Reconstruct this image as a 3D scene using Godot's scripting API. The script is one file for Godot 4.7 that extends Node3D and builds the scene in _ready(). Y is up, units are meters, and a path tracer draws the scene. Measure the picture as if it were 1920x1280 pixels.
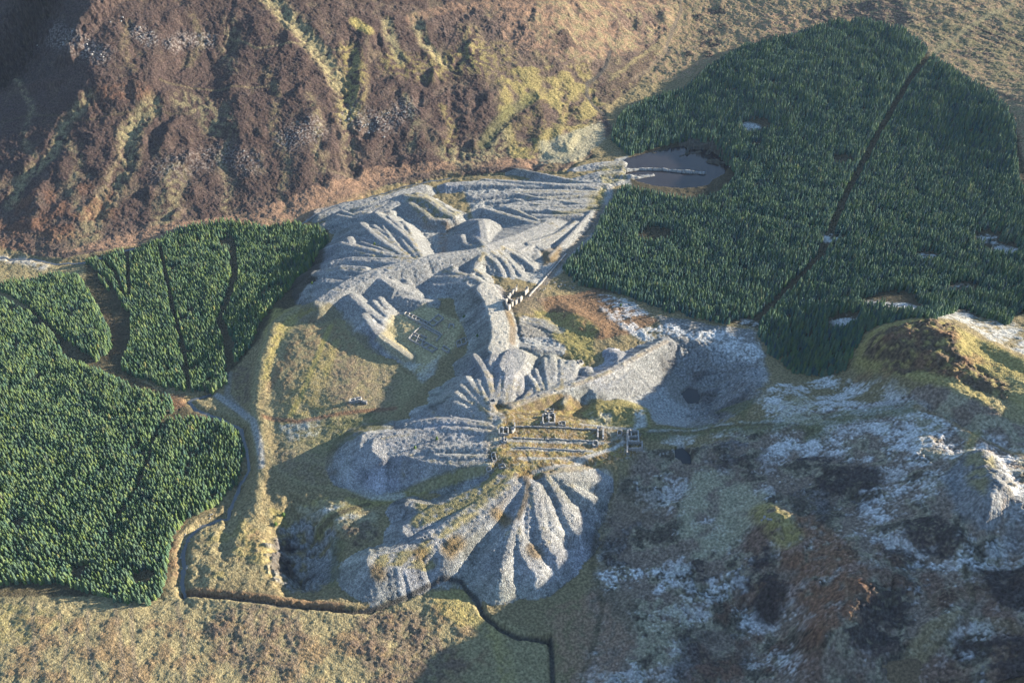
extends Node3D
# A disused slate quarry between two conifer plantations, seen from an aircraft on a frosty morning.

const X0 := -638.0
const Z0 := -1400.0
const C := 1.1
const NX := 1161
const NZ := 1001
const EYE := Vector3(0, 600, 0)

var H := PackedFloat32Array()      # height of the land
var KR := PackedFloat32Array()     # how rough the cover is
var ID := PackedByteArray()        # which piece of the land a cell belongs to
var CR := PackedFloat32Array()
var CG := PackedFloat32Array()
var CB := PackedFloat32Array()
var TIP := PackedFloat32Array()    # height of the spoil
var TIPID := PackedByteArray()
var RUN := PackedFloat32Array()    # streaks that run down the sides of the tips
var NM: Array[PackedByteArray] = []
var names := {}
var K := {}
var M := {}

# a thin-plate spline through the surveyed heights: x, z, weight
var bend := PackedFloat32Array([-502, -842.8, -0.0006899, -453.3, -823.7, -0.000210573, -404.5, -834.1, 0.000141524, -348.1, -858.5, 0.000469138, -284.9, -885.3, -0.000366691, -205.4, -894.9, -0.000554405, -144.7, -939, -0.000637373, -67.9, -964.9, -0.000611912, 22.7, -974, -0.000546465, 126.8, -998.4, 0.000153193, 92.6, -1113.9, -0.000430252, 149.5, -1206.2, -0.000569996, 211.6, -1301.9, -0.000417592, 202.9, -1057.5, 9.09674e-05, 176.9, -986, -0.000289358, 274, -1139.9, 0.000362697, 353.5, -1231.9, 0.000156883, 424.6, -1261.3, -0.000263042, 468.5, -1183.2, 5.05277e-05, 534.8, -1244, 0.000189444, 575.6, -1136.5, -0.000241626, 615.5, -1257.3, -3.54273e-05, 348.7, -941.3, 8.96314e-05, 441, -982.2, -0.000134644, 486.7, -913.8, -0.000359737, 243.8, -821, 0.000234575, 306.1, -780.2, -3.91315e-05, 384.9, -765.6, 0.000369211, 425.8, -730.1, -0.000416765, 119.9, -815.1, -0.000115096, 158.3, -925.6, -2.16949e-05, 188.9, -701.9, -0.000417932, 219.4, -600, -0.000267106, 231.3, -694.1, -0.000184336, 265.2, -636, 2.97618e-05, 241.5, -597, -0.00480433, 265.4, -580.4, 0.0111124, 295.3, -552.2, 0.00353532, 326.7, -544.4, -0.00243696, 366.7, -593.7, -0.000772021, 333.7, -509.7, 0.00168772, 320.2, -478.9, -0.00162077, 270.4, -526.7, -0.00134332, 254.6, -562.2, -0.0104893, 345.7, -657.9, -0.000245032, -162, -743.4, -0.000822477, -188.6, -854.4, 0.000235435, -162.4, -900.5, 0.000255061, -28.8, -767.1, 0.000860983, -107.2, -891.3, 0.000560599, -110.4, -812, 0.000502471, -67, -844.5, -0.000735022, -21.5, -901.7, 0.000665085, 21.1, -879, -0.000382657, 21.9, -923.4, 0.00031652, 77.7, -944.2, 0.00014911, 84, -872.9, 0.000112335, 44.1, -789.3, 8.03067e-05, 18.9, -751, -0.0010131, 4.5, -696.1, 0.00117905, 0.9, -674.7, 0.00167149, 0, -655.3, 0.00778196, 18.1, -703.4, 0.00147403, -36.2, -694.3, -0.00188921, -72, -686.1, 0.00040411, -106.7, -671, 0.000425986, -117.6, -646.2, -0.000741507, -146.7, -634.3, -0.000302782, -170.2, -675.7, 0.000375678, -125.6, -604.6, 0.00124021, -100.5, -604.6, -0.000518925, -191.8, -641, 0.000366993, -241.5, -726.6, -0.000684266, -203, -719.2, 0.00130909, -206.2, -597.2, -0.000774941, -171.8, -599.9, 0.000485021, -145.9, -567.3, -0.000957789, -157.3, -537.6, 0.000145359, -179.9, -529.7, 0.00333648, -122.5, -513.7, -0.00124286, -97.2, -493.4, -0.00172333, -151.3, -500.3, 0.000526415, -68.3, -627.5, -0.000491663, -42.6, -629.5, 0.00121307, -4.3, -655.5, -0.0068978, -40.6, -582, 0.00221339, -64.4, -568.7, 7.55686e-06, -81.5, -533.4, 0.00107574, -48.6, -501.8, -0.000273673, -22.5, -512.8, -0.000627217, -13.7, -558.4, 0.00490959, -11.3, -524.6, -0.00026479, 15.5, -546.2, -0.0005138, 15, -513.7, -0.00469662, 46.1, -540.7, -0.000206246, 52.3, -513.7, 0.00287691, 83.5, -528.9, -0.00141525, 81.7, -507.6, 0.00216623, 0, -496.4, 0.00756185, 29.5, -498.9, 0.0128825, 0, -609.4, -0.000558959, 21, -612.5, -0.000836559, 37.9, -619.7, -0.00363819, -23.1, -613.6, -0.00154211, -33, -598, 0.000927159, 54.7, -584.5, -0.00114106, -32.2, -572.9, -0.00336373, -43.8, -561.7, -0.00234143, 9.2, -483.6, -0.00423265, 29.4, -487.6, -0.0043418, -3.6, -476.7, -0.00185833, 44.5, -496.6, -0.00887733, 53.4, -685.3, 0.000517463, 26.7, -681.9, -0.00368555, 96.5, -673.2, 0.00059409, 68.2, -637.4, -0.000860686, 58.5, -617, 0.00381152, 34.2, -639.8, 0.00174399, 96.1, -614.1, -0.00115288, 115, -637.4, -0.000574557, 135, -589.8, 0.00141033, 152.7, -598.9, -0.00452603, 123.2, -561.5, -0.00725992, 105.7, -587.4, 0.00216239, 144.4, -638.1, 0.00159521, 185.6, -636.4, 0.00129049, 184.8, -573.2, 0.00398527, 168.2, -544.8, 0.000511281, 141.2, -536.6, 0.00124021, 108.3, -546.2, 0.00543684, 118.3, -506.2, -3.50101e-05, 105.5, -522.6, -0.00144263, 156.2, -518, -0.000114695, 199.4, -521.6, 5.13786e-05, 237, -530.3, 0.00260035, 260, -494.1, 0.000451505, 260.4, -446.6, 0.000146641, 296.4, -423.1, 6.2744e-05, 270.2, -400.1, 0.00222237, 188.7, -468.8, -0.00184005, 211.1, -432, -0.00104963, 160.8, -433.2, 0.00859509, 181.1, -411, -0.000578586, 191.3, -382.3, 0.00385021, 173.5, -351.4, 0.0350078, 208.7, -357.8, -0.000787658, 149.2, -433.3, -0.00780292, 227.6, -383, -0.00270361, 277.2, -367.3, -0.000996604, 257, -305.4, 0.00281129, 214.5, -327.4, -0.00433009, 166.9, -355.2, -0.034785, 128.7, -400.3, 0.000797779, 117.5, -441.6, 0.00162385, 97.4, -477.2, -0.000750787, 72.4, -473.8, 0.000778376, 82.9, -430.3, -0.00107016, 62.7, -433.5, 0.000793422, 84.2, -376.2, 0.00106008, 105.4, -342.2, 0.00101007, 52.1, -374.1, -0.000980916, 30.1, -394.9, 0.00011125, 13.5, -401.7, 0.000481277, -27.4, -413.4, -3.63642e-06, -55.1, -417.5, 8.94683e-05, -87.9, -400.5, -0.000809649, -110.7, -419.8, 0.000265499, 19, -349.7, 2.77185e-05, -83.2, -357.6, 0.000382502, -151.2, -377.5, -5.70937e-05, -250.2, -378.2, 0.000476621, -309, -359.5, 0.000151452, -214.9, -417.2, -0.00110094, -231.3, -466.7, 0.000190063, -211.6, -492.4, -0.000297704, -195.3, -531.8, -0.00379923, -178.9, -466.5, 0.0026083, -185.8, -429.8, 0.000122251, -153.5, -425.5, 0.00306594, -125.5, -481.2, 0.00607158, -94.7, -470, -0.000273535, -110.5, -448.7, 0.00292406, -145.2, -454.5, -0.000716735, -137.2, -438.1, -0.00486027, -136.3, -470.6, -0.00509113, -158.4, -470.6, -0.000812514, -126, -427, 0.000359357, -301.8, -425.8, -0.000115912, -357.4, -475.6, -4.35948e-05, -282.9, -475.6, -0.000254237, -247.7, -527.4, 0.000656538, -378.7, -529.3, 3.55413e-05, -303, -540, 8.64018e-05, -213.5, -550.9, -0.000228933, -414.2, -617.8, -6.69553e-05, -327.4, -616.8, -5.83751e-06, -266.2, -614.6, 0.000372892, -243.1, -627.2, -3.62259e-05, -448.1, -704.3, -5.31662e-05, -382.2, -688.8, -0.000106391, -344.3, -701.9, 0.00025012, -315.2, -732.9, -1.48221e-05, -242.2, -662.3, -0.000735346, -477.1, -778.7, 0.000300754, -419.5, -785.6, 0.000194771, -332.8, -799.6, 0.000191246, -271.3, -796.9, 0.000206779, -233.8, -812.6, -2.4914e-05, -199.7, -857.3, -0.000120875, -376.4, -864.6, -0.00103572, -192.7, -551.7, 0.000948616, -178.1, -498.8, -0.000691735, -516.6, -894.9, -0.000133212, -533.5, -963.5, 0.000205893, -553.2, -1032.5, 0.00047664, -525, -1063.8, -0.00158591, -506.3, -1107.8, 0.000353977, -448, -1055.5, 0.00135083, -583, -1142.7, -0.000603631, -594.2, -1196.4, 7.72394e-05, -480.3, -1142.4, 0.000769953, -365.8, -957.4, 0.000476893, -414.9, -993.7, -0.000398633, -380.6, -1059, 2.66871e-05, -393, -1143.4, -0.000234036, -292.4, -1027.2, 0.00050175, -285.1, -1117.8, 0.000594225, -202.2, -970.2, 0.000829738, -230.3, -1031.8, 4.55486e-05, -182.6, -1074.1, -8.8585e-05, -190.3, -1179.1, 3.48979e-05, -104.2, -1018.9, 0.000554211, -96.7, -1113.8, -0.000184901, -35.6, -1062.3, 0.000340234, -68.1, -1165.2, -0.000117185, -38.1, -1217.8, -5.28545e-05, 24.5, -1115.3, 0.000135152, 0, -1016.4, 5.48371e-05, 63.6, -1197, 0.000455746, 79, -1272.4, 0.000409303, -63.1, -990.4, -0.000124704, -282.4, -942.4, 5.935e-05, -450, -891, 0.000553902, -147.2, -970.8, -0.000600262, -462.8, -951.7, 9.92285e-06, -328.6, -1081.5, -0.00121304, -314.7, -978.1, -0.000496521, 560, -600, 0.000223062, 560, -522, 0.000473847, 620, -525, -0.000172418, 610, -450, 0.000162139, 700, -510, 8.84446e-05, 660, -800, -0.000359884, 540, -340, -0.000410832, 820, -600, 0.000132726, 560, -960, 0.000604953, 700, -1100, 3.77727e-05, 900, -900, -5.51859e-05, 800, -300, -1.56548e-05, -520, -400, -4.1419e-05, -700, -500, 0.000119166, -650, -800, 0.000105088, -700, -1000, -8.90122e-05, -750, -1200, 0.000115387, -800, -1500, 1.47023e-06, -300, -1500, -1.99164e-06, 0, -1500, 2.44587e-05, 400, -1450, 0.000134404, 800, -1450, -2.59951e-05, 0, -300, 4.93624e-05, 220, -230, -0.00107812, -300, -260, -7.91413e-05])
var trend := Vector3(-594.3222, -0.003378299, -0.1339049)

func col(r: float, g: float, b: float) -> Vector3:
	return Vector3(r, g, b)

# ---------------------------------------------------------------- naming
func numbered(called: String) -> String:
	if not names.has(called):
		names[called] = 0
		return called
	names[called] += 1
	return "%s_%03d" % [called, names[called]]

func tag(o: Node, label := "", category := "", group := "", kind := "") -> void:
	if label: o.set_meta("label", label)
	if category: o.set_meta("category", category)
	if group: o.set_meta("group", group)
	if kind: o.set_meta("kind", kind)

func put(called: String, mesh: Mesh, mat: Material, parent: Node = null) -> MeshInstance3D:
	var o := MeshInstance3D.new()
	o.mesh = mesh
	if mat: o.material_override = mat
	if parent:
		o.name = called
		parent.add_child(o, true)
	else:
		o.name = numbered(called)
		add_child(o, true)
	return o

func base_at(called: String, at: Vector3, turn := 0.0) -> Node3D:
	var o := Node3D.new()
	o.name = numbered(called)
	add_child(o, true)
	o.position = at
	o.rotation.y = turn
	return o

# ---------------------------------------------------------------- grids
func noise_map(kind: int, metres: float, octaves: int, sd: int, gain := 0.5) -> PackedByteArray:
	var n := FastNoiseLite.new()
	n.noise_type = kind
	n.seed = sd
	n.frequency = C / metres
	n.fractal_type = FastNoiseLite.FRACTAL_FBM if octaves > 1 else FastNoiseLite.FRACTAL_NONE
	n.fractal_octaves = octaves
	n.fractal_gain = gain
	return n.get_image(NX, NZ, false, false, true).get_data()

func height_at(x: float, z: float) -> float:
	var fx := clampf((x - X0) / C, 0, NX - 2)
	var fz := clampf((z - Z0) / C, 0, NZ - 2)
	var i := int(fx)
	var j := int(fz)
	fx -= i
	fz -= j
	var k := j * NX + i
	return lerpf(lerpf(H[k], H[k + 1], fx), lerpf(H[k + NX], H[k + NX + 1], fx), fz)

func spline(w: PackedFloat32Array, x: float, z: float) -> float:
	var r: float = trend.x + trend.y * x + trend.z * z
	for i in range(0, w.size(), 3):
		var dx := x - w[i]
		var dz := z - w[i + 1]
		var d := dx * dx + dz * dz
		if d > 0.001:
			r += w[i + 2] * d * log(d)
	return r

func cubic(a: float, b: float, c: float, d: float, t: float) -> float:
	return b + 0.5 * t * (c - a + t * (2.0 * a - 5.0 * b + 4.0 * c - d + t * (3.0 * (b - c) + d - a)))

func make_base() -> void:
	var step := 8                                    # one coarse cell is 8 fine cells, 10 m
	var cx := (NX - 1) / step + 3
	var cz := (NZ - 1) / step + 3
	var coarse := PackedFloat32Array()
	coarse.resize(cx * cz)
	for j in cz:
		for i in cx:
			coarse[j * cx + i] = spline(bend, X0 + (i - 1) * step * C, Z0 + (j - 1) * step * C)
	var rows := PackedFloat32Array()
	rows.resize(NX * cz)
	for j in cz:
		for i in NX:
			var q := i / step
			var t := float(i - q * step) / step
			var k := j * cx + q
			if q + 3 >= cx:
				rows[j * NX + i] = coarse[k + 1]
			else:
				rows[j * NX + i] = cubic(coarse[k], coarse[k + 1], coarse[k + 2], coarse[k + 3], t)
	for j in NZ:
		var q := j / step
		var t := float(j - q * step) / step
		var o := j * NX
		var k := q * NX
		if q + 3 >= cz:
			for i in NX: H[o + i] = rows[k + NX + i]
		else:
			for i in NX: H[o + i] = cubic(rows[k + i], rows[k + NX + i], rows[k + 2 * NX + i], rows[k + 3 * NX + i], t)

# soft mask of a line drawn with a round brush: [i0, j0, width, rows, mask, share along]
func brush(p: Array, radius: float, soft: float, wob := 0.0) -> Array:
	var lo := Vector2(1e9, 1e9)
	var hi := -lo
	var n := p.size() / 2
	for i in n:
		lo = lo.min(Vector2(p[2 * i], p[2 * i + 1]))
		hi = hi.max(Vector2(p[2 * i], p[2 * i + 1]))
	var reach := radius + soft + wob + C
	var i0 := clampi(int((lo.x - reach - X0) / C), 0, NX - 1)
	var i1 := clampi(int((hi.x + reach - X0) / C) + 1, 0, NX - 1)
	var j0 := clampi(int((lo.y - reach - Z0) / C), 0, NZ - 1)
	var j1 := clampi(int((hi.y + reach - Z0) / C) + 1, 0, NZ - 1)
	var w := i1 - i0 + 1
	var mask := PackedFloat32Array()
	mask.resize(w * (j1 - j0 + 1))
	var nm := NM[2]
	for s in range(0, maxi(n - 1, 1)):
		var ax: float = p[2 * s]
		var az: float = p[2 * s + 1]
		var bx: float = p[2 * s + 2] if n > 1 else ax
		var bz: float = p[2 * s + 3] if n > 1 else az
		var dx := bx - ax
		var dz := bz - az
		var l2 := maxf(dx * dx + dz * dz, 1e-6)
		for j in range(clampi(int((minf(az, bz) - reach - Z0) / C), j0, j1), clampi(int((maxf(az, bz) + reach - Z0) / C) + 1, j0, j1) + 1):
			var z := Z0 + j * C
			for i in range(clampi(int((minf(ax, bx) - reach - X0) / C), i0, i1), clampi(int((maxf(ax, bx) + reach - X0) / C) + 1, i0, i1) + 1):
				var x := X0 + i * C
				var t := clampf(((x - ax) * dx + (z - az) * dz) / l2, 0.0, 1.0)
				var ex := x - ax - t * dx
				var ez := z - az - t * dz
				var d := sqrt(ex * ex + ez * ez)
				if wob > 0.0: d += (nm[j * NX + i] / 127.5 - 1.0) * wob
				var a := clampf((radius + soft - d) / maxf(soft, 0.01), 0.0, 1.0)
				var k := (j - j0) * w + i - i0
				if a > mask[k]: mask[k] = a
	return [i0, j0, w, mask.size() / w, mask]

# soft mask of an outline; its edge wanders by warp metres
func area(p: Array, warp: float, soft: float) -> Array:
	var lo := Vector2(1e9, 1e9)
	var hi := -lo
	var n := p.size() / 2
	for i in n:
		lo = lo.min(Vector2(p[2 * i], p[2 * i + 1]))
		hi = hi.max(Vector2(p[2 * i], p[2 * i + 1]))
	var reach := warp + C
	var i0 := clampi(int((lo.x - reach - X0) / C), 0, NX - 1)
	var i1 := clampi(int((hi.x + reach - X0) / C) + 1, 0, NX - 1)
	var j0 := clampi(int((lo.y - reach - Z0) / C), 0, NZ - 1)
	var j1 := clampi(int((hi.y + reach - Z0) / C) + 1, 0, NZ - 1)
	var w := i1 - i0 + 1
	var rows := j1 - j0 + 1
	var mask := PackedFloat32Array()
	mask.resize(w * rows)
	var cross: Array[PackedFloat32Array] = []
	for j in rows:
		var z := Z0 + (j0 + j) * C + 0.013
		var at := PackedFloat32Array()
		for s in n:
			var az: float = p[2 * s + 1]
			var bz: float = p[(2 * s + 3) % (2 * n)]
			if (az > z) != (bz > z):
				var ax: float = p[2 * s]
				at.append(ax + (z - az) / (bz - az) * (float(p[(2 * s + 2) % (2 * n)]) - ax))
		at.sort()
		cross.append(at)
	var na := NM[1]
	var nb := NM[2]
	var hard := 1.0 / maxf(soft, 0.3)
	for j in rows:
		for i in w:
			var g := (j0 + j) * NX + i0 + i
			var wx := (na[g] + 0.6 * nb[g] - 204.0) / 204.0 * warp
			var g2 := g + 37 if g + 37 < na.size() else g
			var wz := (na[g2] + 0.6 * nb[g2] - 204.0) / 204.0 * warp
			var at := cross[clampi(j + int(wz / C), 0, rows - 1)]
			var m := at.size()
			if m == 0: continue
			var x := X0 + (i0 + i) * C + wx
			var best := 1e9
			var inside := false
			for q in m:
				var d := at[q] - x
				if d < 0.0:
					inside = not inside
					d = -d
				if d < best: best = d
			if inside: mask[j * w + i] = minf(best * hard + 0.1, 1.0)
	return [i0, j0, w, rows, mask]

# lay a colour over the land where a mask is, broken up by noise map nz between lo and hi
func lay(m: Array, c: Vector3, strength: float, rough := -1.0, nz := -1, lo := 0.0, hi := 1.0) -> void:
	var w: int = m[2]
	var mask: PackedFloat32Array = m[4]
	var nm := NM[maxi(nz, 0)]
	var span := 1.0 / maxf(hi - lo, 0.001) / 255.0
	var low := lo * 255.0
	for j in m[3]:
		var o: int = (m[1] + j) * NX + m[0]
		for i in w:
			var a := mask[j * w + i]
			if a <= 0.0: continue
			a *= strength
			var k := o + i
			if nz >= 0:
				var t := clampf((nm[k] - low) * span, 0.0, 1.0)
				a *= t * t * (3.0 - 2.0 * t)
				if a <= 0.003: continue
			CR[k] += (c.x - CR[k]) * a
			CG[k] += (c.y - CG[k]) * a
			CB[k] += (c.z - CB[k]) * a
			if rough >= 0.0: KR[k] += (rough - KR[k]) * a

func line(p: Array, radius: float, soft: float, c: Vector3, strength: float, rough := -1.0, nz := -1, lo := 0.0, hi := 1.0, wob := 0.0) -> void:
	lay(brush(p, radius, soft, wob), c, strength, rough, nz, lo, hi)

func patch(p: Array, warp: float, soft: float, c: Vector3, strength: float, rough := -1.0, nz := -1, lo := 0.0, hi := 1.0) -> void:
	lay(area(p, warp, soft), c, strength, rough, nz, lo, hi)

# raise or lower the land along a line
func swell(p: Array, radius: float, by: float) -> void:
	var m := brush(p, 0.0, radius, radius * 0.22)
	var w: int = m[2]
	var mask: PackedFloat32Array = m[4]
	for j in m[3]:
		var o: int = (m[1] + j) * NX + m[0]
		for i in w:
			var a := mask[j * w + i]
			H[o + i] += by * a * a * (3.0 - 2.0 * a)

# bring the land inside an outline to one level
func level(p: Array, y: float, warp: float, soft: float) -> void:
	var m := area(p, warp, soft)
	var w: int = m[2]
	var mask: PackedFloat32Array = m[4]
	for j in m[3]:
		var o: int = (m[1] + j) * NX + m[0]
		for i in w:
			if mask[j * w + i] > 0.0: H[o + i] = lerpf(H[o + i], y, mask[j * w + i])

func mark(m: Array, id: int, over := 0.5) -> void:
	var w: int = m[2]
	var mask: PackedFloat32Array = m[4]
	for j in m[3]:
		var o: int = (m[1] + j) * NX + m[0]
		for i in w:
			if mask[j * w + i] > over and (ID[o + i] < 10 or id == 2): ID[o + i] = id

# one finger of a spoil tip: a crest line of x, z, height with a top half-width, its sides at the angle of repose
func finger(id: int, half: float, p: Array, pitch := 0.68) -> void:
	var n := p.size() / 3
	var ribs := FastNoiseLite.new()
	ribs.seed = int(absf(p[0] * 13.0 + p[1] * 7.0))
	ribs.frequency = 0.16
	ribs.fractal_octaves = 3
	ribs.fractal_gain = 0.7
	var gone := 0.0
	for s in n - 1:
		var ax: float = p[3 * s]
		var az: float = p[3 * s + 1]
		var ay: float = p[3 * s + 2]
		var dx: float = p[3 * s + 3] - ax
		var dz: float = p[3 * s + 4] - az
		var dy: float = p[3 * s + 5] - ay
		var l2 := maxf(dx * dx + dz * dz, 1e-6)
		var reach := half + 48.0
		for j in range(clampi(int((minf(az, az + dz) - reach - Z0) / C), 0, NZ - 1), clampi(int((maxf(az, az + dz) + reach - Z0) / C) + 1, 0, NZ - 1)):
			var z := Z0 + j * C
			for i in range(clampi(int((minf(ax, ax + dx) - reach - X0) / C), 0, NX - 1), clampi(int((maxf(ax, ax + dx) + reach - X0) / C) + 1, 0, NX - 1)):
				var x := X0 + i * C
				var raw := ((x - ax) * dx + (z - az) * dz) / l2
				var t := clampf(raw, 0.0, 1.0)
				var ex := x - ax - t * dx
				var ez := z - az - t * dz
				var k := j * NX + i
				var d := sqrt(ex * ex + ez * ez) - half + (NM[2][k] - 128) * 0.007
				var y := ay + t * dy
				if raw < 0.0 and s > 0: y += raw * sqrt(l2) * 0.5
				elif raw > 1.0 and s < n - 2: y -= (raw - 1.0) * sqrt(l2) * 0.5
				if d > -1.0:
					var along := gone + t * sqrt(l2)
					if t <= 0.0 or t >= 1.0: along += atan2(ex * dz - ez * dx, ex * dx + ez * dz) * 7.0
					var rib := ribs.get_noise_1d(along)
					if d > 0.0: y -= (sqrt(d * d + 0.2) - 0.45) * pitch - rib * minf(d * 0.16, 0.4 if half > 3.0 else 0.8)
					if y > TIP[k]:
						TIP[k] = y
						TIPID[k] = id
						RUN[k] = rib * clampf(d * 0.3, 0.0, 1.0)
				elif y > TIP[k]:
					TIP[k] = y
					TIPID[k] = id
					RUN[k] = 0.0
		gone += sqrt(l2)

func settle_tips() -> void:
	var k := 0
	var soft := 0.5
	for j in NZ:
		for i in NX:
			var d := TIP[k] - H[k]
			if d > -0.6:
				if d > 0.05: ID[k] = TIPID[k]
				var a := maxf(soft - absf(d), 0.0) / soft
				H[k] = maxf(TIP[k], H[k]) + a * a * soft * 0.25
			k += 1

# small relief: hummocks, tussocks and loose slate
func roughen() -> void:
	var a := NM[1]
	var b := NM[2]
	var c := NM[3]
	var e := NM[4]
	for k in NX * NZ:
		var r := KR[k]
		var tip := ID[k] >= 10
		var big := 0.25 if tip else 1.0
		H[k] += ((a[k] - 128) * 0.013 * big + (b[k] - 128) * (0.004 if tip else 0.007) + (c[k] - 128) * (0.004 if tip else 0.0055) + (e[k] - 128) * 0.014 * big) * r
		var f := 1.0 + ((c[k] - 128) * 0.0042 + (b[k] - 128) * 0.0014) * (0.35 + 0.65 * minf(r, 1.3))
		CR[k] *= f
		CG[k] *= f
		CB[k] *= f

func half_width(z: float) -> float:
	return 430.0 + 0.34 * (-z - 347.0)

# the mesh of one piece of the land
func land(called: String, id: int, mat: Material) -> MeshInstance3D:
	var where := PackedInt32Array()
	where.resize(NX * NZ)
	where.fill(-1)
	var v := PackedVector3Array()
	var nn := PackedVector3Array()
	var uv := PackedVector2Array()
	var cc := PackedColorArray()
	var ix := PackedInt32Array()
	var corner := [0, 1, NX, NX + 1]
	for j in NZ - 1:
		var z := Z0 + j * C
		var hw := half_width(z)
		var i0 := clampi(int((-hw - X0) / C), 0, NX - 1)
		var i1 := clampi(int((hw - X0) / C), 0, NX - 1)
		for i in range(i0, i1):
			var k := j * NX + i
			if ID[k] != id: continue
			for q in 4:
				var g: int = k + corner[q]
				if where[g] >= 0: continue
				where[g] = v.size()
				var gi := g % NX
				var gj := g / NX
				var x := X0 + gi * C
				var zz := Z0 + gj * C
				v.append(Vector3(x, H[g], zz))
				var gx := H[mini(g + 1, NX * NZ - 1)] - H[maxi(g - 1, 0)]
				var gz := H[mini(g + NX, NX * NZ - 1)] - H[maxi(g - NX, 0)]
				nn.append(Vector3(-gx, 2.0 * C, -gz).normalized())
				uv.append(Vector2(x, zz) / 48.0)
				cc.append(Color(CR[g], CG[g], CB[g]))
			var p := where[k]
			var r := where[k + 1]
			var s := where[k + NX]
			var t := where[k + NX + 1]
			if absf(H[k] - H[k + NX + 1]) < absf(H[k + 1] - H[k + NX]):
				ix.append_array(PackedInt32Array([p, r, t, p, t, s]))
			else:
				ix.append_array(PackedInt32Array([p, r, s, r, t, s]))
	if v.is_empty(): return null
	return put(called, surface(v, nn, uv, cc, ix), mat)

func surface(v: PackedVector3Array, nn: PackedVector3Array, uv: PackedVector2Array, cc: PackedColorArray, ix: PackedInt32Array) -> ArrayMesh:
	var arr := []
	arr.resize(Mesh.ARRAY_MAX)
	arr[Mesh.ARRAY_VERTEX] = v
	arr[Mesh.ARRAY_NORMAL] = nn
	if uv.size(): arr[Mesh.ARRAY_TEX_UV] = uv
	if cc.size(): arr[Mesh.ARRAY_COLOR] = cc
	arr[Mesh.ARRAY_INDEX] = ix
	var m := ArrayMesh.new()
	m.add_surface_from_arrays(Mesh.PRIMITIVE_TRIANGLES, arr)
	return m

# the country round about, coarse, out to the horizon
func country(called: String, step: float, x0: float, x1: float, z0: float, z1: float, drop: float, near: bool, mat: Material) -> void:
	var n := FastNoiseLite.new()
	n.seed = 77
	n.frequency = 1.0 / 900.0
	n.fractal_octaves = 4
	var nx := int((x1 - x0) / step) + 1
	var nz := int((z1 - z0) / step) + 1
	var v := PackedVector3Array()
	var nn := PackedVector3Array()
	var uv := PackedVector2Array()
	var cc := PackedColorArray()
	var ix := PackedInt32Array()
	for j in nz:
		for i in nx:
			var x := x0 + i * step
			var z := z0 + j * step
			var cx := clampf(x, -900.0, 900.0)
			var cz := clampf(z, -1600.0, -270.0)
			var away := Vector2(x - cx, z - cz).length()
			var y := spline(bend, cx, cz)
			y = lerpf(y, 120.0 + 190.0 * n.get_noise_2d(x, z), clampf(away / 700.0, 0.0, 1.0)) - drop
			v.append(Vector3(x, y, z))
			uv.append(Vector2(x, z) / 48.0)
			var h := n.get_noise_2d(x * 5.0, z * 5.0)
			cc.append(Color(0.15 + 0.06 * h, 0.115 + 0.04 * h, 0.075 + 0.02 * h))
	for j in nz:
		for i in nx:
			var l := v[j * nx + maxi(i - 1, 0)]
			var r := v[j * nx + mini(i + 1, nx - 1)]
			var u := v[maxi(j - 1, 0) * nx + i]
			var d := v[mini(j + 1, nz - 1) * nx + i]
			nn.append((d - u).cross(r - l).normalized())
	for j in nz - 1:
		for i in nx - 1:
			var p := v[j * nx + i]
			var q := v[j * nx + i + nx + 1]
			var hidden := false
			if near:
				var hw := minf(half_width(q.z), 640.0) - 12.0
				hidden = p.z > Z0 + 5.0 and q.z < Z0 + (NZ - 1) * C - 5.0 and p.x > -hw and q.x < hw
			else:
				hidden = p.x > -890.0 and q.x < 890.0 and p.z > -1590.0 and q.z < 190.0
			if hidden: continue
			var k := j * nx + i
			ix.append_array(PackedInt32Array([k, k + 1, k + nx + 1, k, k + nx + 1, k + nx]))
	var o := put(called, surface(v, nn, uv, cc, ix), mat)
	tag(o, "", "", "", "structure")

# a flat sheet of water with an outline
func sheet(called: String, p: Array, y: float, mat: Material) -> MeshInstance3D:
	var flat := PackedVector2Array()
	for i in p.size() / 2: flat.append(Vector2(p[2 * i], p[2 * i + 1]))
	var tri := Geometry2D.triangulate_polygon(flat)
	var st := SurfaceTool.new()
	st.begin(Mesh.PRIMITIVE_TRIANGLES)
	for t in range(0, tri.size(), 3):
		var a := flat[tri[t]]
		var b := flat[tri[t + 1]]
		var c := flat[tri[t + 2]]
		if (b - a).cross(c - a) < 0.0:
			var sw := b
			b = c
			c = sw
		for q in [a, b, c]:
			st.set_normal(Vector3.UP)
			st.set_uv(q / 20.0)
			st.add_vertex(Vector3(q.x, y, q.y))
	return put(called, st.commit(), mat)

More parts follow.
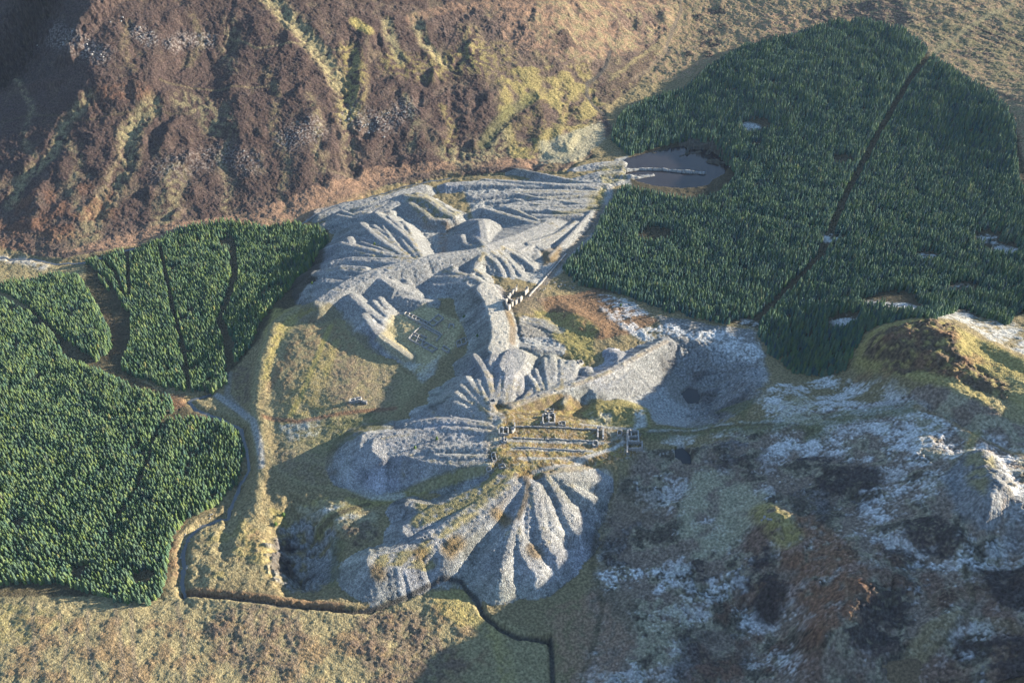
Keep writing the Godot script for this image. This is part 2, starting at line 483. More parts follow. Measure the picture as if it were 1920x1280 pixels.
# running water that follows the bed of its channel
func brook(called: String, p: Array, half: float, lift: float, mat: Material) -> MeshInstance3D:
	var cv := Curve3D.new()
	for i in p.size() / 2: cv.add_point(Vector3(p[2 * i], 0, p[2 * i + 1]))
	var length := cv.get_baked_length()
	var v := PackedVector3Array()
	var nn := PackedVector3Array()
	var uv := PackedVector2Array()
	var ix := PackedInt32Array()
	var n := int(length / 2.0) + 2
	for s in n:
		var at := cv.sample_baked(length * s / (n - 1))
		var on := cv.sample_baked(minf(length, length * s / (n - 1) + 1.5)) - cv.sample_baked(maxf(0, length * s / (n - 1) - 1.5))
		var side := Vector3(-on.z, 0, on.x).normalized() * half * (0.75 + 0.5 * absf(sin(s * 1.7) * cos(s * 0.43)))
		var y := height_at(at.x, at.z) + lift
		for q in [-1.0, 1.0]:
			v.append(Vector3(at.x + side.x * q, y, at.z + side.z * q))
			nn.append(Vector3.UP)
			uv.append(Vector2(q, s * 0.3))
		if s:
			var k := 2 * s
			ix.append_array(PackedInt32Array([k - 2, k, k - 1, k, k + 1, k - 1]))
	return put(called, surface(v, nn, uv, PackedColorArray(), ix), mat)

# ---------------------------------------------------------------- trees
func inside(p: Array, x: float, z: float) -> bool:
	var r := false
	var n := p.size()
	var j := n - 2
	for i in range(0, n, 2):
		var az: float = p[i + 1]
		var bz: float = p[j + 1]
		if (az > z) != (bz > z) and x < (float(p[j]) - float(p[i])) * (z - az) / (bz - az) + float(p[i]): r = not r
		j = i
	return r

func near_line(p: Array, x: float, z: float, d: float) -> bool:
	for i in range(0, p.size() - 2, 2):
		var a := Vector2(p[i], p[i + 1])
		var b := Vector2(p[i + 2], p[i + 3])
		if Geometry2D.get_closest_point_to_segment(Vector2(x, z), a, b).distance_squared_to(Vector2(x, z)) < d * d: return true
	return false

# a conifer crown one metre tall at scale 1: whorls of drooping boughs round a spire
func crown_mesh(sd: int, tiers: int, boughs: int, spread: float) -> ArrayMesh:
	var g := RandomNumberGenerator.new()
	g.seed = sd
	var st := SurfaceTool.new()
	st.begin(Mesh.PRIMITIVE_TRIANGLES)
	st.set_smooth_group(-1)
	for t in tiers:
		var f := float(t) / tiers
		var top := 1.0 - f * 0.86 + 0.05
		var r := spread * (0.10 + 0.90 * pow(f + 0.5 / tiers, 0.55))
		var low := top - 0.17 - 0.16 * f
		var turn := g.randf() * TAU
		for b in boughs:
			var a := turn + TAU * (b + g.randf_range(-0.22, 0.22)) / boughs
			var w := TAU / boughs * 0.62
			var rr := r * g.randf_range(0.72, 1.2)
			var y := low + g.randf_range(-0.03, 0.04)
			var tip := Vector3(cos(a) * rr, y, sin(a) * rr)
			var left := Vector3(cos(a - w) * rr * 0.62, y + 0.035, sin(a - w) * rr * 0.62)
			var right := Vector3(cos(a + w) * rr * 0.62, y + 0.035, sin(a + w) * rr * 0.62)
			var apex := Vector3(cos(a) * rr * 0.06, minf(top, 1.0), sin(a) * rr * 0.06)
			var shade := g.randf_range(0.8, 1.25)
			for q in [apex, left, tip, apex, tip, right]:
				st.set_color(Color(shade, shade, shade))
				st.add_vertex(q)
	st.generate_normals()
	return st.commit()

func trunk_mesh() -> ArrayMesh:
	var c := CylinderMesh.new()
	c.top_radius = 0.02
	c.bottom_radius = 0.16
	c.height = 1.0
	c.radial_segments = 6
	c.rings = 1
	var st := SurfaceTool.new()
	st.append_from(c, 0, Transform3D(Basis(), Vector3(0, 0.4, 0)))
	return st.commit()

var trees: Array = []      # [position, height, width, turn, tint, plantation]

func plant(which: int, p: Array, rides: Array, gaps: Array, step: float, tall: float, sd: int, row_turn := 0.0) -> void:
	var g := RandomNumberGenerator.new()
	g.seed = sd
	var big := FastNoiseLite.new()
	big.seed = sd
	big.frequency = 1.0 / 26.0
	big.fractal_octaves = 3
	var lo := Vector2(1e9, 1e9)
	var hi := -lo
	for i in p.size() / 2:
		lo = lo.min(Vector2(p[2 * i], p[2 * i + 1]))
		hi = hi.max(Vector2(p[2 * i], p[2 * i + 1]))
	var mid := (lo + hi) / 2.0
	var reach := (hi - lo).length() / 2.0
	var n := int(reach / step) + 1
	for j in range(-n, n + 1):
		for i in range(-n, n + 1):
			var q := Vector2(i + (0.5 if j % 2 else 0.0), j * 0.9) * step + Vector2(g.randf_range(-0.3, 0.3), g.randf_range(-0.3, 0.3)) * step
			q = q.rotated(row_turn) + mid
			var a := g.randf()
			var b := g.randf()
			if q.x < lo.x or q.x > hi.x or q.y < lo.y or q.y > hi.y or not inside(p, q.x, q.y): continue
			var skip := false
			for r in rides:
				if near_line(r[1], q.x, q.y, r[0]): skip = true
			for r in gaps:
				if Vector2(r[0], r[1]).distance_to(q) < float(r[2]) * (0.8 + 0.4 * b): skip = true
			if skip: continue
			var m := big.get_noise_2d(q.x, q.y)
			var h := tall * (0.78 + 0.32 * a + 0.40 * m)
			if a > 0.975 or m < -0.52: continue
			trees.append([Vector3(q.x, height_at(q.x, q.y) - 0.15, q.y), h, step * (0.50 + 0.22 * b) * (0.85 + 0.25 * a), TAU * a * 7.0, Color(0.62 + 0.80 * b * b + 0.35 * m, 0.66 + 0.62 * b + 0.22 * m, 0.70 + 0.55 * a) * (Color(1, 1, 1) if which == 0 else Color(1.28, 1.14, 0.86)) * (Color(1.3, 0.95, 0.8) if a > 0.955 else Color(1, 1, 1)), which])

func grow(stand_names: Array, stand_labels: Array, own_label: String) -> void:
	var crowns: Array[ArrayMesh] = []
	for s in 4: crowns.append(crown_mesh(50 + s, 7, 7, 1.0))
	# the three hundred that show largest: nearest the aircraft and inside the view
	var order: Array = []
	for i in trees.size():
		var d: Vector3 = trees[i][0] - EYE
		var f := -d.z * cos(deg_to_rad(40.0)) - d.y * sin(deg_to_rad(40.0))
		var u := (d.y * cos(deg_to_rad(40.0)) - d.z * sin(deg_to_rad(40.0))) / f / tan(deg_to_rad(18.0))
		var s := d.x / f / tan(deg_to_rad(18.0)) / 1.5
		if absf(u) < 0.99 and absf(s) < 0.985: order.append(Vector2(f / float(trees[i][1]), i))
	order.sort()
	var own := {}
	var trunk := trunk_mesh()
	var proto: Node3D = null
	for r in mini(300, order.size()):
		var i := int(order[r].y)
		own[i] = true
		var t: Array = trees[i]
		var o: Node3D
		if r == 0 or r < 4:
			o = base_at("conifer_tree", t[0], t[3])
			put("crown", crowns[r], M.needles, o)
			put("trunk", trunk, M.bark, o)
			if r == 0: proto = o
			protos.append(o)
		else:
			o = protos[i % 4].duplicate()
			o.name = numbered("conifer_tree")
			add_child(o, true)
			o.position = t[0]
			o.rotation.y = t[3]
		o.get_child(0).scale = Vector3(t[2], t[1], t[2])
		o.get_child(1).scale = Vector3(1, t[1] * 0.7, 1)
		tag(o, own_label, "conifer tree", "conifers along the near side of the plantations")
	for s in stand_names.size():
		var root := base_at(stand_names[s], Vector3.ZERO)
		tag(root, stand_labels[s], "conifer plantation", "", "stuff")
		for c in 4:
			var mm := MultiMesh.new()
			mm.transform_format = MultiMesh.TRANSFORM_3D
			mm.use_colors = true
			mm.mesh = crowns[c]
			var pick := PackedInt32Array()
			for i in trees.size():
				if int(trees[i][5]) == s and i % 4 == c and not own.has(i): pick.append(i)
			mm.instance_count = pick.size()
			for k in pick.size():
				var t: Array = trees[pick[k]]
				mm.set_instance_transform(k, Transform3D(Basis(Vector3.UP, t[3]).scaled_local(Vector3(t[2], t[1], t[2])), t[0]))
				mm.set_instance_color(k, t[4])
			var o := MultiMeshInstance3D.new()
			o.multimesh = mm
			o.material_override = M.needles
			o.name = "crowns"
			o.set_meta("kind", "stuff")
			root.add_child(o, true)

var protos: Array = []

# ---------------------------------------------------------------- ruins, stones, bushes
# a length of broken slate wall between two points, its top uneven
func wall_mesh(a: Vector2, b: Vector2, tall: float, thick: float, g: RandomNumberGenerator, at: Vector3) -> ArrayMesh:
	var n := maxi(2, int(a.distance_to(b) / 1.6) + 1)
	var side := (b - a).orthogonal().normalized() * thick * 0.5
	var st := SurfaceTool.new()
	st.begin(Mesh.PRIMITIVE_TRIANGLES)
	st.set_smooth_group(-1)
	var ring: Array = []
	for i in n + 1:
		var q := a.lerp(b, float(i) / n)
		var y := height_at(at.x + q.x, at.z + q.y) - at.y
		var h := y + tall * g.randf_range(0.72, 1.08) * (1.0 if g.randf() > 0.12 else 0.6)
		var s := side * g.randf_range(0.9, 1.1)
		ring.append([Vector3(q.x - s.x * 1.15, y - 0.6, q.y - s.y * 1.15), Vector3(q.x - s.x, h, q.y - s.y), Vector3(q.x + s.x, h + g.randf_range(-0.1, 0.1), q.y + s.y), Vector3(q.x + s.x * 1.15, y - 0.6, q.y + s.y * 1.15)])
	for i in n:
		for e in 3:
			var p: Vector3 = ring[i][e]
			var q: Vector3 = ring[i][e + 1]
			var r: Vector3 = ring[i + 1][e + 1]
			var s: Vector3 = ring[i + 1][e]
			for w in [p, q, r, p, r, s]: st.add_vertex(w)
	for i in [0, n]:
		var f: Array = ring[i]
		for w in ([f[0], f[2], f[1], f[0], f[3], f[2]] if i == 0 else [f[0], f[1], f[2], f[0], f[2], f[3]]): st.add_vertex(w)
	st.generate_normals()
	return st.commit()

func ruin(called: String, label: String, category: String, walls: Array, tall: float, thick: float, mat: Material, sd: int, group := "") -> void:
	var g := RandomNumberGenerator.new()
	g.seed = sd
	var mid := Vector2.ZERO
	for w in walls: mid += Vector2(w[0] + w[2], w[1] + w[3]) * 0.5 / walls.size()
	var at := Vector3(mid.x, height_at(mid.x, mid.y), mid.y)
	var o := base_at(called, at)
	tag(o, label, category, group)
	var fallen: Array[Transform3D] = []
	for w in walls:
		var a := Vector2(w[0], w[1]) - mid
		var b := Vector2(w[2], w[3]) - mid
		for q in int(a.distance_to(b) * 1.1):
			var spot := a.lerp(b, g.randf()) + Vector2(g.randf_range(-2.2, 2.2), g.randf_range(-2.2, 2.2))
			var size := g.randf_range(0.3, 0.9)
			fallen.append(Transform3D(Basis(Vector3.UP, g.randf() * TAU).scaled(Vector3(size, size * 0.7, size)), Vector3(spot.x, height_at(at.x + spot.x, at.z + spot.y) - at.y + size * 0.1, spot.y)))
		put("wall", wall_mesh(Vector2(w[0], w[1]) - mid, Vector2(w[2], w[3]) - mid, tall * (float(w[4]) if w.size() > 4 else 1.0), thick, g, at), mat, o)
	var mm := MultiMesh.new()
	mm.transform_format = MultiMesh.TRANSFORM_3D
	mm.mesh = rocks[sd % rocks.size()]
	mm.instance_count = fallen.size()
	for k in fallen.size(): mm.set_instance_transform(k, fallen[k])
	var heap := MultiMeshInstance3D.new()
	heap.name = "rubble"
	heap.multimesh = mm
	heap.material_override = M.rock
	heap.set_meta("kind", "stuff")
	o.add_child(heap, true)

func rock_mesh(sd: int) -> ArrayMesh:
	var g := RandomNumberGenerator.new()
	g.seed = sd
	var s := SphereMesh.new()
	s.radius = 0.5
	s.height = 1.0
	s.radial_segments = 7
	s.rings = 4
	var md := MeshDataTool.new()
	var am := ArrayMesh.new()
	am.add_surface_from_arrays(Mesh.PRIMITIVE_TRIANGLES, s.get_mesh_arrays())
	var n := FastNoiseLite.new()
	n.seed = sd
	n.frequency = 1.4
	md.create_from_surface(am, 0)
	for i in md.get_vertex_count():
		var v := md.get_vertex(i)
		v *= 1.0 + 0.55 * n.get_noise_3dv(v)
		v.y = clampf(v.y, -0.3, 0.36)
		md.set_vertex(i, v)
	am.clear_surfaces()
	md.commit_to_surface(am)
	var st := SurfaceTool.new()
	st.begin(Mesh.PRIMITIVE_TRIANGLES)
	st.set_smooth_group(-1)
	var arr := am.surface_get_arrays(0)
	var vs: PackedVector3Array = arr[Mesh.ARRAY_VERTEX]
	for i in arr[Mesh.ARRAY_INDEX]: st.add_vertex(vs[i])
	st.generate_normals()
	return st.commit()

var rocks: Array[ArrayMesh] = []

func boulder(x: float, z: float, size: float, turn: float, label: String, group: String) -> void:
	var o := put("boulder", rocks[int(absf(x * 7.0 + z * 3.0)) % rocks.size()], M.rock)
	o.position = Vector3(x, height_at(x, z) + size * 0.16, z)
	o.rotation = Vector3(0.2 * sin(turn * 3.0), turn, 0.25 * cos(turn))
	o.scale = Vector3(size, size * 0.75, size * 0.8)
	tag(o, label, "boulder", group)

func bush(called: String, label: String, x: float, z: float, tall: float, wide: float, sd: int) -> void:
	var o := base_at(called, Vector3(x, height_at(x, z) - 0.2, z), sd * 1.3)
	tag(o, label, "shrub", "lone shrubs about the quarry")
	var c := put("crown", crown_mesh(sd, 5, 8, 1.0), M.shrub, o)
	c.scale = Vector3(wide, tall, wide)
	var t := put("trunk", trunk_mesh(), M.bark, o)
	t.scale = Vector3(0.6, tall * 0.5, 0.6)

# ---------------------------------------------------------------- materials
func noise_texture(sd: int, freq: float, octaves: int, lo: float, hi: float, kind := FastNoiseLite.TYPE_SIMPLEX_SMOOTH, size := 1024) -> NoiseTexture2D:
	var n := FastNoiseLite.new()
	n.noise_type = kind
	n.seed = sd
	n.frequency = freq
	n.fractal_octaves = octaves
	n.fractal_gain = 0.62
	if kind == FastNoiseLite.TYPE_CELLULAR: n.cellular_return_type = FastNoiseLite.RETURN_CELL_VALUE
	var ramp := Gradient.new()
	ramp.offsets = PackedFloat32Array([0.12, 0.88])
	ramp.colors = PackedColorArray([Color(lo, lo, lo), Color(hi, hi, hi)])
	var t := NoiseTexture2D.new()
	t.width = size
	t.height = size
	t.seamless = true
	t.color_ramp = ramp
	t.noise = n
	return t

func matte(c: Color, rough := 0.95) -> StandardMaterial3D:
	var m := StandardMaterial3D.new()
	m.albedo_color = c.linear_to_srgb()
	m.roughness = rough
	m.metallic_specular = 0.25
	return m

func make_materials() -> void:
	var turf := matte(Color(1, 1, 1))
	turf.resource_name = "turf"
	turf.vertex_color_use_as_albedo = true
	turf.albedo_texture = noise_texture(3, 0.02, 5, 0.62, 1.0)
	turf.heightmap_enabled = true
	turf.heightmap_texture = noise_texture(5, 0.03, 4, 0.0, 1.0)
	turf.heightmap_scale = 45.0
	M.turf = turf
	var slate := matte(Color(1, 1, 1), 0.8)
	slate.resource_name = "slate_waste"
	slate.vertex_color_use_as_albedo = true
	slate.albedo_texture = noise_texture(8, 0.035, 4, 0.6, 1.0)
	slate.heightmap_enabled = true
	slate.heightmap_texture = noise_texture(9, 0.045, 3, 0.0, 1.0)
	slate.heightmap_scale = 95.0
	M.slate = slate
	M.wall = matte(Color(0.24, 0.245, 0.26), 0.85)
	M.wall.albedo_texture = noise_texture(12, 0.05, 3, 0.6, 1.0, FastNoiseLite.TYPE_CELLULAR, 256)
	M.wall.uv1_triplanar = true
	M.wall.uv1_scale = Vector3(0.2, 0.5, 0.2)
	M.wall.albedo_color = Color(0.36, 0.355, 0.345).linear_to_srgb()
	M.rock = matte(Color(0.30, 0.30, 0.295), 0.85)
	M.rock.albedo_texture = noise_texture(15, 0.03, 3, 0.6, 1.0, FastNoiseLite.TYPE_SIMPLEX_SMOOTH, 256)
	M.rock.uv1_triplanar = true
	M.needles = matte(Color(0.060, 0.102, 0.070), 0.85)
	M.needles.vertex_color_use_as_albedo = true
	M.shrub = matte(Color(0.05, 0.085, 0.025), 0.85)
	M.shrub.vertex_color_use_as_albedo = true
	M.bark = matte(Color(0.06, 0.045, 0.035))
	M.water = matte(Color(0.012, 0.014, 0.018), 0.06)
	M.water.metallic_specular = 0.35
	M.pool = matte(Color(0.018, 0.016, 0.018), 0.1)
	M.pool.metallic_specular = 0.35
	M.brook = matte(Color(0.05, 0.055, 0.06), 0.15)
	M.brook.metallic_specular = 0.5

func lay_colours() -> void:
	K.shelf = col(0.42, 0.375, 0.22)
	K.straw = col(0.215, 0.18, 0.103)
	K.pale = col(0.268, 0.237, 0.135)
	K.yellow = col(0.3, 0.26, 0.1)
	K.moorb = col(0.21, 0.17, 0.145)
	K.moss = col(0.235, 0.21, 0.085)
	K.heather = col(0.076, 0.055, 0.051)
	K.heath = col(0.108, 0.081, 0.072)
	K.bracken = col(0.19, 0.105, 0.068)
	K.pink = col(0.27, 0.175, 0.12)
	K.grass = col(0.115, 0.125, 0.062)
	K.frost = col(0.6, 0.63, 0.65)
	K.frostg = col(0.46, 0.49, 0.5)
	K.dark = col(0.048, 0.04, 0.04)
	K.slate = col(0.315, 0.33, 0.335)
	K.slated = col(0.2, 0.21, 0.22)
	K.slatel = col(0.45, 0.45, 0.435)
	K.lichen = col(0.33, 0.29, 0.18)
	K.cream = col(0.6, 0.58, 0.51)
	K.rust = col(0.19, 0.105, 0.065)
	K.rock = col(0.33, 0.32, 0.31)
	K.earth = col(0.19, 0.155, 0.115)
	K.orange = col(0.235, 0.165, 0.075)
	K.bank = col(0.1, 0.085, 0.055)
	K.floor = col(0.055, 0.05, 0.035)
	K.rustd = col(0.14, 0.08, 0.058)
	K.greyg = col(0.33, 0.315, 0.22)
	K.wet = col(0.06, 0.06, 0.06)
	for k in NX * NZ:
		CR[k] = K.straw.x
		CG[k] = K.straw.y
		CB[k] = K.straw.z
	for k in NX * NZ:
		if ID[k] >= 10:
			var s := (1.0 + 0.6 * RUN[k]) * (1.0 + (NM[4][k] - 128) * 0.0028 + (NM[1][k] - 128) * 0.002)
			CR[k] = K.slate.x * s
			CG[k] = K.slate.y * s
			CB[k] = K.slate.z * s * (1.0 - (NM[0][k] - 128) * 0.0011)
			KR[k] = 0.75
	mark(area([-540.6, -867.8, -469.8, -842.1, -435.8, -834.5, -397.8, -847.1, -351, -870.7, -285.8, -890.5, -217, -900.6, -197, -915.4, -145.4, -947.3, -68, -969.1, -11.3, -971.4, 56.7, -973.2, 74.9, -997.2, 112.9, -1046, 109.7, -1088.1, 99.3, -1124.3, 141.2, -1182.9, 185.8, -1244.7, 230.3, -1358.1, -223.9, -1218.1, -650.3, -1216.9], 0, 0.5), 1, 0.0)
	patch([-52.7, -942.5, 22.4, -956.9, 108.8, -952.1, 102.3, -906.3, 80, -829.5, 52.9, -768.2, 27.9, -733.6, 0, -748, -21.6, -773.7, -33.1, -840.8], 3, 4, K.slate, 0.85, 0.7)
	patch([-195.3, -903.9, -112, -949.6, -42.5, -883.5, -28.9, -780.7, -37, -727.5, -92.4, -721.2, -118, -699.3, -146.8, -704, -176.3, -720.8, -177.3, -787.3, -155.2, -850.4], 3, 4, K.slate, 0.8, 0.7)
	patch([-125.9, -727.8, -79.8, -737, -60.3, -721.7, -91.5, -706.5, -102.2, -696.8], 3, 4, K.slate, 0.7, 0.7)
	patch([-540.6, -867.8, -469.8, -842.1, -435.8, -834.5, -397.8, -847.1, -351, -870.7, -285.8, -890.5, -217, -900.6, -197, -915.4, -145.4, -947.3, -68, -969.1, -11.3, -971.4, 56.7, -973.2, 74.9, -997.2, 112.9, -1046, 109.7, -1088.1, 99.3, -1124.3, 141.2, -1182.9, 185.8, -1244.7, 230.3, -1358.1, -223.9, -1218.1, -650.3, -1216.9], 4, 4, K.heath, 0.7, 0.6)
	patch([-540.6, -867.8, -469.8, -842.1, -435.8, -834.5, -397.8, -847.1, -351, -870.7, -285.8, -890.5, -217, -900.6, -197, -915.4, -145.4, -947.3, -68, -969.1, -11.3, -971.4, 56.7, -973.2, 74.9, -997.2, 112.9, -1046, 109.7, -1088.1, 99.3, -1124.3, 141.2, -1182.9, 185.8, -1244.7, 230.3, -1358.1, -223.9, -1218.1, -650.3, -1216.9], 4, 4, K.straw, 0.6, 0.7, 1, 0.5, 0.65)
	patch([-540.6, -867.8, -469.8, -842.1, -435.8, -834.5, -397.8, -847.1, -351, -870.7, -285.8, -890.5, -217, -900.6, -197, -915.4, -145.4, -947.3, -68, -969.1, -11.3, -971.4, 56.7, -973.2, 74.9, -997.2, 112.9, -1046, 109.7, -1088.1, 99.3, -1124.3, 141.2, -1182.9, 185.8, -1244.7, 230.3, -1358.1, -223.9, -1218.1, -650.3, -1216.9], 4, 4, K.heath, 0.85, 0.75, 4, 0.33, 0.5)
	patch([-540.6, -867.8, -469.8, -842.1, -435.8, -834.5, -397.8, -847.1, -351, -870.7, -285.8, -890.5, -217, -900.6, -197, -915.4, -145.4, -947.3, -68, -969.1, -11.3, -971.4, 56.7, -973.2, 74.9, -997.2, 112.9, -1046, 109.7, -1088.1, 99.3, -1124.3, 141.2, -1182.9, 185.8, -1244.7, 230.3, -1358.1, -223.9, -1218.1, -650.3, -1216.9], 4, 4, K.heather, 0.55, 0.75, 2, 0.5, 0.62)
	patch([-544.6, -881.1, -455.2, -866.7, -354, -885.3, -261.4, -907.4, -198.9, -932.9, -147.2, -970.7, -68.5, -983, 0, -1008.6, -18, -1081, -37.3, -1171, -76.8, -1249.4, -246.8, -1204.5, -652, -1224.1], 12, 10, K.heather, 0.9, 0.75, 1, 0.3, 0.5)
	patch([-567.2, -960.6, -416.1, -935.3, -310.5, -947.1, -225.4, -980.6, -186.7, -1052.9, -238.9, -1123.8, -281.3, -1190, -637.4, -1216.1], 14, 14, K.heather, 0.85, 0.75, 2, 0.2, 0.5)
	patch([-182.8, -1158.6, -186.2, -1046.2, -146.7, -963.8, -62.6, -975.4, 0, -992.1, -23.8, -1064.6, -61.2, -1135.6, -123.6, -1174.7], 10, 10, K.heather, 0.75, 0.75, 1, 0.3, 0.5)
	patch([-105.2, -1171.9, -56.5, -1198.2, 6.3, -1191.6, 50.5, -1184.6, 12.4, -1143, -49, -1137.7], 6, 6, K.heath, 0.8, 1, 2, 0.2, 0.5)
	patch([-12.2, -1121.4, 94.7, -1164, 110.3, -1098.4, 69.4, -1002.6, 0, -992.1, -17.7, -1051], 10, 10, K.yellow, 0.65, 0.6, 1, 0.25, 0.55)
	patch([25.7, -1232.8, 235.8, -1340.8, 200.6, -1257.9, 149.5, -1206.1, 88.2, -1161.4, 25, -1169.4], 10, 10, K.pale, 0.6, 0.6, 1, 0.3, 0.6)
	patch([-38.5, -1250.3, 237.4, -1358.7, 200.6, -1257.9, 149.5, -1206.1, 88.2, -1161.4, -6.2, -1153.9], 10, 10, K.pink, 0.6, 0.6, 2, 0.35, 0.65)
	patch([24.1, -1083.7, 42.5, -1093.1, 44.5, -1047.3, 29.3, -1023.8, 0, -1031.8, -5.9, -1057.1], 4, 5, K.heather, 0.8, 0.75, 2, 0.1, 0.45)
	patch([54.5, -1084.2, 83.1, -1110.9, 77.9, -1062.7, 59.1, -1040.8], 5, 4, K.heather, 0.7, 1, 2, 0.3, 0.55)
	patch([47.5, -1191.2, 67, -1202.6, 79.3, -1180.9, 56.5, -1168], 4, 3, K.heather, 0.8, 1)
	patch([46.8, -1157.2, 78.9, -1169.2, 75, -1148.5, 49.7, -1143.1], 6, 3, K.heath, 0.7, 1, 2, 0.3, 0.6)
	patch([96.7, -1136.2, 119.5, -1147.2, 155.4, -1197.9, 173.9, -1222, 182.5, -1207.4, 151.4, -1148.7, 116.9, -1104.3, 97.2, -1105.7], 4, 5, K.heather, 0.85, 0.75, 2, 0.1, 0.4)
	patch([70.1, -1017.9, 87.9, -1023.6, 89.6, -1002.2, 71.8, -991.9], 3, 3, K.heather, 0.8, 1)
	patch([29.2, -1019.6, 102.6, -1071.7, 106.3, -1034.9, 74.6, -991.8, 22.9, -983.9], 6, 6, K.greyg, 0.8, 0.4)
	patch([119.5, -1270.5, 183.1, -1293.8, 179.8, -1253.3, 124.6, -1238.6], 8, 6, K.heath, 0.7, 0.9, 2, 0.25, 0.6)
	line([-278.7, -1167.5, -233.2, -1125, -207.4, -1096, -192.8, -1072], 7, 7, K.pale, 0.9, 0.4, 2, 0.15, 0.5, 5)
	line([-192.8, -1072, -185.1, -1046.5, -178.2, -1014.9, -172.6, -977.7], 4, 8, K.pale, 0.5, 0.4, 2, 0.35, 0.65, 6)
	line([-383, -1018.4, -393.1, -1001.9, -402.4, -983.4], 7, 7, K.pale, 0.8, 0.4, 2, 0.2, 0.55, 5)
	line([-402.4, -983.4, -397.8, -954.3, -406.7, -927.2, -418.8, -893.1, -423.6, -867.1], 8, 10, K.pale, 0.55, 0.4, 2, 0.3, 0.6, 6)
	line([-448.6, -1018.3, -470.5, -992.7, -478.1, -958.3, -503.6, -933.3, -508.6, -906.8], 4, 6, K.pale, 0.7, 0.4, 2, 0.3, 0.6, 4)
	line([-351.8, -1028.6, -332, -1025.5, -318, -1004.7], 10, 8, K.pale, 0.65, 0.4, 2, 0.4, 0.65, 6)
	line([-316.1, -1130.1, -308.3, -1111.8, -318.3, -1094.1, -304.3, -1074.9], 6, 8, K.pale, 0.4, 0.4, 2, 0.45, 0.7, 6)
	line([-347.5, -942.3, -349.7, -905.3, -351, -870.7], 9, 10, K.pale, 0.55, 0.4, 2, 0.35, 0.65, 6)
	line([-144.1, -1161.7, -136.6, -1134.2, -125.3, -1113.5], 4, 5, K.pale, 0.85, 0.4, 2, 0.2, 0.5, 3)
	line([-111.5, -1177.9, -100.9, -1142.9, -78.9, -1120.9], 4, 5, K.pale, 0.85, 0.4, 2, 0.2, 0.5, 3)
	line([-179.4, -1152.1, -163.9, -1143.1], 4, 4, K.yellow, 0.9)
	line([-117.4, -1172.6, -75.3, -1198.8, -19.1, -1217, 25.5, -1216.3, 57.5, -1210.7], 4, 5, K.pink, 0.7, 0.4, 2, 0.2, 0.6, 3)
	line([-182.4, -1112, -172.8, -1083, -172.6, -1055.7, -179.6, -1034.2], 9, 8, K.yellow, 0.6, 0.5, 2, 0.3, 0.6, 5)
	line([-132, -1106.1, -96.4, -1106.2, -48.9, -1129.9, -12.3, -1144.8], 14, 12, K.yellow, 0.45, 0.5, 2, 0.4, 0.65, 8)
	line([-49.7, -1168.7, -36.5, -1116.5, 12.1, -1104], 10, 10, K.yellow, 0.35, 0.5, 2, 0.4, 0.65, 8)
	patch([-235.7, -880.7, -197.8, -922.6, -146.2, -956.6, -74, -976.8, 22.8, -982, 46, -993.1, -34.6, -998.6, -80, -985.9, -147.5, -975.9, -199.8, -942.6, -266.8, -907.3, -354, -885.3, -421.1, -856.9, -453.1, -839.3, -348.7, -861.1, -285.3, -887.5], 5, 5, K.pink, 0.8, 0.5, 2, 0.2, 0.5)
	line([-146.2, -956.6, -187.2, -925.4, -217, -900.6], 9, 7, K.pink, 0.75, 0.4, -1, 0, 1, 4)
	line([-69.1, -1000.3, -45.9, -990.8, -20.2, -1003.1, -11.7, -1030.1], 9, 8, K.pale, 0.7, 0.5, 2, 0.3, 0.6, 5)
	line([24.2, -1091.7, 0, -1065.9, -20.5, -1036.1, -31.9, -1013.4], 4, 5, K.grass, 0.6, 0.4)
	patch([-519.6, -907.2, -436.3, -928.2, -392.1, -919.7, -394.7, -876.8, -471.6, -847.9, -526.5, -855.4], 8, 12, K.bracken, 0.5, 0.8, 1, 0.35, 0.6)
	line([-440.1, -1018.2, -413.7, -1026.3, -392.4, -1028], 6, 6, K.bracken, 0.5, 0.8, 2, 0.3, 0.6, 4)
	patch([-640.7, -1230.5, -521, -1200.6, -457.6, -1090.1, -475, -1051.2, -542.6, -1058.5, -605, -1081.8], 10, 10, K.dark, 0.6, 1.2, 2, 0.15, 0.5)
	line([-545.7, -1070.1, -513, -1021.2, -514.6, -980.7, -491.2, -953.3], 2, 4, K.pale, 0.5, 0.4, 2, 0.35, 0.6, 4)
	line([-467.3, -975.2, -446.2, -951.6, -451.3, -921.8, -434.3, -891.7], 2.5, 5, K.pale, 0.5, 0.4, 2, 0.35, 0.6, 4)
	line([-309.5, -1027.1, -294.6, -996.8, -307.6, -966.2, -292.5, -935.7, -294.2, -909.7], 2.5, 5, K.pale, 0.5, 0.4, 2, 0.35, 0.6, 4)
	line([-269.1, -1074.4, -254.2, -1042.4, -255.8, -1004, -235.3, -967.8, -237.7, -937.2], 2.5, 5, K.straw, 0.6, 0.4, 2, 0.3, 0.6, 4)
	line([-220.4, -1046.5, -206.3, -1015.7, -208.8, -982.2, -195.8, -959], 2.5, 5, K.pale, 0.5, 0.4, 2, 0.35, 0.6, 4)
	line([-357.1, -1131.4, -342.4, -1103.3, -355.6, -1074.5], 2, 5, K.straw, 0.6, 0.4, 2, 0.3, 0.6, 4)
	line([-420.4, -1106.3, -420.1, -1071.7, -406.2, -1050.7], 2, 5, K.straw, 0.5, 0.4, 2, 0.3, 0.6, 4)
	line([-118.1, -1065.2, -104.8, -1032.1, -109.2, -999.8], 2.5, 5, K.pale, 0.55, 0.4, 2, 0.35, 0.6, 4)
	line([-76.7, -1056.9, -64.2, -1030.8, -69.2, -1003.7], 2.5, 5, K.yellow, 0.5, 0.4, 2, 0.35, 0.6, 4)
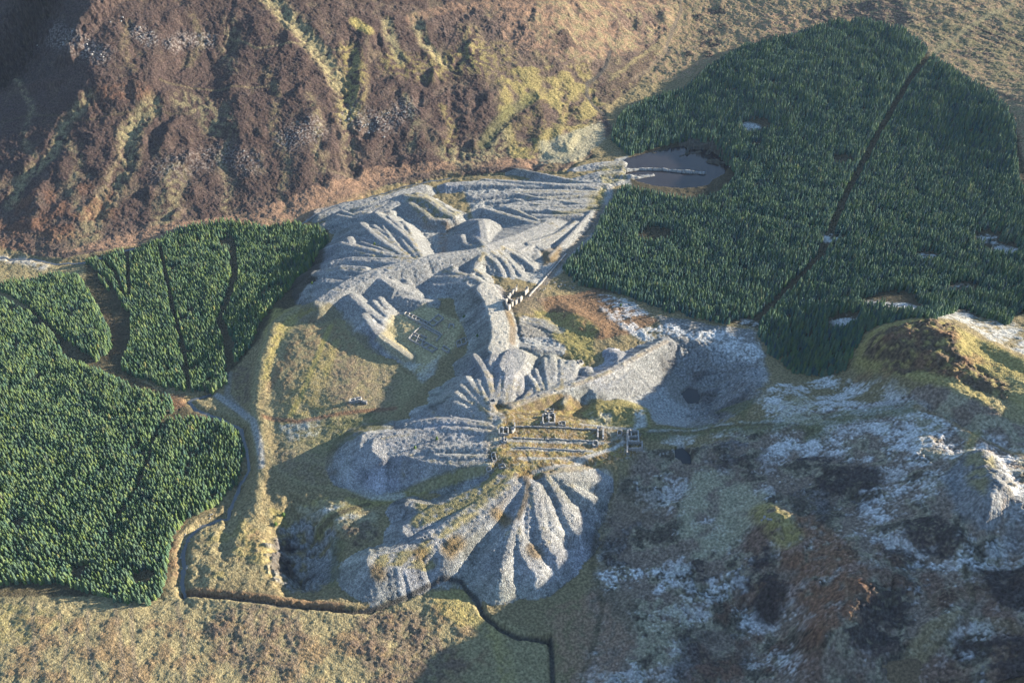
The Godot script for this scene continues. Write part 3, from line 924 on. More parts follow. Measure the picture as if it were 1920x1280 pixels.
	line([-506.3, -1107.8, -473.4, -1075.2, -440.5, -1061.7], 7, 8, K.rock, 0.3, 1.6, 3, 0.5, 0.62, 4)
	line([-407.6, -1095.8, -395.8, -1089.6], 6, 6, K.rock, 0.45, 1.6, 3, 0.5, 0.62, 4)
	line([-374.2, -1090.9, -362.3, -1104.6, -337.1, -1107.2], 5, 6, K.rock, 0.4, 1.4, 3, 0.5, 0.62, 4)
	line([-364.1, -945.9, -302.9, -972.6, -273.6, -961.1], 8, 10, K.rock, 0.25, 1.2, 3, 0.55, 0.66, 4)
	line([-173.7, -1032.1, -139.2, -1028.2, -117.2, -1047.7], 8, 10, K.rock, 0.35, 1.2, 3, 0.53, 0.66, 4)
	line([-237.8, -992.4, -211.2, -1008.2], 8, 10, K.rock, 0.4, 1.2, 3, 0.55, 0.66, 4)
	line([-558.6, -1010.3, -510, -1009.8, -448, -994.3, -395.4, -1010.1, -341.5, -1014.4], 0.6, 0.9, K.bank, 0.6)
	line([-320.7, -1117.6, -283.3, -1099.3, -237.7, -1110.4, -191.1, -1110], 0.6, 0.9, K.pale, 0.5)
	line([-378.8, -1046.9, -312.3, -1047.4, -255.5, -1055.5], 0.6, 0.9, K.straw, 0.5)
	patch([230.3, -1358.1, 668.8, -1301.4, 387, -588.9, 387.9, -650.7, 495.2, -910, 514.1, -983.3, 489.1, -1126.8, 469.3, -1209.6, 420.3, -1242.2, 353.5, -1231.9, 241.2, -1165.9, 151, -1143.3, 186.8, -1255.1], 6, 8, K.pale, 0.55, 0.5, 1, 0.3, 0.6)
	patch([230.3, -1358.1, 668.8, -1301.4, 387, -588.9, 387.9, -650.7, 495.2, -910, 514.1, -983.3, 489.1, -1126.8, 469.3, -1209.6, 420.3, -1242.2, 353.5, -1231.9, 241.2, -1165.9, 151, -1143.3, 186.8, -1255.1], 6, 8, K.pink, 0.55, 0.5, 2, 0.3, 0.62)
	patch([363.2, -1282.9, 483.8, -1294.7, 496.2, -1241.2, 472.5, -1222, 423.2, -1255, 370, -1249.7], 5, 6, K.heath, 0.8, 0.9, 2, 0.2, 0.5)
	patch([310, -1281.3, 363.2, -1282.9, 366, -1229.8, 314.3, -1227.8], 8, 6, K.pink, 0.6, 0.6, 2, 0.3, 0.6)
	patch([288.7, -1228.3, 321.6, -1232.7, 357.4, -1251.7, 337.4, -1214.8, 242.2, -1172.5], 4, 4, K.heath, 0.6, 0.8, 2, 0.3, 0.6)
	patch([478.3, -1220.4, 611.5, -1245, 638.4, -1213.6, 550.9, -987, 529.7, -1058, 498.2, -1157.9], 6, 6, K.grass, 0.45, 0.5, 1, 0.3, 0.6)
	patch([511.6, -1161.9, 557.6, -1153.8, 549.6, -1113.2, 515.4, -1134.9], 5, 6, K.heath, 0.6, 0.8, 2, 0.3, 0.6)
	line([486, -1147.1, 524.4, -1184.8, 573.8, -1225.5, 612.3, -1247.5], 2.5, 3, K.pale, 0.8, 0.2)
	line([466.6, -1223.6, 521.3, -1240.9, 582.9, -1255.6], 1, 2, K.heather, 0.6)
	line([544.2, -1199.8, 569.6, -1163.1], 0.8, 1.4, K.heather, 0.75, 0.8)
	line([552.5, -1206.8, 578, -1170.2], 0.8, 1.4, K.heather, 0.75, 0.8)
	line([563.5, -1212.4, 588.8, -1175.5], 0.8, 1.4, K.heather, 0.75, 0.8)
	line([537, -1190, 562.1, -1153], 0.8, 1.4, K.heather, 0.75, 0.8)
	line([574.4, -1203.2, 598.6, -1165.3], 0.8, 1.4, K.heather, 0.75, 0.8)
	line([563.8, -1192.8, 587.9, -1154.9], 0.8, 1.4, K.heather, 0.75, 0.8)
	line([515.1, -1063.9, 531.9, -1019.4, 550.9, -987], 1.2, 2, K.heather, 0.6)
	line([517.9, -987.1, 497.2, -909], 3, 4, K.bracken, 0.6)
	patch([228.1, -1295.2, 246.1, -1298.7, 247.4, -1285.8, 229.6, -1283.5], 4, 3, K.heather, 0.75, 1, 2, 0.15, 0.5)
	patch([234.5, -1261.7, 254.7, -1264, 255.4, -1249, 235.6, -1248.3], 4, 3, K.heather, 0.75, 1, 2, 0.15, 0.5)
	patch([230.3, -1237.8, 250.2, -1239.8, 250.7, -1223.9, 231.2, -1223.9], 4, 3, K.heather, 0.75, 1, 2, 0.15, 0.5)
	patch([245, -1239.5, 258.4, -1241.9, 258.7, -1225.9, 245.7, -1225], 4, 3, K.heather, 0.75, 1, 2, 0.15, 0.5)
	patch([209.4, -1215.3, 222.8, -1218.8, 223.5, -1203.4, 210.4, -1201.8], 4, 3, K.heather, 0.75, 1, 2, 0.15, 0.5)
	patch([231.7, -1212.2, 246.1, -1214.2, 246.4, -1197.6, 232.3, -1197.5], 4, 3, K.heather, 0.75, 1, 2, 0.15, 0.5)
	patch([259.3, -1273.9, 272.9, -1276.2, 273.5, -1261.4, 260.2, -1260.5], 4, 3, K.heather, 0.75, 1, 2, 0.15, 0.5)
	patch([246.4, -1307.9, 273.7, -1309.3, 274.8, -1296.3, 247.9, -1296.5], 4, 3, K.heather, 0.75, 1, 2, 0.15, 0.5)
	line([217.5, -1330.1, 217.2, -1302.6, 203, -1269.1, 191.2, -1229.8, 192.9, -1213.4], 1.2, 1.5, K.earth, 0.9, 0.2)
	line([209.6, -1280.9, 198.1, -1246.8, 187.5, -1218.6], 1, 1.2, K.earth, 0.8, 0.2)
	line([190.6, -1224.3, 163.5, -1177.7, 142.2, -1152.6], 1, 2, K.earth, 0.6, 0.2)
	line([119.1, -1196.6, 110.9, -1166.4, 100.4, -1148.2, 88.4, -1133.6, 86.5, -1116.3, 93.2, -1100, 104.6, -1085.4], 1.4, 2, K.wet, 0.85, 0.1)
	patch([115.9, -971.2, 158.2, -1024.1, 210.3, -1025.1, 240.3, -980.4, 229.1, -915.5, 184.7, -885.2, 140.1, -907.8, 120.6, -929.3], 2, 2, K.floor, 0.85, 0.4)
	patch([108.9, -990.1, 127, -1000.8, 123.9, -935.2, 104.3, -930.3], 2, 3, K.slate, 0.8, 0.6)
	line([237, -984.3, 221.9, -981.5, 209.8, -983.7], 2.1, 2, K.slate, 0.9, 0.6)
	line([198.9, -1032.7, 193.2, -1014.5, 189.3, -1001.9], 1.8, 2, K.slate, 0.9, 0.6)
	line([221.8, -1027.9, 217.1, -1011, 211.1, -1000.6], 1.8, 2, K.slate, 0.9, 0.6)
	line([114.2, -951.5, 130.9, -951.1, 148.3, -956.3], 1.8, 2, K.slate, 0.9, 0.6)
	line([115.1, -963.6, 135.3, -967.5, 157.8, -967, 179.8, -962.6, 203, -959.7], 1.2, 2, K.slate, 0.9, 0.6)
	line([125.8, -955.7, 142.8, -957.4], 1, 2, K.slate, 0.9, 0.6)
	line([181, -995.7, 191.4, -1000.7, 205.4, -1005.6], 1.2, 2, K.slate, 0.9, 0.6)
	line([211.3, -986.3, 219.3, -983, 221.9, -973.5], 1.2, 2, K.slate, 0.9, 0.6)
	line([192.3, -1017.1, 210.6, -1023.2, 223.5, -1011.4], 1.8, 2, K.slate, 0.9, 0.6)
	patch([178.9, -1027.8, 211.5, -1033.5, 234.4, -1002.9, 232.2, -961.3, 219.2, -969, 206.5, -996.3, 187.1, -999.9], 2, 2, K.frostg, 0.8, 0.8)
	patch([-516.2, -825.3, -466.9, -832.7, -410.9, -821.2, -398.5, -798.5, -436.4, -804.8, -479.1, -783.5, -493.4, -769.8], 5, 6, K.pale, 0.7, 0.4, 2, 0.2, 0.6)
	line([-500.7, -838.9, -478.8, -836.8, -453.3, -823.6], 3, 5, K.slatel, 0.7, 0.3, 2, 0.2, 0.6, 3)
	patch([-383.5, -767.2, -339.3, -717.2, -332.9, -694.6, -344.9, -673.1, -387.7, -734.5], 4, 5, K.bracken, 0.6, 0.5)
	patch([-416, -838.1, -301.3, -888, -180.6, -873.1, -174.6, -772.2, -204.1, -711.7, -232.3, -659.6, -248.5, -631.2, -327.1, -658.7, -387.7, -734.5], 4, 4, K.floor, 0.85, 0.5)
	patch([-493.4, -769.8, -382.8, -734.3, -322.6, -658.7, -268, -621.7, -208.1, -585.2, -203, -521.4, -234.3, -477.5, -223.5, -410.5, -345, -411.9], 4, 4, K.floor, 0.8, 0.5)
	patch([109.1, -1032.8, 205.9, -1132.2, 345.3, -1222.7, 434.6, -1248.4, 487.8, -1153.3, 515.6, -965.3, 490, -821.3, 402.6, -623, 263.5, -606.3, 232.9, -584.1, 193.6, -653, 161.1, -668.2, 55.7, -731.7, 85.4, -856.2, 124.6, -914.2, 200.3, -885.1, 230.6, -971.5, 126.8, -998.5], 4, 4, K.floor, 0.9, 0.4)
	line([303, -644.5, 305.5, -636.4], 5, 5, K.frostg, 0.9, 0.6, 7, 0.42, 0.6)
	line([288.1, -658.9, 291.1, -651.2], 5, 5, K.frostg, 0.8, 0.6, 7, 0.42, 0.62)
	line([303.4, -635.3, 305.5, -626.7], 5, 5, K.frostg, 0.8, 0.6, 7, 0.42, 0.62)
	line([417.2, -765.4, 421.8, -760.7], 5, 5, K.frostg, 0.8, 0.6, 7, 0.42, 0.62)
	line([422.7, -744.3, 426.9, -739.2], 5, 5, K.frostg, 0.8, 0.6, 7, 0.42, 0.62)
	line([259.3, -641.9, 262.5, -634.4], 5, 5, K.frostg, 0.8, 0.6, 7, 0.42, 0.62)
	line([286.8, -787.5, 292.2, -782.7], 5, 5, K.frostg, 0.8, 0.6, 7, 0.42, 0.62)
	line([358.3, -740.4, 363, -735.8], 5, 5, K.frostg, 0.8, 0.6, 7, 0.42, 0.62)
	line([257.8, -1036.2, 264.8, -1029.9], 5, 5, K.frostg, 0.8, 0.6, 7, 0.42, 0.62)
	line([189.3, -657.3, 194.5, -653.7], 5, 5, K.frostg, 0.8, 0.6, 7, 0.42, 0.62)
	line([345.7, -657.8, 349.5, -652.7], 5, 5, K.frostg, 0.8, 0.6, 7, 0.42, 0.62)
	line([366.3, -677.9, 370.1, -672.8], 5, 5, K.frostg, 0.8, 0.6, 7, 0.42, 0.62)
	patch([-198.3, -732.3, -147.8, -714.8, -114.8, -663.2, -67.6, -617.2, -89, -571.1, -126.7, -549, -131.4, -523.6, -165.4, -538.5, -195.8, -588.4, -203.8, -657.2], 5, 6, K.pale, 0.8, 0.35)
	patch([-184.5, -707.7, -146.8, -704, -112.5, -639, -111.7, -592.1, -165.5, -587, -190.1, -604.7, -193, -647.6], 8, 8, K.bracken, 0.4, 0.4, 2, 0.35, 0.65)
	patch([-185.4, -603.4, -174.4, -643.8, -151.9, -674.2, -132.7, -593.6, -164.6, -581.1], 8, 8, K.yellow, 0.5, 0.4, 2, 0.35, 0.6)
	patch([-132.7, -593.6, -90.2, -584.4, -87.5, -559.2, -117.3, -542.1, -146.7, -573.1], 6, 6, K.moss, 0.5, 0.4, 2, 0.3, 0.6)
	patch([-189.1, -679.5, -181.9, -692.1, -183.6, -645.4, -195.8, -612.1, -201.4, -631.3], 4, 5, K.rust, 0.5, 0.4, 2, 0.2, 0.6)
	patch([-214, -737.3, -165.5, -711.5, -184.5, -707.7, -194, -680.7, -199.1, -630.7, -201.2, -607.7, -211.1, -646.5, -214.1, -700.6], 4, 5, K.yellow, 0.85, 0.4, 2, 0.1, 0.5)
	patch([-151, -667.3, -85.7, -629.8, -89, -571.1, -131.3, -582.2, -151.6, -608.4], 6, 8, K.earth, 0.55, 0.4, 2, 0.2, 0.6)
	patch([-191.2, -587.2, -130.6, -576.5, -107.5, -592, -87.5, -559.2, -121.9, -545.3, -141.3, -536.7], 6, 6, K.grass, 0.6, 0.35, 2, 0.2, 0.6)
	patch([-181, -578.5, -148.3, -584.4, -137.5, -566, -168.9, -557.8], 5, 6, K.frostg, 0.5, 0.35, 7, 0.3, 0.6)
	line([-155, -696.7, -161.8, -648.5, -167.1, -611.1, -172.3, -589.5], 1.6, 1.6, K.yellow, 0.9, 0.2)
	line([-147.4, -674, -151.1, -634.6], 2, 3, K.yellow, 0.5)
	line([-196.4, -591.6, -164.6, -581.1, -131.6, -585, -90.5, -587.6], 1.4, 1.8, K.bracken, 0.8, 0.2)
	line([-197.2, -588.8, -188.5, -562.2, -171.5, -527.9, -153.2, -512.8, -129, -505.6, -97.4, -495.7], 1.2, 1.6, K.pale, 0.6, 0.2)
	patch([-185.1, -555.4, -142.2, -542.6, -126.7, -549, -122.9, -520.3, -136.8, -506.3, -170.5, -522.5], 5, 5, K.earth, 0.5, 0.3, 2, 0.3, 0.6)
	line([-186.7, -722.4, -205.2, -704.7, -208.7, -658.7, -204.9, -608.5, -194.7, -569.9, -186.5, -533.1, -181.8, -493.9], 2.2, 3.5, K.pale, 0.85, 0.3, 2, 0.05, 0.35, 2)
	line([-240.9, -627, -216.4, -604.8, -202, -586.9, -190.4, -556.8, -184.6, -532.2], 1.8, 1.8, K.slate, 0.75, 0.15)
	line([-235.6, -653.6, -231.7, -625.7, -213.6, -601.4], 1.6, 2, K.slated, 0.5, 0.15)
	patch([-237.2, -661, -218.7, -662, -206.2, -608.8, -223.5, -618], 4, 4, K.heath, 0.6, 0.5, 2, 0.3, 0.6)
	patch([-264, -623, -245.1, -626.1, -204.9, -590.7, -199.7, -565.2, -210.3, -585.6], 2, 3, K.pale, 0.55, 0.4)
	patch([-283.2, -629.5, -266.5, -632.4, -261.8, -614.6, -273.1, -608.2], 3, 3, K.bracken, 0.6, 0.4)
	patch([-201.7, -554.2, -187.2, -544.5, -177.9, -488.1, -197.7, -467.8, -200, -508.5], 3, 4, K.straw, 0.7, 0.5)
	patch([-236.7, -472.4, -203.5, -491.2, -173.2, -493, -158.4, -470.5, -160.3, -425.1, -212.4, -421.4, -221.3, -415.1], 4, 5, K.pale, 0.6, 0.7, 2, 0.25, 0.6)
	patch([-214.8, -475.5, -187.6, -488.9, -164.7, -487.7, -154.8, -431.4, -195.7, -426.2], 10, 6, K.yellow, 0.5, 0.8, 1, 0.4, 0.6)
	patch([-185, -477.3, -168.7, -468.5, -165.5, -450.4, -178.1, -443.7], 6, 5, K.rust, 0.5, 0.8, 2, 0.3, 0.6)
	line([-233.9, -482.9, -234.5, -462, -225.4, -433.2], 3, 4, K.bracken, 0.6, 0.4, 2, 0.2, 0.6)
	patch([-173.2, -493, -159.3, -489.8, -154.4, -481.2, -166, -473.7], 4, 4, K.moss, 0.7, 0.6)
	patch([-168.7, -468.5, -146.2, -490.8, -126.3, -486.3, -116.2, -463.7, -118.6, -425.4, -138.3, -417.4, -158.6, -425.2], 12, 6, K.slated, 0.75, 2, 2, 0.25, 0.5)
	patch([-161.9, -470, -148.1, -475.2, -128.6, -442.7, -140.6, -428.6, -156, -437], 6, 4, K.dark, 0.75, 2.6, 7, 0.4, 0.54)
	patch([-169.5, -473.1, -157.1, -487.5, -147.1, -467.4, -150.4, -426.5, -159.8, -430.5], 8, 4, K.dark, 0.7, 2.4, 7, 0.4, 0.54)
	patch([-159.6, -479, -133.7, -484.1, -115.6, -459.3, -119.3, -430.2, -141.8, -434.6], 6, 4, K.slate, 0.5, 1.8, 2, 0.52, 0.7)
	patch([-158.1, -494.2, -120.1, -496.1, -88.3, -479.5, -92.8, -451.1, -124.5, -470.2, -149.5, -487.1], 5, 6, K.greyg, 0.6, 0.5, 2, 0.1, 0.6)
	patch([-138.3, -489.5, -119.3, -490.5, -102.6, -475.2, -124.9, -473.9], 5, 5, K.frostg, 0.6, 0.5, 7, 0.3, 0.6)
	patch([-116.9, -470.1, -95, -472.4, -86.1, -457.4, -106.8, -448.1], 5, 5, K.heather, 0.7, 0.9, 2, 0.2, 0.6)
	patch([-128.1, -467.6, -111.7, -458.1, -110.7, -419.6, -120.8, -416.6], 4, 4, K.grass, 0.6, 0.5)
	patch([-347, -416.6, -214.9, -417.1, -108, -398.6, -44.7, -418.3, -20.2, -400.7, 26, -371.8, 30.8, -328.4, -310.3, -330.6], 4, 4, K.pale, 0.7, 0.6)
	patch([-341, -402.7, -222.8, -396.5, -106.9, -390.2, -41.1, -413.4, -13.2, -380.3, -6.2, -329.4, -310.3, -330.6], 10, 8, K.bracken, 0.45, 0.7, 1, 0.4, 0.65)
	patch([-191.4, -408.1, -135.8, -403.1, -118.4, -377.7, -132.2, -343.4, -179.7, -358.3, -195.2, -395.2], 10, 8, K.heath, 0.65, 0.9, 2, 0.25, 0.6)
	patch([-101.2, -398.5, -60.8, -401.4, -46.4, -384.9, -19.2, -357.6, -43.8, -339.7, -81.7, -343, -100.8, -369.6], 8, 8, K.heath, 0.7, 0.9, 2, 0.2, 0.55)
	patch([-54.8, -413.4, -34.3, -413.4, -20, -392.5, -29.8, -384.6, -47.1, -397], 5, 5, K.yellow, 0.6, 0.4)
	line([-34.3, -415.4, -28.6, -396.7, -9.9, -380.3, -4.8, -364.9, -1.6, -343], 3, 4, K.yellow, 0.6, 0.4, 2, 0.2, 0.6)
	patch([-20.2, -400.7, 22.8, -373.7, 21.6, -328.8, 0, -329.3, -9.8, -376.4], 5, 5, K.pale, 0.5, 0.6, 2, 0.2, 0.6)
	patch([-345, -411.9, -310.2, -411.4, -276.8, -396.5, -297.2, -379.5, -331.3, -380.6], 8, 8, K.moss, 0.5, 0.6, 2, 0.3, 0.6)
	line([-310.2, -411.4, -296.2, -379.4, -282.1, -343.9], 0.7, 1.2, K.earth, 0.6, 0.4)
	line([-289, -401.5, -274.9, -378.8, -266.1, -343.6], 0.7, 1.2, K.earth, 0.6, 0.4)
	line([-270.8, -403.4, -262.8, -378.4, -244, -343.5], 0.7, 1.2, K.earth, 0.6, 0.4)
	line([-255.2, -407.9, -242, -378.4, -228.3, -343.6], 0.7, 1.2, K.earth, 0.6, 0.4)
	line([-245, -408, -234.6, -378.5, -222, -343.6], 0.7, 1.2, K.earth, 0.6, 0.4)
	line([-216.5, -410.3, -202.9, -378.5, -193.7, -343.6], 0.7, 1.2, K.earth, 0.6, 0.4)
	line([-165.1, -398, -159, -377.5, -159, -343.5], 0.7, 1.2, K.earth, 0.6, 0.4)
	line([-135, -398.6, -136.4, -377.6, -124.3, -343.4], 0.7, 1.2, K.earth, 0.6, 0.4)
	line([-214.5, -418.4, -185.6, -413.3, -150, -406.9, -122.3, -403.5, -101.5, -400.6, -88.1, -402.5, -68.3, -409.7, -54.9, -416.6, -44.8, -421.1, -32.8, -420], 1.1, 1, K.wet, 0.9, 0.2)
	line([-32.8, -420, -22.1, -407, -18.5, -396.5, -8.3, -386.1, 3.3, -379.2, 22.2, -375.7], 1.1, 1, K.wet, 0.9, 0.2)
	line([23.6, -377.5, 24.2, -364.3, 24.2, -342.5], 1.1, 1, K.wet, 0.9, 0.2)
	line([-215.2, -421.1, -186.3, -416.4, -150.6, -410.5, -122.8, -407.1, -108.8, -404.5], 1.6, 1.2, K.rust, 0.6, 0.4)
	line([-16.7, -502.4, -37.1, -499.2, -59.6, -496.9, -82.1, -492.9, -104.1, -487.9, -125.3, -478.4, -132.7, -474.6], 3.2, 2.5, K.moss, 0.8, 0.2)
	line([-100.4, -488, -118, -480.6, -132.7, -474.6], 1.3, 1.4, K.bank, 0.8, 0.2)
	line([-123.5, -525.1, -113.5, -505.3, -97.4, -495.7, -78.3, -493.3], 2, 3, K.frostg, 0.5, 0.3)
	patch([-150.4, -493.5, -135.6, -498.3, -101, -493.3, -118.6, -485.3], 3, 3, K.yellow, 0.6, 0.5, 2, 0.3, 0.6)
	patch([-102.8, -703.9, -73.8, -718.5, -40.6, -692.7, -43.8, -657.7, -60.4, -639.4, -67.8, -620.7, -86.2, -636.5, -115, -667.5], 4, 5, K.shelf, 0.8, 0.35)
	patch([-95.2, -695.6, -45.3, -695.6, -48.2, -658.5, -88.6, -668.5], 8, 8, K.pink, 0.4, 0.3, 2, 0.4, 0.65)
	patch([-91.1, -643.4, -69.1, -640.9, -56.7, -652.7, -59.6, -625.8, -71.7, -614.6], 3, 4, K.frostg, 0.5, 0.3, 7, 0.2, 0.6)
	patch([18.1, -707.8, 73.7, -725, 106.6, -687.2, 122.6, -671.8, 104.2, -660.4, 68.9, -650.1, 35.2, -672], 5, 5, K.bracken, 0.7, 0.4)
	patch([13.5, -696.1, 53.4, -685.3, 74, -662.4, 63.9, -637.4, 42.9, -645.1, 21.9, -665.2], 4, 5, K.yellow, 0.75, 0.4, 2, 0.1, 0.5)
	patch([6.7, -685.3, 31.1, -681.1, 34.4, -645.4, 8.6, -651.8, 2.2, -666.5], 4, 4, K.slated, 0.75, 0.7)
	patch([2.2, -656.2, 30.4, -658.5, 45.1, -645, 42.6, -636.6, 17.1, -639.1, 4.3, -647.9], 3, 3, K.slate, 0.85, 0.9)
	patch([43.7, -665.2, 69.5, -659.5, 67.7, -630.5, 54.2, -615.6, 42.7, -639.2], 4, 4, K.moss, 0.8, 0.5)
	patch([-13.9, -730.2, 23.1, -728.1, 31.8, -708.9, 17.8, -686.6, -4.4, -688.6], 4, 4, K.earth, 0.6, 0.4)
	patch([24.5, -793.8, 49.6, -807.8, 43.7, -779.2, 26.5, -770.2], 3, 4, K.orange, 0.8, 0.3)
	line([90.4, -889.5, 76.7, -840.6, 49, -789, 28.1, -739.2, 13.6, -707.8], 2, 2.5, K.earth, 0.75, 0.2)
	line([49, -791.1, 29.3, -750.2], 1, 1, K.bank, 0.7)
	patch([75.9, -915.4, 98.4, -924.6, 93.5, -895.1, 73.2, -871.5], 4, 5, K.moss, 0.6, 0.4)
	line([93.2, -929.3, 84.4, -880.9, 52.1, -866.6], 2, 3, K.moss, 0.5)
	line([41.8, -869.5, 73.2, -871.5, 95.9, -929.3], 1.5, 2, K.moss, 0.6)
	patch([90.6, -975.1, 120.3, -989.5, 122.3, -947.7, 93.2, -929.3], 4, 4, K.moss, 0.75, 0.6, 2, 0.2, 0.5)
	patch([-111.5, -917, -88.2, -930.8, -58.1, -880.8, -42.9, -894.6, -52.2, -865.4, -83.5, -861, -101.3, -888.7], 4, 4, K.moss, 0.75, 0.8, 2, 0.25, 0.55)
	line([-64.9, -856.9, -66.7, -838.3, -64.1, -783.8], 3, 3, K.pink, 0.6, 0.9, 2, 0.3, 0.6)
	line([-80.8, -862.4, -57.2, -855.9, -62.9, -843.8], 5, 5, K.earth, 0.5, 0.9, 2, 0.3, 0.6)
	line([-106.4, -949.3, -141.5, -912.5, -162.2, -900.7], 1, 1.5, K.greyg, 0.6)
	patch([119, -679.1, 148.3, -669.4, 196.2, -649, 197.7, -593.1, 188.5, -572.3, 163.4, -557.2, 141.3, -536.8, 107.8, -542.7, 97.4, -586.1, 72.4, -582.2, 90.2, -603, 122.8, -636], 4, 5, K.slated, 0.8, 0.6)
	patch([64.6, -725.9, 99.3, -704.3, 122.6, -671.8, 147.3, -662.3, 196.2, -649, 195.8, -602.5, 182.2, -614.1, 145, -643.6, 103.2, -648.9, 79.2, -675], 5, 5, K.frost, 0.65, 0.5, 7, 0.42, 0.66)
	patch([146.5, -655.6, 197.8, -635.1, 192.2, -571.7, 170.5, -591.6, 152.2, -632.3], 5, 5, K.frostg, 0.7, 0.6, 7, 0.3, 0.6)
	patch([65.2, -599.3, 113.9, -633.6, 123, -592.1, 130.4, -558.1, 104.4, -546.4, 72.3, -580], 4, 4, K.slate, 0.8, 0.7)
	patch([92.5, -578.5, 126.4, -586.5, 142.9, -564.6, 127.4, -542.9, 103.9, -542.5], 3, 3, K.slate, 0.8, 0.5)
	patch([56.1, -575.8, 84, -574.1, 103.4, -566.6, 101.6, -539.3, 84, -533.7, 57.6, -540.4, 49.2, -559.7], 3, 4, K.moss, 0.8, 0.5)
	patch([55.1, -559.6, 74.3, -554.8, 69.2, -540.4, 55.9, -543.7], 3, 3, K.slate, 0.55, 0.7, 2, 0.3, 0.6)
	patch([88.4, -558.5, 99.8, -555.6, 97.8, -539.5, 86.2, -537.3], 3, 3, K.frostg, 0.7, 0.5, 7, 0.3, 0.6)
	mark(area([-21.7, -565.1, 0, -568.3, 40, -578.8, 59.8, -570.9, 50.4, -547.9, 84, -534.7, 96.9, -530.9, 89.5, -512.2, 74.3, -507.8, 59.4, -502.8, 25.6, -492.8, 0, -489.5, -16.6, -500.9, -20.8, -525.4], 0, 0.5), 3, 0.0)
	mark(area([95.3, -514.7, 127, -517, 202.1, -533.4, 236.9, -577.9, 250.9, -581.5, 262.3, -602.2, 285.5, -600.2, 394.8, -605.8, 267.2, -284.6, 30.8, -328.4, 47.1, -401.9, 61.4, -470.5], 0, 0.5), 4, 0.0)
	mark(brush([-240.9, -627, -216.4, -604.8, -202, -586.9, -190.4, -556.8, -184.6, -532.2], 1.8, 0.5), 2)
	mark(brush([-16.7, -502.4, -37.1, -499.2, -59.6, -496.9, -82.1, -492.9, -104.1, -487.9, -125.3, -478.4, -132.7, -474.6], 3, 0.5), 2)
	mark(brush([0, -561.9, 15.8, -570.5, 36, -580.4, 56.5, -589.9, 73.4, -599.6, 84.3, -608.1, 100, -621.9, 123.2, -641.1], 1.6, 0.5), 2)
	mark(brush([97.2, -533.6, 148.4, -535.8, 182.4, -525.4, 220.3, -520.7, 267.1, -516.1], 1.6, 0.5), 2)
	mark(brush([90.4, -889.5, 76.7, -840.6, 49, -789, 28.1, -739.2, 13.6, -707.8], 2, 0.5), 2)
	mark(brush([486, -1147.1, 524.4, -1184.8, 573.8, -1225.5, 612.3, -1247.5], 2.5, 0.5), 2)
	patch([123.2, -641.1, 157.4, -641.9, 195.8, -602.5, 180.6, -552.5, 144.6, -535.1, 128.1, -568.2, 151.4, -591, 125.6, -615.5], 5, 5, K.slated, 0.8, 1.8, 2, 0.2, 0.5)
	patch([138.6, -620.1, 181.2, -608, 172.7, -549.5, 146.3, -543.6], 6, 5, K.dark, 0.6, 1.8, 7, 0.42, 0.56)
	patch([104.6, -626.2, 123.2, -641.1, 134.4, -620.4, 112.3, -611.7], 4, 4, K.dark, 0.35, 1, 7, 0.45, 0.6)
	patch([-21.7, -565.1, 0, -568.3, 40, -578.8, 59.8, -570.9, 50.4, -547.9, 84, -534.7, 96.9, -530.9, 89.5, -512.2, 74.3, -507.8, 59.4, -502.8, 25.6, -492.8, 0, -489.5, -16.6, -500.9, -20.8, -525.4], 3, 4, K.orange, 0.85, 0.5)
	patch([-21.7, -565.1, 0, -568.3, 40, -578.8, 55.4, -563.7, 84, -533.7, 82.1, -512.4, 25.6, -492.8, -16.6, -500.9], 3, 3, K.yellow, 0.6, 0.5, 2, 0.4, 0.65)
	patch([-21.8, -571.2, 92.2, -539.9, 85.4, -507.5, -18.5, -498], 3, 3, K.slated, 0.5, 0.5, 3, 0.56, 0.75)
	line([-1.9, -538.7, 65.1, -537.1], 0.9, 1, K.bank, 0.75, 0.3)
	line([-7.6, -526.9, 64.3, -524.3], 0.9, 1, K.slate, 0.75, 0.3)
	line([0, -518.5, 56.3, -516.4], 0.9, 1, K.slate, 0.75, 0.3)
	line([5.6, -507.6, 44.7, -509.9], 0.9, 1, K.slate, 0.75, 0.3)
	line([14.7, -498, 48.4, -505.8], 0.9, 1, K.slate, 0.75, 0.3)
	line([3.9, -554.7, 31.3, -556.5], 0.9, 1, K.bank, 0.75, 0.3)
	line([35.2, -555.2, 54.6, -551.6], 0.9, 1, K.bank, 0.75, 0.3)
	line([50.2, -543.7, 88.1, -537.2], 0.9, 1, K.slate, 0.75, 0.3)
	line([44.7, -507.3, 71.4, -519, 79.5, -525.3], 1, 1.2, K.slatel, 0.8, 0.2)
	patch([61.5, -540.4, 86.2, -537.3, 86.5, -520.2, 60.5, -524.3], 4, 4, K.slated, 0.5, 0.6, 2, 0.3, 0.6)
	line([0, -561.9, 15.8, -570.5, 36, -580.4, 56.5, -589.9, 73.4, -599.6, 84.3, -608.1, 100, -621.9, 123.2, -641.1], 1.3, 1.2, K.orange, 0.85, 0.2)
	line([-16.4, -604.3, -13.9, -572.6, -9.8, -557.9], 1.5, 3, K.orange, 0.5, 0.4, 2, 0.3, 0.6)
	line([-21.8, -568.2, -32.3, -586.6], 1, 2, K.orange, 0.5, 0.4, 2, 0.4, 0.6)
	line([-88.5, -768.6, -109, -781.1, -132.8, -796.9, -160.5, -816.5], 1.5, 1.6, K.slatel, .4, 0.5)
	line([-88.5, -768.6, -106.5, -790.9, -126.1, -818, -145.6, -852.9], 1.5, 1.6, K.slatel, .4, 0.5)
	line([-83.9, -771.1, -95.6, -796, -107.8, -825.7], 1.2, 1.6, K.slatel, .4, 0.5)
	line([-81.8, -775.2, -94.1, -807.8, -115.2, -845, -134.5, -874.8], 1.2, 1.6, K.slatel, .4, 0.5)
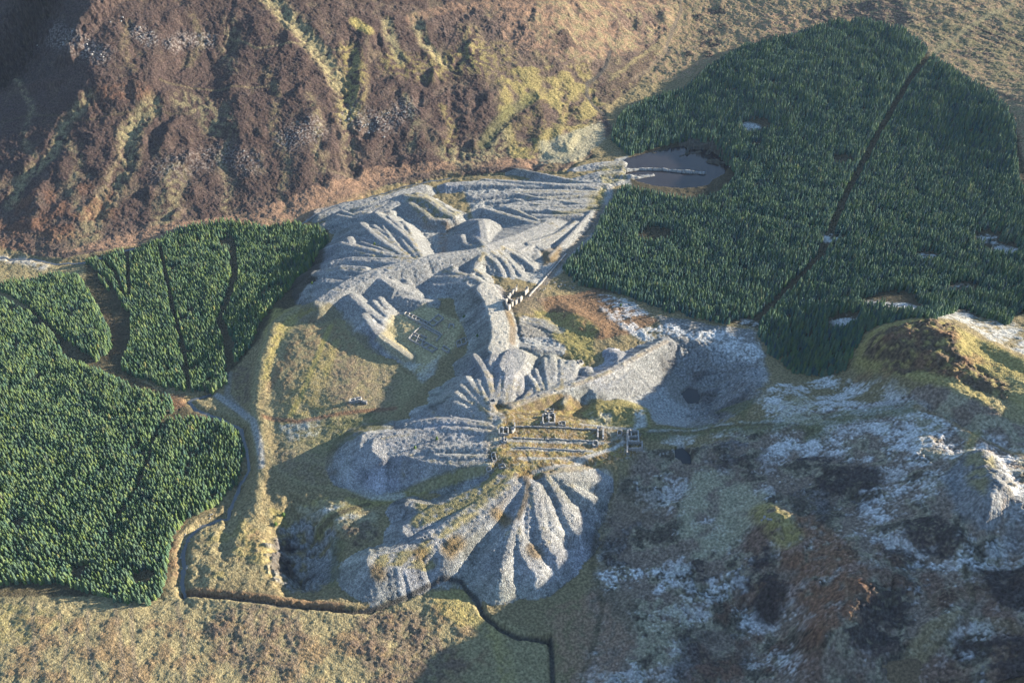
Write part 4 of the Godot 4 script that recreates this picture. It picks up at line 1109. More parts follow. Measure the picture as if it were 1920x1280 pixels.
	line([-94.3, -779.7, -111.5, -806.4, -132.4, -837.4, -151.7, -844.5], 1.2, 1.6, K.slatel, .4, 0.5)
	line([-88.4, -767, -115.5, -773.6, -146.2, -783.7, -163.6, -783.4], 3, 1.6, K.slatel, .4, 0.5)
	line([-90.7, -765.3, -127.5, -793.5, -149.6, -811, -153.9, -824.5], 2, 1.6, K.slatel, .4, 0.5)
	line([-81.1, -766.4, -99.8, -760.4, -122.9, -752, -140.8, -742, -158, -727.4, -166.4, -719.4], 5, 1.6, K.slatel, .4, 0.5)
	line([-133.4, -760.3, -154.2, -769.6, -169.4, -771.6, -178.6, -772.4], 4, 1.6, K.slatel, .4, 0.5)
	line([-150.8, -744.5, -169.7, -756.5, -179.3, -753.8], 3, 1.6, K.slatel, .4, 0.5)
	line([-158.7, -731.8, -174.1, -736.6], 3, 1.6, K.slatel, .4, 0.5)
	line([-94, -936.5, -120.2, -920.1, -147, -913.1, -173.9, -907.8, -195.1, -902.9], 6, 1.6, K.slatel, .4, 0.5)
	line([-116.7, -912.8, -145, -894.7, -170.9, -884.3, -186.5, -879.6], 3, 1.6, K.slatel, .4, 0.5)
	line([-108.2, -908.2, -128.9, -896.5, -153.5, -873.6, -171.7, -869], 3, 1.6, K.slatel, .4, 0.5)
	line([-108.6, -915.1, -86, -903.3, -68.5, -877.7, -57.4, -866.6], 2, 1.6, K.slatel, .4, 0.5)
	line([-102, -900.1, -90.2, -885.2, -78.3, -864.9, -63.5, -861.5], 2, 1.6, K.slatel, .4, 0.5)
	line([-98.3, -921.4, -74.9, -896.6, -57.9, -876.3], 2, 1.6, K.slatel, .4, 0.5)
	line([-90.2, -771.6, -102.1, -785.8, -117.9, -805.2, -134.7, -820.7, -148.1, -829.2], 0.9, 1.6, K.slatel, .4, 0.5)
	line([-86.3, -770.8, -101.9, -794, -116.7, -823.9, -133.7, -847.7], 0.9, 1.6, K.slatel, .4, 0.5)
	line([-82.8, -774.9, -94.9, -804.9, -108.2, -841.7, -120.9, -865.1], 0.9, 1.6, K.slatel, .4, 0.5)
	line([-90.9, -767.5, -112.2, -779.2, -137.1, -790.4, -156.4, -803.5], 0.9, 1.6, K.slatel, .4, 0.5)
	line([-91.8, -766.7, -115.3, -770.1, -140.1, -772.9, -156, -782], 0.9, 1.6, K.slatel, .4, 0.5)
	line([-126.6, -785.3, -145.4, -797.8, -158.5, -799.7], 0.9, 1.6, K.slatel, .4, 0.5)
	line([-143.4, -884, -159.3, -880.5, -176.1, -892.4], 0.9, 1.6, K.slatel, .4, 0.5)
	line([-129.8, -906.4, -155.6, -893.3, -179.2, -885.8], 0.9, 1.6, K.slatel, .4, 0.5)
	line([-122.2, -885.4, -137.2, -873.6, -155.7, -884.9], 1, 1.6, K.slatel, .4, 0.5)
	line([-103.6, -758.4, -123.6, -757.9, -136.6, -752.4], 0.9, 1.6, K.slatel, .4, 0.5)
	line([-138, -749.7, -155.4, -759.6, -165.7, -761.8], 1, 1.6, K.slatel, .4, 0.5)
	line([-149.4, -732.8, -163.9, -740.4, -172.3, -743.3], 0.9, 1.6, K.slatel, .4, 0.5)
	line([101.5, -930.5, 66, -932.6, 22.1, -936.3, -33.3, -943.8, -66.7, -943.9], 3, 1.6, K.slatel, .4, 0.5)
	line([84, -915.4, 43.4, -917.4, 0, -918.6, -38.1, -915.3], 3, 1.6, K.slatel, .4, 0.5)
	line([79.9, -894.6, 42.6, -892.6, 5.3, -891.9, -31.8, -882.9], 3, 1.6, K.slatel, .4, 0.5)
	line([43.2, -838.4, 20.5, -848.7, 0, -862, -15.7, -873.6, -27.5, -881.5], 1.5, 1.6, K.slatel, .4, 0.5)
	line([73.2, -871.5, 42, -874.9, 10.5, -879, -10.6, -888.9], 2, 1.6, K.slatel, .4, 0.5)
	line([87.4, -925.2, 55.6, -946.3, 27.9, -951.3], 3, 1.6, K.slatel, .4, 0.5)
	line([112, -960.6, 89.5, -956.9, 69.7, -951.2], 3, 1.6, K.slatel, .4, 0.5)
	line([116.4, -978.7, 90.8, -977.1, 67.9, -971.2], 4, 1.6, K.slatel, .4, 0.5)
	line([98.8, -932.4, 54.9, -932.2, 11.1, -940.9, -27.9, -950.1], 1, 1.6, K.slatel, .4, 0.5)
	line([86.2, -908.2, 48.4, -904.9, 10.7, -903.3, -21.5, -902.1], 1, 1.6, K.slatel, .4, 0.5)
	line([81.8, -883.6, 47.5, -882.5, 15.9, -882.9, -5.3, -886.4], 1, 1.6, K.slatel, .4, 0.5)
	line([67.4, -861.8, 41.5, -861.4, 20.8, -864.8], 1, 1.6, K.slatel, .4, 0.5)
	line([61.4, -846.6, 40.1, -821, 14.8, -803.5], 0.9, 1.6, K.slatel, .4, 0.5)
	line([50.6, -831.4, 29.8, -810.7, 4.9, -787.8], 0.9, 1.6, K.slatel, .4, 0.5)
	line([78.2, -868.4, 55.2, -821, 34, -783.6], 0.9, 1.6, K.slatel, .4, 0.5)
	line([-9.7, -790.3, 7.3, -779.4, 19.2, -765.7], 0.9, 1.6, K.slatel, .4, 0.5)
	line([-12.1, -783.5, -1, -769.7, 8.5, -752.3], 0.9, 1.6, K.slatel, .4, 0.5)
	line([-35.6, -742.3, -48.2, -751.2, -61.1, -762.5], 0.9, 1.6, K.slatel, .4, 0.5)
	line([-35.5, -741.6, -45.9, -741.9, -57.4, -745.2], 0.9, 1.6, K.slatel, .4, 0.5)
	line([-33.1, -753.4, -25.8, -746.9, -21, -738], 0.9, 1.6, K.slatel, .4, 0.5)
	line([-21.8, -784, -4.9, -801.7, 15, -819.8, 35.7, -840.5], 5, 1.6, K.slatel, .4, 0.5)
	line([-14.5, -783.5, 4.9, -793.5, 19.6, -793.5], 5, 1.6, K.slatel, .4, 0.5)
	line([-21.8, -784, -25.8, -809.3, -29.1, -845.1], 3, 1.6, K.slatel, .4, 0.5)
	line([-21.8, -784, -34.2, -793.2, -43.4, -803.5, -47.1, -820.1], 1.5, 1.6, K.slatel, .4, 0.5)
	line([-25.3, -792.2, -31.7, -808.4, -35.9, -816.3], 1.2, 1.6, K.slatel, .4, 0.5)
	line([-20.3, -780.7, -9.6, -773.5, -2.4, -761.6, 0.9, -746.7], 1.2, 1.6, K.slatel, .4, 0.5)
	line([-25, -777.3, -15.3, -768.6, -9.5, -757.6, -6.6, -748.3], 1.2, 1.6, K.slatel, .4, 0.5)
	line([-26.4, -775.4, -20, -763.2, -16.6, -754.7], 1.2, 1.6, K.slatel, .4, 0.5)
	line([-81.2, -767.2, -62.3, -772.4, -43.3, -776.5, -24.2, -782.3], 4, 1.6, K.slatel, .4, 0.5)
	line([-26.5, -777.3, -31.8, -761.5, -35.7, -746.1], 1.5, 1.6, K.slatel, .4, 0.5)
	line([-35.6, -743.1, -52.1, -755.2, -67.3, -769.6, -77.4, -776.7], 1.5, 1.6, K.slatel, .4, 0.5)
	line([-35.6, -743.1, -54.1, -747.2, -73.6, -754], 1.5, 1.6, K.slatel, .4, 0.5)
	line([-35.6, -743.1, -46.8, -739.3, -68.1, -740.8], 1.5, 1.6, K.slatel, .4, 0.5)
	line([-52.3, -760.2, -61.7, -756.3, -71.4, -756.4], 1.5, 1.6, K.slatel, .4, 0.5)
	line([-35.6, -744.7, -25.5, -732.4, -11.4, -717.4], 1.5, 1.6, K.slatel, .4, 0.5)
	line([24.6, -800.6, 36.8, -793.5], 2, 1.6, K.slatel, .4, 0.5)
	line([-22.9, -719.5, -16.2, -703.2, -11.5, -681.7], 7.5, 1.6, K.cream, .8, 0.5)
	line([-11.5, -681.7, -9.6, -665.7], 7.5, 1.6, K.cream, .8, 0.5)
	line([-9.6, -665.7, -9.4, -650.1, -11.9, -636.2], 7, 1.6, K.cream, .8, 0.5)
	line([-11.9, -636.2, -15.8, -617.6], 3, 1.6, K.slatel, .4, 0.5)
	line([-15.8, -617.6, -17.6, -600.9, -16, -579.6], 1.6, 1.6, K.slatel, .4, 0.5)
	line([11.1, -678.8, 25.5, -674, 39.4, -665.5], 3.5, 1.6, K.slatel, .4, 0.5)
	line([5.2, -649.2, 19.3, -642.7, 39.4, -641.3], 2, 1.6, K.slatel, .4, 0.5)
	line([-37.2, -735.1, -29.9, -722.3, -25, -709.7], 3, 1.6, K.slatel, .4, 0.5)
	line([-51.8, -747, -37.1, -728.7], 2, 1.6, K.slatel, .4, 0.5)
	line([-123.1, -753.3, -102.6, -735.2, -88.5, -731.5], 2, 1.6, K.slatel, .4, 0.5)
	line([-123.1, -751, -101.3, -744.5], 1.5, 1.6, K.slatel, .4, 0.5)
	line([-114.1, -757.9, -93.5, -748.1], 1.5, 1.6, K.slatel, .4, 0.5)
	line([-139.1, -725.4, -129.3, -712.6, -118.1, -700.6, -110.3, -694.5], 2, 1.6, K.slatel, .4, 0.5)
	line([-119.8, -717.6, -106.8, -700.3], 1.2, 1.6, K.slatel, .4, 0.5)
	line([-114.8, -722.9, -108.3, -711.4], 1.2, 1.6, K.slatel, .4, 0.5)
	line([-125.4, -697.8, -117, -682.1, -107.9, -669.3, -96.5, -659.5, -82.5, -647.3], 2, 1.6, K.slatel, .4, 0.5)
	line([-94.9, -723.8, -78.5, -719.8, -66.9, -718.9], 1.2, 1.6, K.slatel, .4, 0.5)
	line([-13.5, -569.3, -18.8, -599.8, -23.3, -614.5, -29.6, -630.7], 1.8, 1.6, K.slatel, .4, 0.5)
	line([-10.7, -572.2, -8.2, -602.9, -7.1, -622.7], 1.2, 1.6, K.slatel, .4, 0.5)
	line([-4, -569.3, -2.4, -591.5, -0.8, -607.9], 4, 1.6, K.slatel, .4, 0.5)
	line([-0.8, -611.1, 2.1, -624.1], 9, 1.6, K.slatel, .4, 0.5)
	line([-0.8, -575.6, 2.4, -593.2, 4.5, -605.2], 1.5, 1.6, K.slatel, .4, 0.5)
	line([4.8, -579.6, 6.5, -593.7, 5.3, -602.8], 1.2, 1.6, K.slatel, .4, 0.5)
	line([20.7, -576.8, 16.3, -593.7, 9.9, -610.5], 1.2, 1.6, K.slatel, .4, 0.5)
	line([24.1, -582.6, 20.5, -601.4, 18.3, -612.4], 1, 1.6, K.slatel, .4, 0.5)
	line([28.8, -578.5, 27.5, -604, 26.1, -626.2], 1.5, 1.6, K.slatel, .4, 0.5)
	line([31.6, -578.5, 32.5, -604, 31.2, -628.8], 2, 1.6, K.slatel, .4, 0.5)
	line([36.9, -581.5, 38.6, -604, 39, -623.6], 1.5, 1.6, K.slatel, .4, 0.5)
	line([40.1, -582.7, 44.3, -602.8, 46.8, -618.7], 4, 1.6, K.slatel, .4, 0.5)
	line([9.9, -572.2, 13.2, -579.6, 17.3, -584.8], 1.5, 1.6, K.slatel, .4, 0.5)
	line([41.1, -575.5, 38, -568], 1.2, 1.6, K.slatel, .4, 0.5)
	line([0, -563, 15.9, -571.6, 36, -581.6, 56.6, -591.1, 73.5, -600.8, 84.4, -609.4, 100.1, -623.2, 123.4, -642.5], 2.4, 1.6, K.slatel, .4, 0.5)
	line([78.7, -604.4, 84.6, -615.5, 85.3, -627.9, 79.6, -634.1], 2, 1.6, K.slatel, .4, 0.5)
	line([58.8, -593.4, 60.7, -602.9, 58.6, -608.9], 2, 1.6, K.slatel, .4, 0.5)
	line([90.7, -609.1, 77.2, -593.7, 64.4, -583.7], 4, 1.6, K.slatel, .4, 0.5)
	line([-11.6, -548.9, -23.7, -563.3, -31.9, -572.4, -41.9, -582.8], 1.8, 1.6, K.slatel, .4, 0.5)
	line([-12.4, -545.1, -25.5, -558.2, -35.7, -567.7, -44.9, -576.8], 1.6, 1.6, K.slatel, .4, 0.5)
	line([-13.3, -556.2, -21.9, -574.3, -27.4, -585.9, -34.4, -599.7], 1.6, 1.6, K.slatel, .4, 0.5)
	line([-14.8, -552.8, -26.7, -573.6, -38.2, -591.7], 1.3, 1.6, K.slatel, .4, 0.5)
	line([-14.9, -560.1, -21.6, -580.2, -25.3, -596.7], 1.2, 1.6, K.slatel, .4, 0.5)
	line([-13.6, -549.1, -27.7, -560.8, -44.3, -572.2], 8, 1.6, K.slatel, .4, 0.5)
	line([-20.8, -572.4, -32.6, -586.4, -45.3, -593.8], 9, 1.6, K.slatel, .4, 0.5)
	line([-13.5, -542.3, -35, -549.2, -54.9, -554.4, -66.9, -554.7, -76.8, -553.8], 2.5, 1.6, K.slatel, .4, 0.5)
	line([-53.2, -558.2, -59.2, -569.7, -64.5, -575.2], 1.2, 1.6, K.slatel, .4, 0.5)
	line([-51.3, -559.3, -54.7, -575.5], 1.2, 1.6, K.slatel, .4, 0.5)
	line([-49.3, -559.3, -50.6, -574.4], 1.2, 1.6, K.slatel, .4, 0.5)
	line([-17.1, -529.8, -34.4, -532.3, -53.7, -533.7, -71.1, -532.9, -90.5, -532.7], 11, 1.6, K.slatel, .4, 0.5)
	line([-75.6, -541.5, -95, -539.7, -105.2, -542.8], 5, 1.6, K.slatel, .4, 0.5)
	line([-91.8, -525.8, -104.2, -533, -105.3, -542.7], 6, 1.6, K.slatel, .4, 0.5)
	line([-15.6, -505.9, -37.3, -507.3, -56.3, -512.7, -72.1, -520.8, -86.1, -526.8], 2.2, 1.6, K.slatel, .4, 0.5)
	line([-87.8, -524.7, -97.2, -521.4, -103.6, -518], 3, 1.6, K.slatel, .4, 0.5)
	line([-76.8, -515.3, -76.5, -507.8, -76.3, -502.9], 1.2, 1.6, K.slatel, .4, 0.5)
	line([-68.4, -511.4, -67.5, -505.9, -67.4, -502.7], 1.2, 1.6, K.slatel, .4, 0.5)
	line([-58.2, -510.4, -57.7, -506], 1.2, 1.6, K.slatel, .4, 0.5)
	line([-50.5, -508, -49.7, -504.2], 1.2, 1.6, K.slatel, .4, 0.5)
	line([-41.7, -506.1, -41, -503.3], 1.2, 1.6, K.slatel, .4, 0.5)
	line([-13.2, -547.3, -24.6, -555.4, -33.9, -562.5, -43.1, -571.4], 1, 1.6, K.slatel, .4, 0.5)
	line([-15.4, -542.3, -31.1, -547.6, -45.3, -558.9], 1, 1.6, K.slatel, .4, 0.5)
	line([-17, -523.5, -37.9, -523.8, -56.9, -522.9], 1, 1.6, K.slatel, .4, 0.5)
	line([-17.2, -536.3, -34.7, -541.6, -50.4, -544.6], 1, 1.6, K.slatel, .4, 0.5)
	line([-16.4, -554.5, -25, -569, -30.5, -581.1], 1, 1.6, K.slatel, .4, 0.5)
	line([-17.9, -511.6, -37.5, -513.4, -54.7, -517.9], 1, 1.6, K.slatel, .4, 0.5)
	line([9.1, -490, 7.3, -485, 0.7, -477.5, -10.1, -466.8], 2.5, 1.6, K.slatel, .4, 0.5)
	line([10.9, -486.5, 7.9, -470.1, 3.5, -457.9, -4.2, -446.8, -12.2, -437.8], 1.6, 1.6, K.slatel, .4, 0.5)
	line([2.8, -456.5, 0.4, -447.8, -3.1, -434, -6.8, -422.3], 1.8, 1.6, K.slatel, .4, 0.5)
	line([4.2, -457.9, 4.9, -447.8, 8, -438], 1.6, 1.6, K.slatel, .4, 0.5)
	line([8, -438, 12.4, -429.6, 15.1, -424.8], 4, 1.6, K.slatel, .4, 0.5)
	line([13.4, -480.2, 12.1, -463.9, 9.8, -446.8], 1.3, 1.6, K.slatel, .4, 0.5)
	line([15.6, -484.1, 17.8, -465.4, 20.4, -451.5], 2.4, 1.6, K.slatel, .4, 0.5)
	line([20.4, -451.5, 24.4, -442.4, 28.5, -436.5], 3, 1.6, K.slatel, .4, 0.5)
	line([18.1, -481.2, 23.6, -469.1, 26.8, -454.2], 1.5, 1.6, K.slatel, .4, 0.5)
	line([23.8, -493.4, 30.8, -481.5, 35.8, -469.5], 1.8, 1.6, K.slatel, .4, 0.5)
	line([35.8, -469.5, 39.9, -461, 43.1, -453.5], 3.2, 1.6, K.slatel, .4, 0.5)
	line([29.3, -494.4, 41.8, -485.4, 55, -477.9], 1.6, 1.6, K.slatel, .4, 0.5)
	line([36.7, -496.4, 51.6, -497.2, 62.7, -495.5], 6, 1.6, K.slatel, .4, 0.5)
	line([-5.3, -458.4, -10.6, -451.8], 4, 1.6, K.slatel, .4, 0.5)
	line([-1.8, -494.4, -18.1, -481.5, -36.1, -475.5, -48.6, -470.2, -60.8, -462.6, -68.3, -456.4], 5, 1.6, K.slatel, .4, 0.5)
	line([-46.9, -472, -59.7, -473.7, -70.1, -479.3], 3, 1.6, K.slatel, .4, 0.5)
	line([0, -489.4, -19.8, -473.3, -35.6, -461, -51, -449], 3, 1.6, K.slatel, .4, 0.5)
	line([2.9, -487.5, -16.1, -470, -30.1, -457.3, -40.4, -447.6], 4.5, 1.6, K.slatel, .4, 0.5)
	line([-14.3, -467.1, -26.5, -455.4, -38.5, -442.7, -43.2, -438.2], 5, 1.6, K.slatel, .4, 0.5)
	line([-51, -449, -62.8, -440.4, -76.4, -434.6, -89.3, -431.1], 5, 1.6, K.slatel, .4, 0.5)
	line([-50.9, -447.6, -54.2, -441.7, -60.9, -436.3, -72.8, -431.9, -86.5, -429.2], 6, 1.6, K.slatel, .4, 0.5)
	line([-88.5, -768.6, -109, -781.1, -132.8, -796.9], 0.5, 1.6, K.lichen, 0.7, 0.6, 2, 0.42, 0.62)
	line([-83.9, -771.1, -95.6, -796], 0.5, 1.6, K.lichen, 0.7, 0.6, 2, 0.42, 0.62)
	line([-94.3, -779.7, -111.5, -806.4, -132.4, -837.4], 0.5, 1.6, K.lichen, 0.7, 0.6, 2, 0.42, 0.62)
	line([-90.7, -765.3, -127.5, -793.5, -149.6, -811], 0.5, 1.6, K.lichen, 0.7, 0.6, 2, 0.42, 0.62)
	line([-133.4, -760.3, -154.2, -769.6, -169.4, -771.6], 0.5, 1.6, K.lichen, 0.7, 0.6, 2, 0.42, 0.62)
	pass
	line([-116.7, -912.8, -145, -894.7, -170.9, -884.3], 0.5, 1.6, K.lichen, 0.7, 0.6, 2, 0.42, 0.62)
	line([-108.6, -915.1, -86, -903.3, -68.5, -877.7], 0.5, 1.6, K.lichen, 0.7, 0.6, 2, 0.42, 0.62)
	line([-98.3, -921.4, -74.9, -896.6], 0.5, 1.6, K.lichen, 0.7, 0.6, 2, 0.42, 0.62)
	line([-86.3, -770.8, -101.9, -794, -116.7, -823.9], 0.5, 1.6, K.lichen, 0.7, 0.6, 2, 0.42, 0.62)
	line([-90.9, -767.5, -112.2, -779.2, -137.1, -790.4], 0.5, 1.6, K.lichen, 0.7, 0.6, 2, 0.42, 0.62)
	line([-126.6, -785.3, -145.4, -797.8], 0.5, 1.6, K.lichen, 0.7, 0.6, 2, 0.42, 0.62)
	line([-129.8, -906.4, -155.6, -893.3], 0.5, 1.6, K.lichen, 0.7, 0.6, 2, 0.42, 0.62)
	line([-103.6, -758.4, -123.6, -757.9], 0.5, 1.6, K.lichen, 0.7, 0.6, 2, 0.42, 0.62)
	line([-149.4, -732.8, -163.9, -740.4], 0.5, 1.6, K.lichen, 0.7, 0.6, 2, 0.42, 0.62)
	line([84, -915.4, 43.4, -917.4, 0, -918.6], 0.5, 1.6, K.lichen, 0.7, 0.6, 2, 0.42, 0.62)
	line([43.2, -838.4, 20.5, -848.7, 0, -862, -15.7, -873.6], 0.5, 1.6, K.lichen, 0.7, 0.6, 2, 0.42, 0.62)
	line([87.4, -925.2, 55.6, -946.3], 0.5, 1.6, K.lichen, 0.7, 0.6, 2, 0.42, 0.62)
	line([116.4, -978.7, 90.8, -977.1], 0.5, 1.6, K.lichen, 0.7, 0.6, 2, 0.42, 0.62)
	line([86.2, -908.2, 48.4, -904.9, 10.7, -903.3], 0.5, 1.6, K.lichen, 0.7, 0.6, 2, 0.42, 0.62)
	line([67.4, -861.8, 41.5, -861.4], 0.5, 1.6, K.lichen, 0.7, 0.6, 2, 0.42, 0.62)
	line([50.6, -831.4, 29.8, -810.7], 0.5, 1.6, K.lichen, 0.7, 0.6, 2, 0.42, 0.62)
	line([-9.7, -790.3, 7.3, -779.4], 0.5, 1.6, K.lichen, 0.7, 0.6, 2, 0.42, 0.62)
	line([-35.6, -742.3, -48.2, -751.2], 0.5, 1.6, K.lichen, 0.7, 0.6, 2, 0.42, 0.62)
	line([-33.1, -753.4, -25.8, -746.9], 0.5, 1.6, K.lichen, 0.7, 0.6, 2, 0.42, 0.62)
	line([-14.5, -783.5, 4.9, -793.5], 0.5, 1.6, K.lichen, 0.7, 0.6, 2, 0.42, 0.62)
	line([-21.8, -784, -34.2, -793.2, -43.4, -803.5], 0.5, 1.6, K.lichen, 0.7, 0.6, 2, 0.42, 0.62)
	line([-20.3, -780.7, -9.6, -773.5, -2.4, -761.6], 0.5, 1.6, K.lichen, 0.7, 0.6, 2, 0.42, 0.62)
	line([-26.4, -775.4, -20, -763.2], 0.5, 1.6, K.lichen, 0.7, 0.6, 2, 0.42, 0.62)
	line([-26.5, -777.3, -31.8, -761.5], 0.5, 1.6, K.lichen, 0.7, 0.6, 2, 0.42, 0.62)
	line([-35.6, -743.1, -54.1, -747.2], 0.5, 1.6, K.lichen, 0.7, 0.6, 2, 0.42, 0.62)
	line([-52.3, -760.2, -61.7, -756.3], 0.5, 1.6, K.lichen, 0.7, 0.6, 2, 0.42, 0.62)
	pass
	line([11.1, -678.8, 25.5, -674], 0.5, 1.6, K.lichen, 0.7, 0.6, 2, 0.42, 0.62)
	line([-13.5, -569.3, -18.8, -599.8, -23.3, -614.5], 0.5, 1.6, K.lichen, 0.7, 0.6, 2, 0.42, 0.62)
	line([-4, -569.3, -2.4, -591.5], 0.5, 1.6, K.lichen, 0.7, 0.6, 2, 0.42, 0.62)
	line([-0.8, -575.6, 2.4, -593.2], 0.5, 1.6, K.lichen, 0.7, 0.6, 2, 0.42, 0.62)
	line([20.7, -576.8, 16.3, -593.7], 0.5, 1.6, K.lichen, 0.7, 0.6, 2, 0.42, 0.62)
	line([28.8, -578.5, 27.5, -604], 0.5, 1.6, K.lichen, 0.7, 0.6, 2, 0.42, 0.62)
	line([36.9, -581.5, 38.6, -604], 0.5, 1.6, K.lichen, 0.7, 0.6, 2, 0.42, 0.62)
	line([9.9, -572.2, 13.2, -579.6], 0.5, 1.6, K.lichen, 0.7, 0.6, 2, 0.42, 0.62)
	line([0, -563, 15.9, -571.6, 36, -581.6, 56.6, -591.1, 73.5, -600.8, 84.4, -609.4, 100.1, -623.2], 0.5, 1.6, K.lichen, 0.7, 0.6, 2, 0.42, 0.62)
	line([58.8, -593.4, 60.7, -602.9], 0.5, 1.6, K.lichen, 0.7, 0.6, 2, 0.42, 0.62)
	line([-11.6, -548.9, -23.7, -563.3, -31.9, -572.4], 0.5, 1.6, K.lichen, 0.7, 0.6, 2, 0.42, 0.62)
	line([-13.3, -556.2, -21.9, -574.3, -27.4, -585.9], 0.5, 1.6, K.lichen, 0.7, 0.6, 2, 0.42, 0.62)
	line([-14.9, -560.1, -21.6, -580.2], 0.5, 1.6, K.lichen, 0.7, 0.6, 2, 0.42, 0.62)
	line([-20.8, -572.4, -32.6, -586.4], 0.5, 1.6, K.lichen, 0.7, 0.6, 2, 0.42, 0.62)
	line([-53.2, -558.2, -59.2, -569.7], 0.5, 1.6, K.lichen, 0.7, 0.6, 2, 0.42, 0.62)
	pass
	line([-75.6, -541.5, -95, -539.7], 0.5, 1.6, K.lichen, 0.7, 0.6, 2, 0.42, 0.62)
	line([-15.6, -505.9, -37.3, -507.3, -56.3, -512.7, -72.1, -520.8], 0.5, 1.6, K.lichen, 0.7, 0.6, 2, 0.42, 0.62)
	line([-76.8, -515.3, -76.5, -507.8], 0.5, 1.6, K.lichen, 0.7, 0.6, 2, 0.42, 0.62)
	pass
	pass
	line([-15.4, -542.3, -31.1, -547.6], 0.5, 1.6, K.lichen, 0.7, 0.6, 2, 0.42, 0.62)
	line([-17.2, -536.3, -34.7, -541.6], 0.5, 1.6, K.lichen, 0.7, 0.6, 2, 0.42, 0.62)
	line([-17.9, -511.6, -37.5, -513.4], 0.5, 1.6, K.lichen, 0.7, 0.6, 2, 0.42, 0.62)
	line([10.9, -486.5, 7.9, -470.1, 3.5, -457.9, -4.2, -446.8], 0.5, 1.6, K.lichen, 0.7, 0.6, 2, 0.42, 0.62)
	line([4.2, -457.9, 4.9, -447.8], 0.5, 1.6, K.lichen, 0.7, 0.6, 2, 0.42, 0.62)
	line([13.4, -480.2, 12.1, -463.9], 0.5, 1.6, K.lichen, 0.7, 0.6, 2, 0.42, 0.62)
	line([20.4, -451.5, 24.4, -442.4], 0.5, 1.6, K.lichen, 0.7, 0.6, 2, 0.42, 0.62)
	line([23.8, -493.4, 30.8, -481.5], 0.5, 1.6, K.lichen, 0.7, 0.6, 2, 0.42, 0.62)
	line([29.3, -494.4, 41.8, -485.4], 0.5, 1.6, K.lichen, 0.7, 0.6, 2, 0.42, 0.62)
	pass
	line([-46.9, -472, -59.7, -473.7], 0.5, 1.6, K.lichen, 0.7, 0.6, 2, 0.42, 0.62)
	line([2.9, -487.5, -16.1, -470, -30.1, -457.3], 0.5, 1.6, K.lichen, 0.7, 0.6, 2, 0.42, 0.62)
	line([-51, -449, -62.8, -440.4, -76.4, -434.6], 0.5, 1.6, K.lichen, 0.7, 0.6, 2, 0.42, 0.62)
	line([-88.5, -768.6, -102.2, -776.2, -117.6, -782.2], 0.5, 1.6, K.lichen, 0.7, 0.6, 2, 0.42, 0.62)
	line([-88.5, -768.6, -105, -785.2, -123, -804.4], 0.5, 1.6, K.lichen, 0.7, 0.6, 2, 0.42, 0.62)
	line([-83.9, -771.1, -91.2, -794.9], 0.5, 1.6, K.lichen, 0.7, 0.6, 2, 0.42, 0.62)
	line([-81.8, -775.2, -88.9, -801.1, -101.8, -828.7], 0.5, 1.6, K.lichen, 0.7, 0.6, 2, 0.42, 0.62)
	line([-108.6, -915.1, -94.4, -911.7, -82, -897.8], 0.5, 1.6, K.lichen, 0.7, 0.6, 2, 0.42, 0.62)
	line([-102, -900.1, -92.3, -891.8, -81.7, -876.6], 0.5, 1.6, K.lichen, 0.7, 0.6, 2, 0.42, 0.62)
	line([-98.3, -921.4, -80.6, -908.2], 0.5, 1.6, K.lichen, 0.7, 0.6, 2, 0.42, 0.62)
	line([-90.2, -771.6, -102.3, -784.2, -117.7, -798.3, -133.9, -810.5], 0.5, 1.6, K.lichen, 0.7, 0.6, 2, 0.42, 0.62)
	line([-86.3, -770.8, -101.1, -790.6, -115.2, -813.6], 0.5, 1.6, K.lichen, 0.7, 0.6, 2, 0.42, 0.62)
	line([-82.8, -774.9, -90.3, -801.7, -98, -833.7], 0.5, 1.6, K.lichen, 0.7, 0.6, 2, 0.42, 0.62)
	line([-126.6, -785.3, -144.2, -794.3], 0.5, 1.6, K.lichen, 0.7, 0.6, 2, 0.42, 0.62)
	line([-143.4, -884, -158.5, -886.1], 0.5, 1.6, K.lichen, 0.7, 0.6, 2, 0.42, 0.62)
	line([-122.2, -885.4, -135.9, -879.4], 0.5, 1.6, K.lichen, 0.7, 0.6, 2, 0.42, 0.62)
	line([-149.4, -732.8, -162.4, -737.9], 0.5, 1.6, K.lichen, 0.7, 0.6, 2, 0.42, 0.62)
	line([43.2, -838.4, 28.6, -851.1, 15.6, -863.6, 5.8, -873.2], 0.5, 1.6, K.lichen, 0.7, 0.6, 2, 0.42, 0.62)
	line([73.2, -871.5, 47, -881.7, 20.2, -890.3], 0.5, 1.6, K.lichen, 0.7, 0.6, 2, 0.42, 0.62)
	line([86.2, -908.2, 63.1, -903.3, 40.1, -898.2], 0.5, 1.6, K.lichen, 0.7, 0.6, 2, 0.42, 0.62)
	line([81.8, -883.6, 53, -892.6, 25.9, -901.6], 0.5, 1.6, K.lichen, 0.7, 0.6, 2, 0.42, 0.62)
	line([67.4, -861.8, 49.3, -869], 0.5, 1.6, K.lichen, 0.7, 0.6, 2, 0.42, 0.62)
	line([61.4, -846.6, 44.1, -832.7], 0.5, 1.6, K.lichen, 0.7, 0.6, 2, 0.42, 0.62)
	line([-9.7, -790.3, 6.3, -786.1], 0.5, 1.6, K.lichen, 0.7, 0.6, 2, 0.42, 0.62)
	line([-12.1, -783.5, -4.9, -772.7], 0.5, 1.6, K.lichen, 0.7, 0.6, 2, 0.42, 0.62)
	line([-35.6, -742.3, -44.3, -751.9], 0.5, 1.6, K.lichen, 0.7, 0.6, 2, 0.42, 0.62)
	line([-35.5, -741.6, -44.1, -744.5], 0.5, 1.6, K.lichen, 0.7, 0.6, 2, 0.42, 0.62)
	line([-33.1, -753.4, -29.4, -750.3], 0.5, 1.6, K.lichen, 0.7, 0.6, 2, 0.42, 0.62)
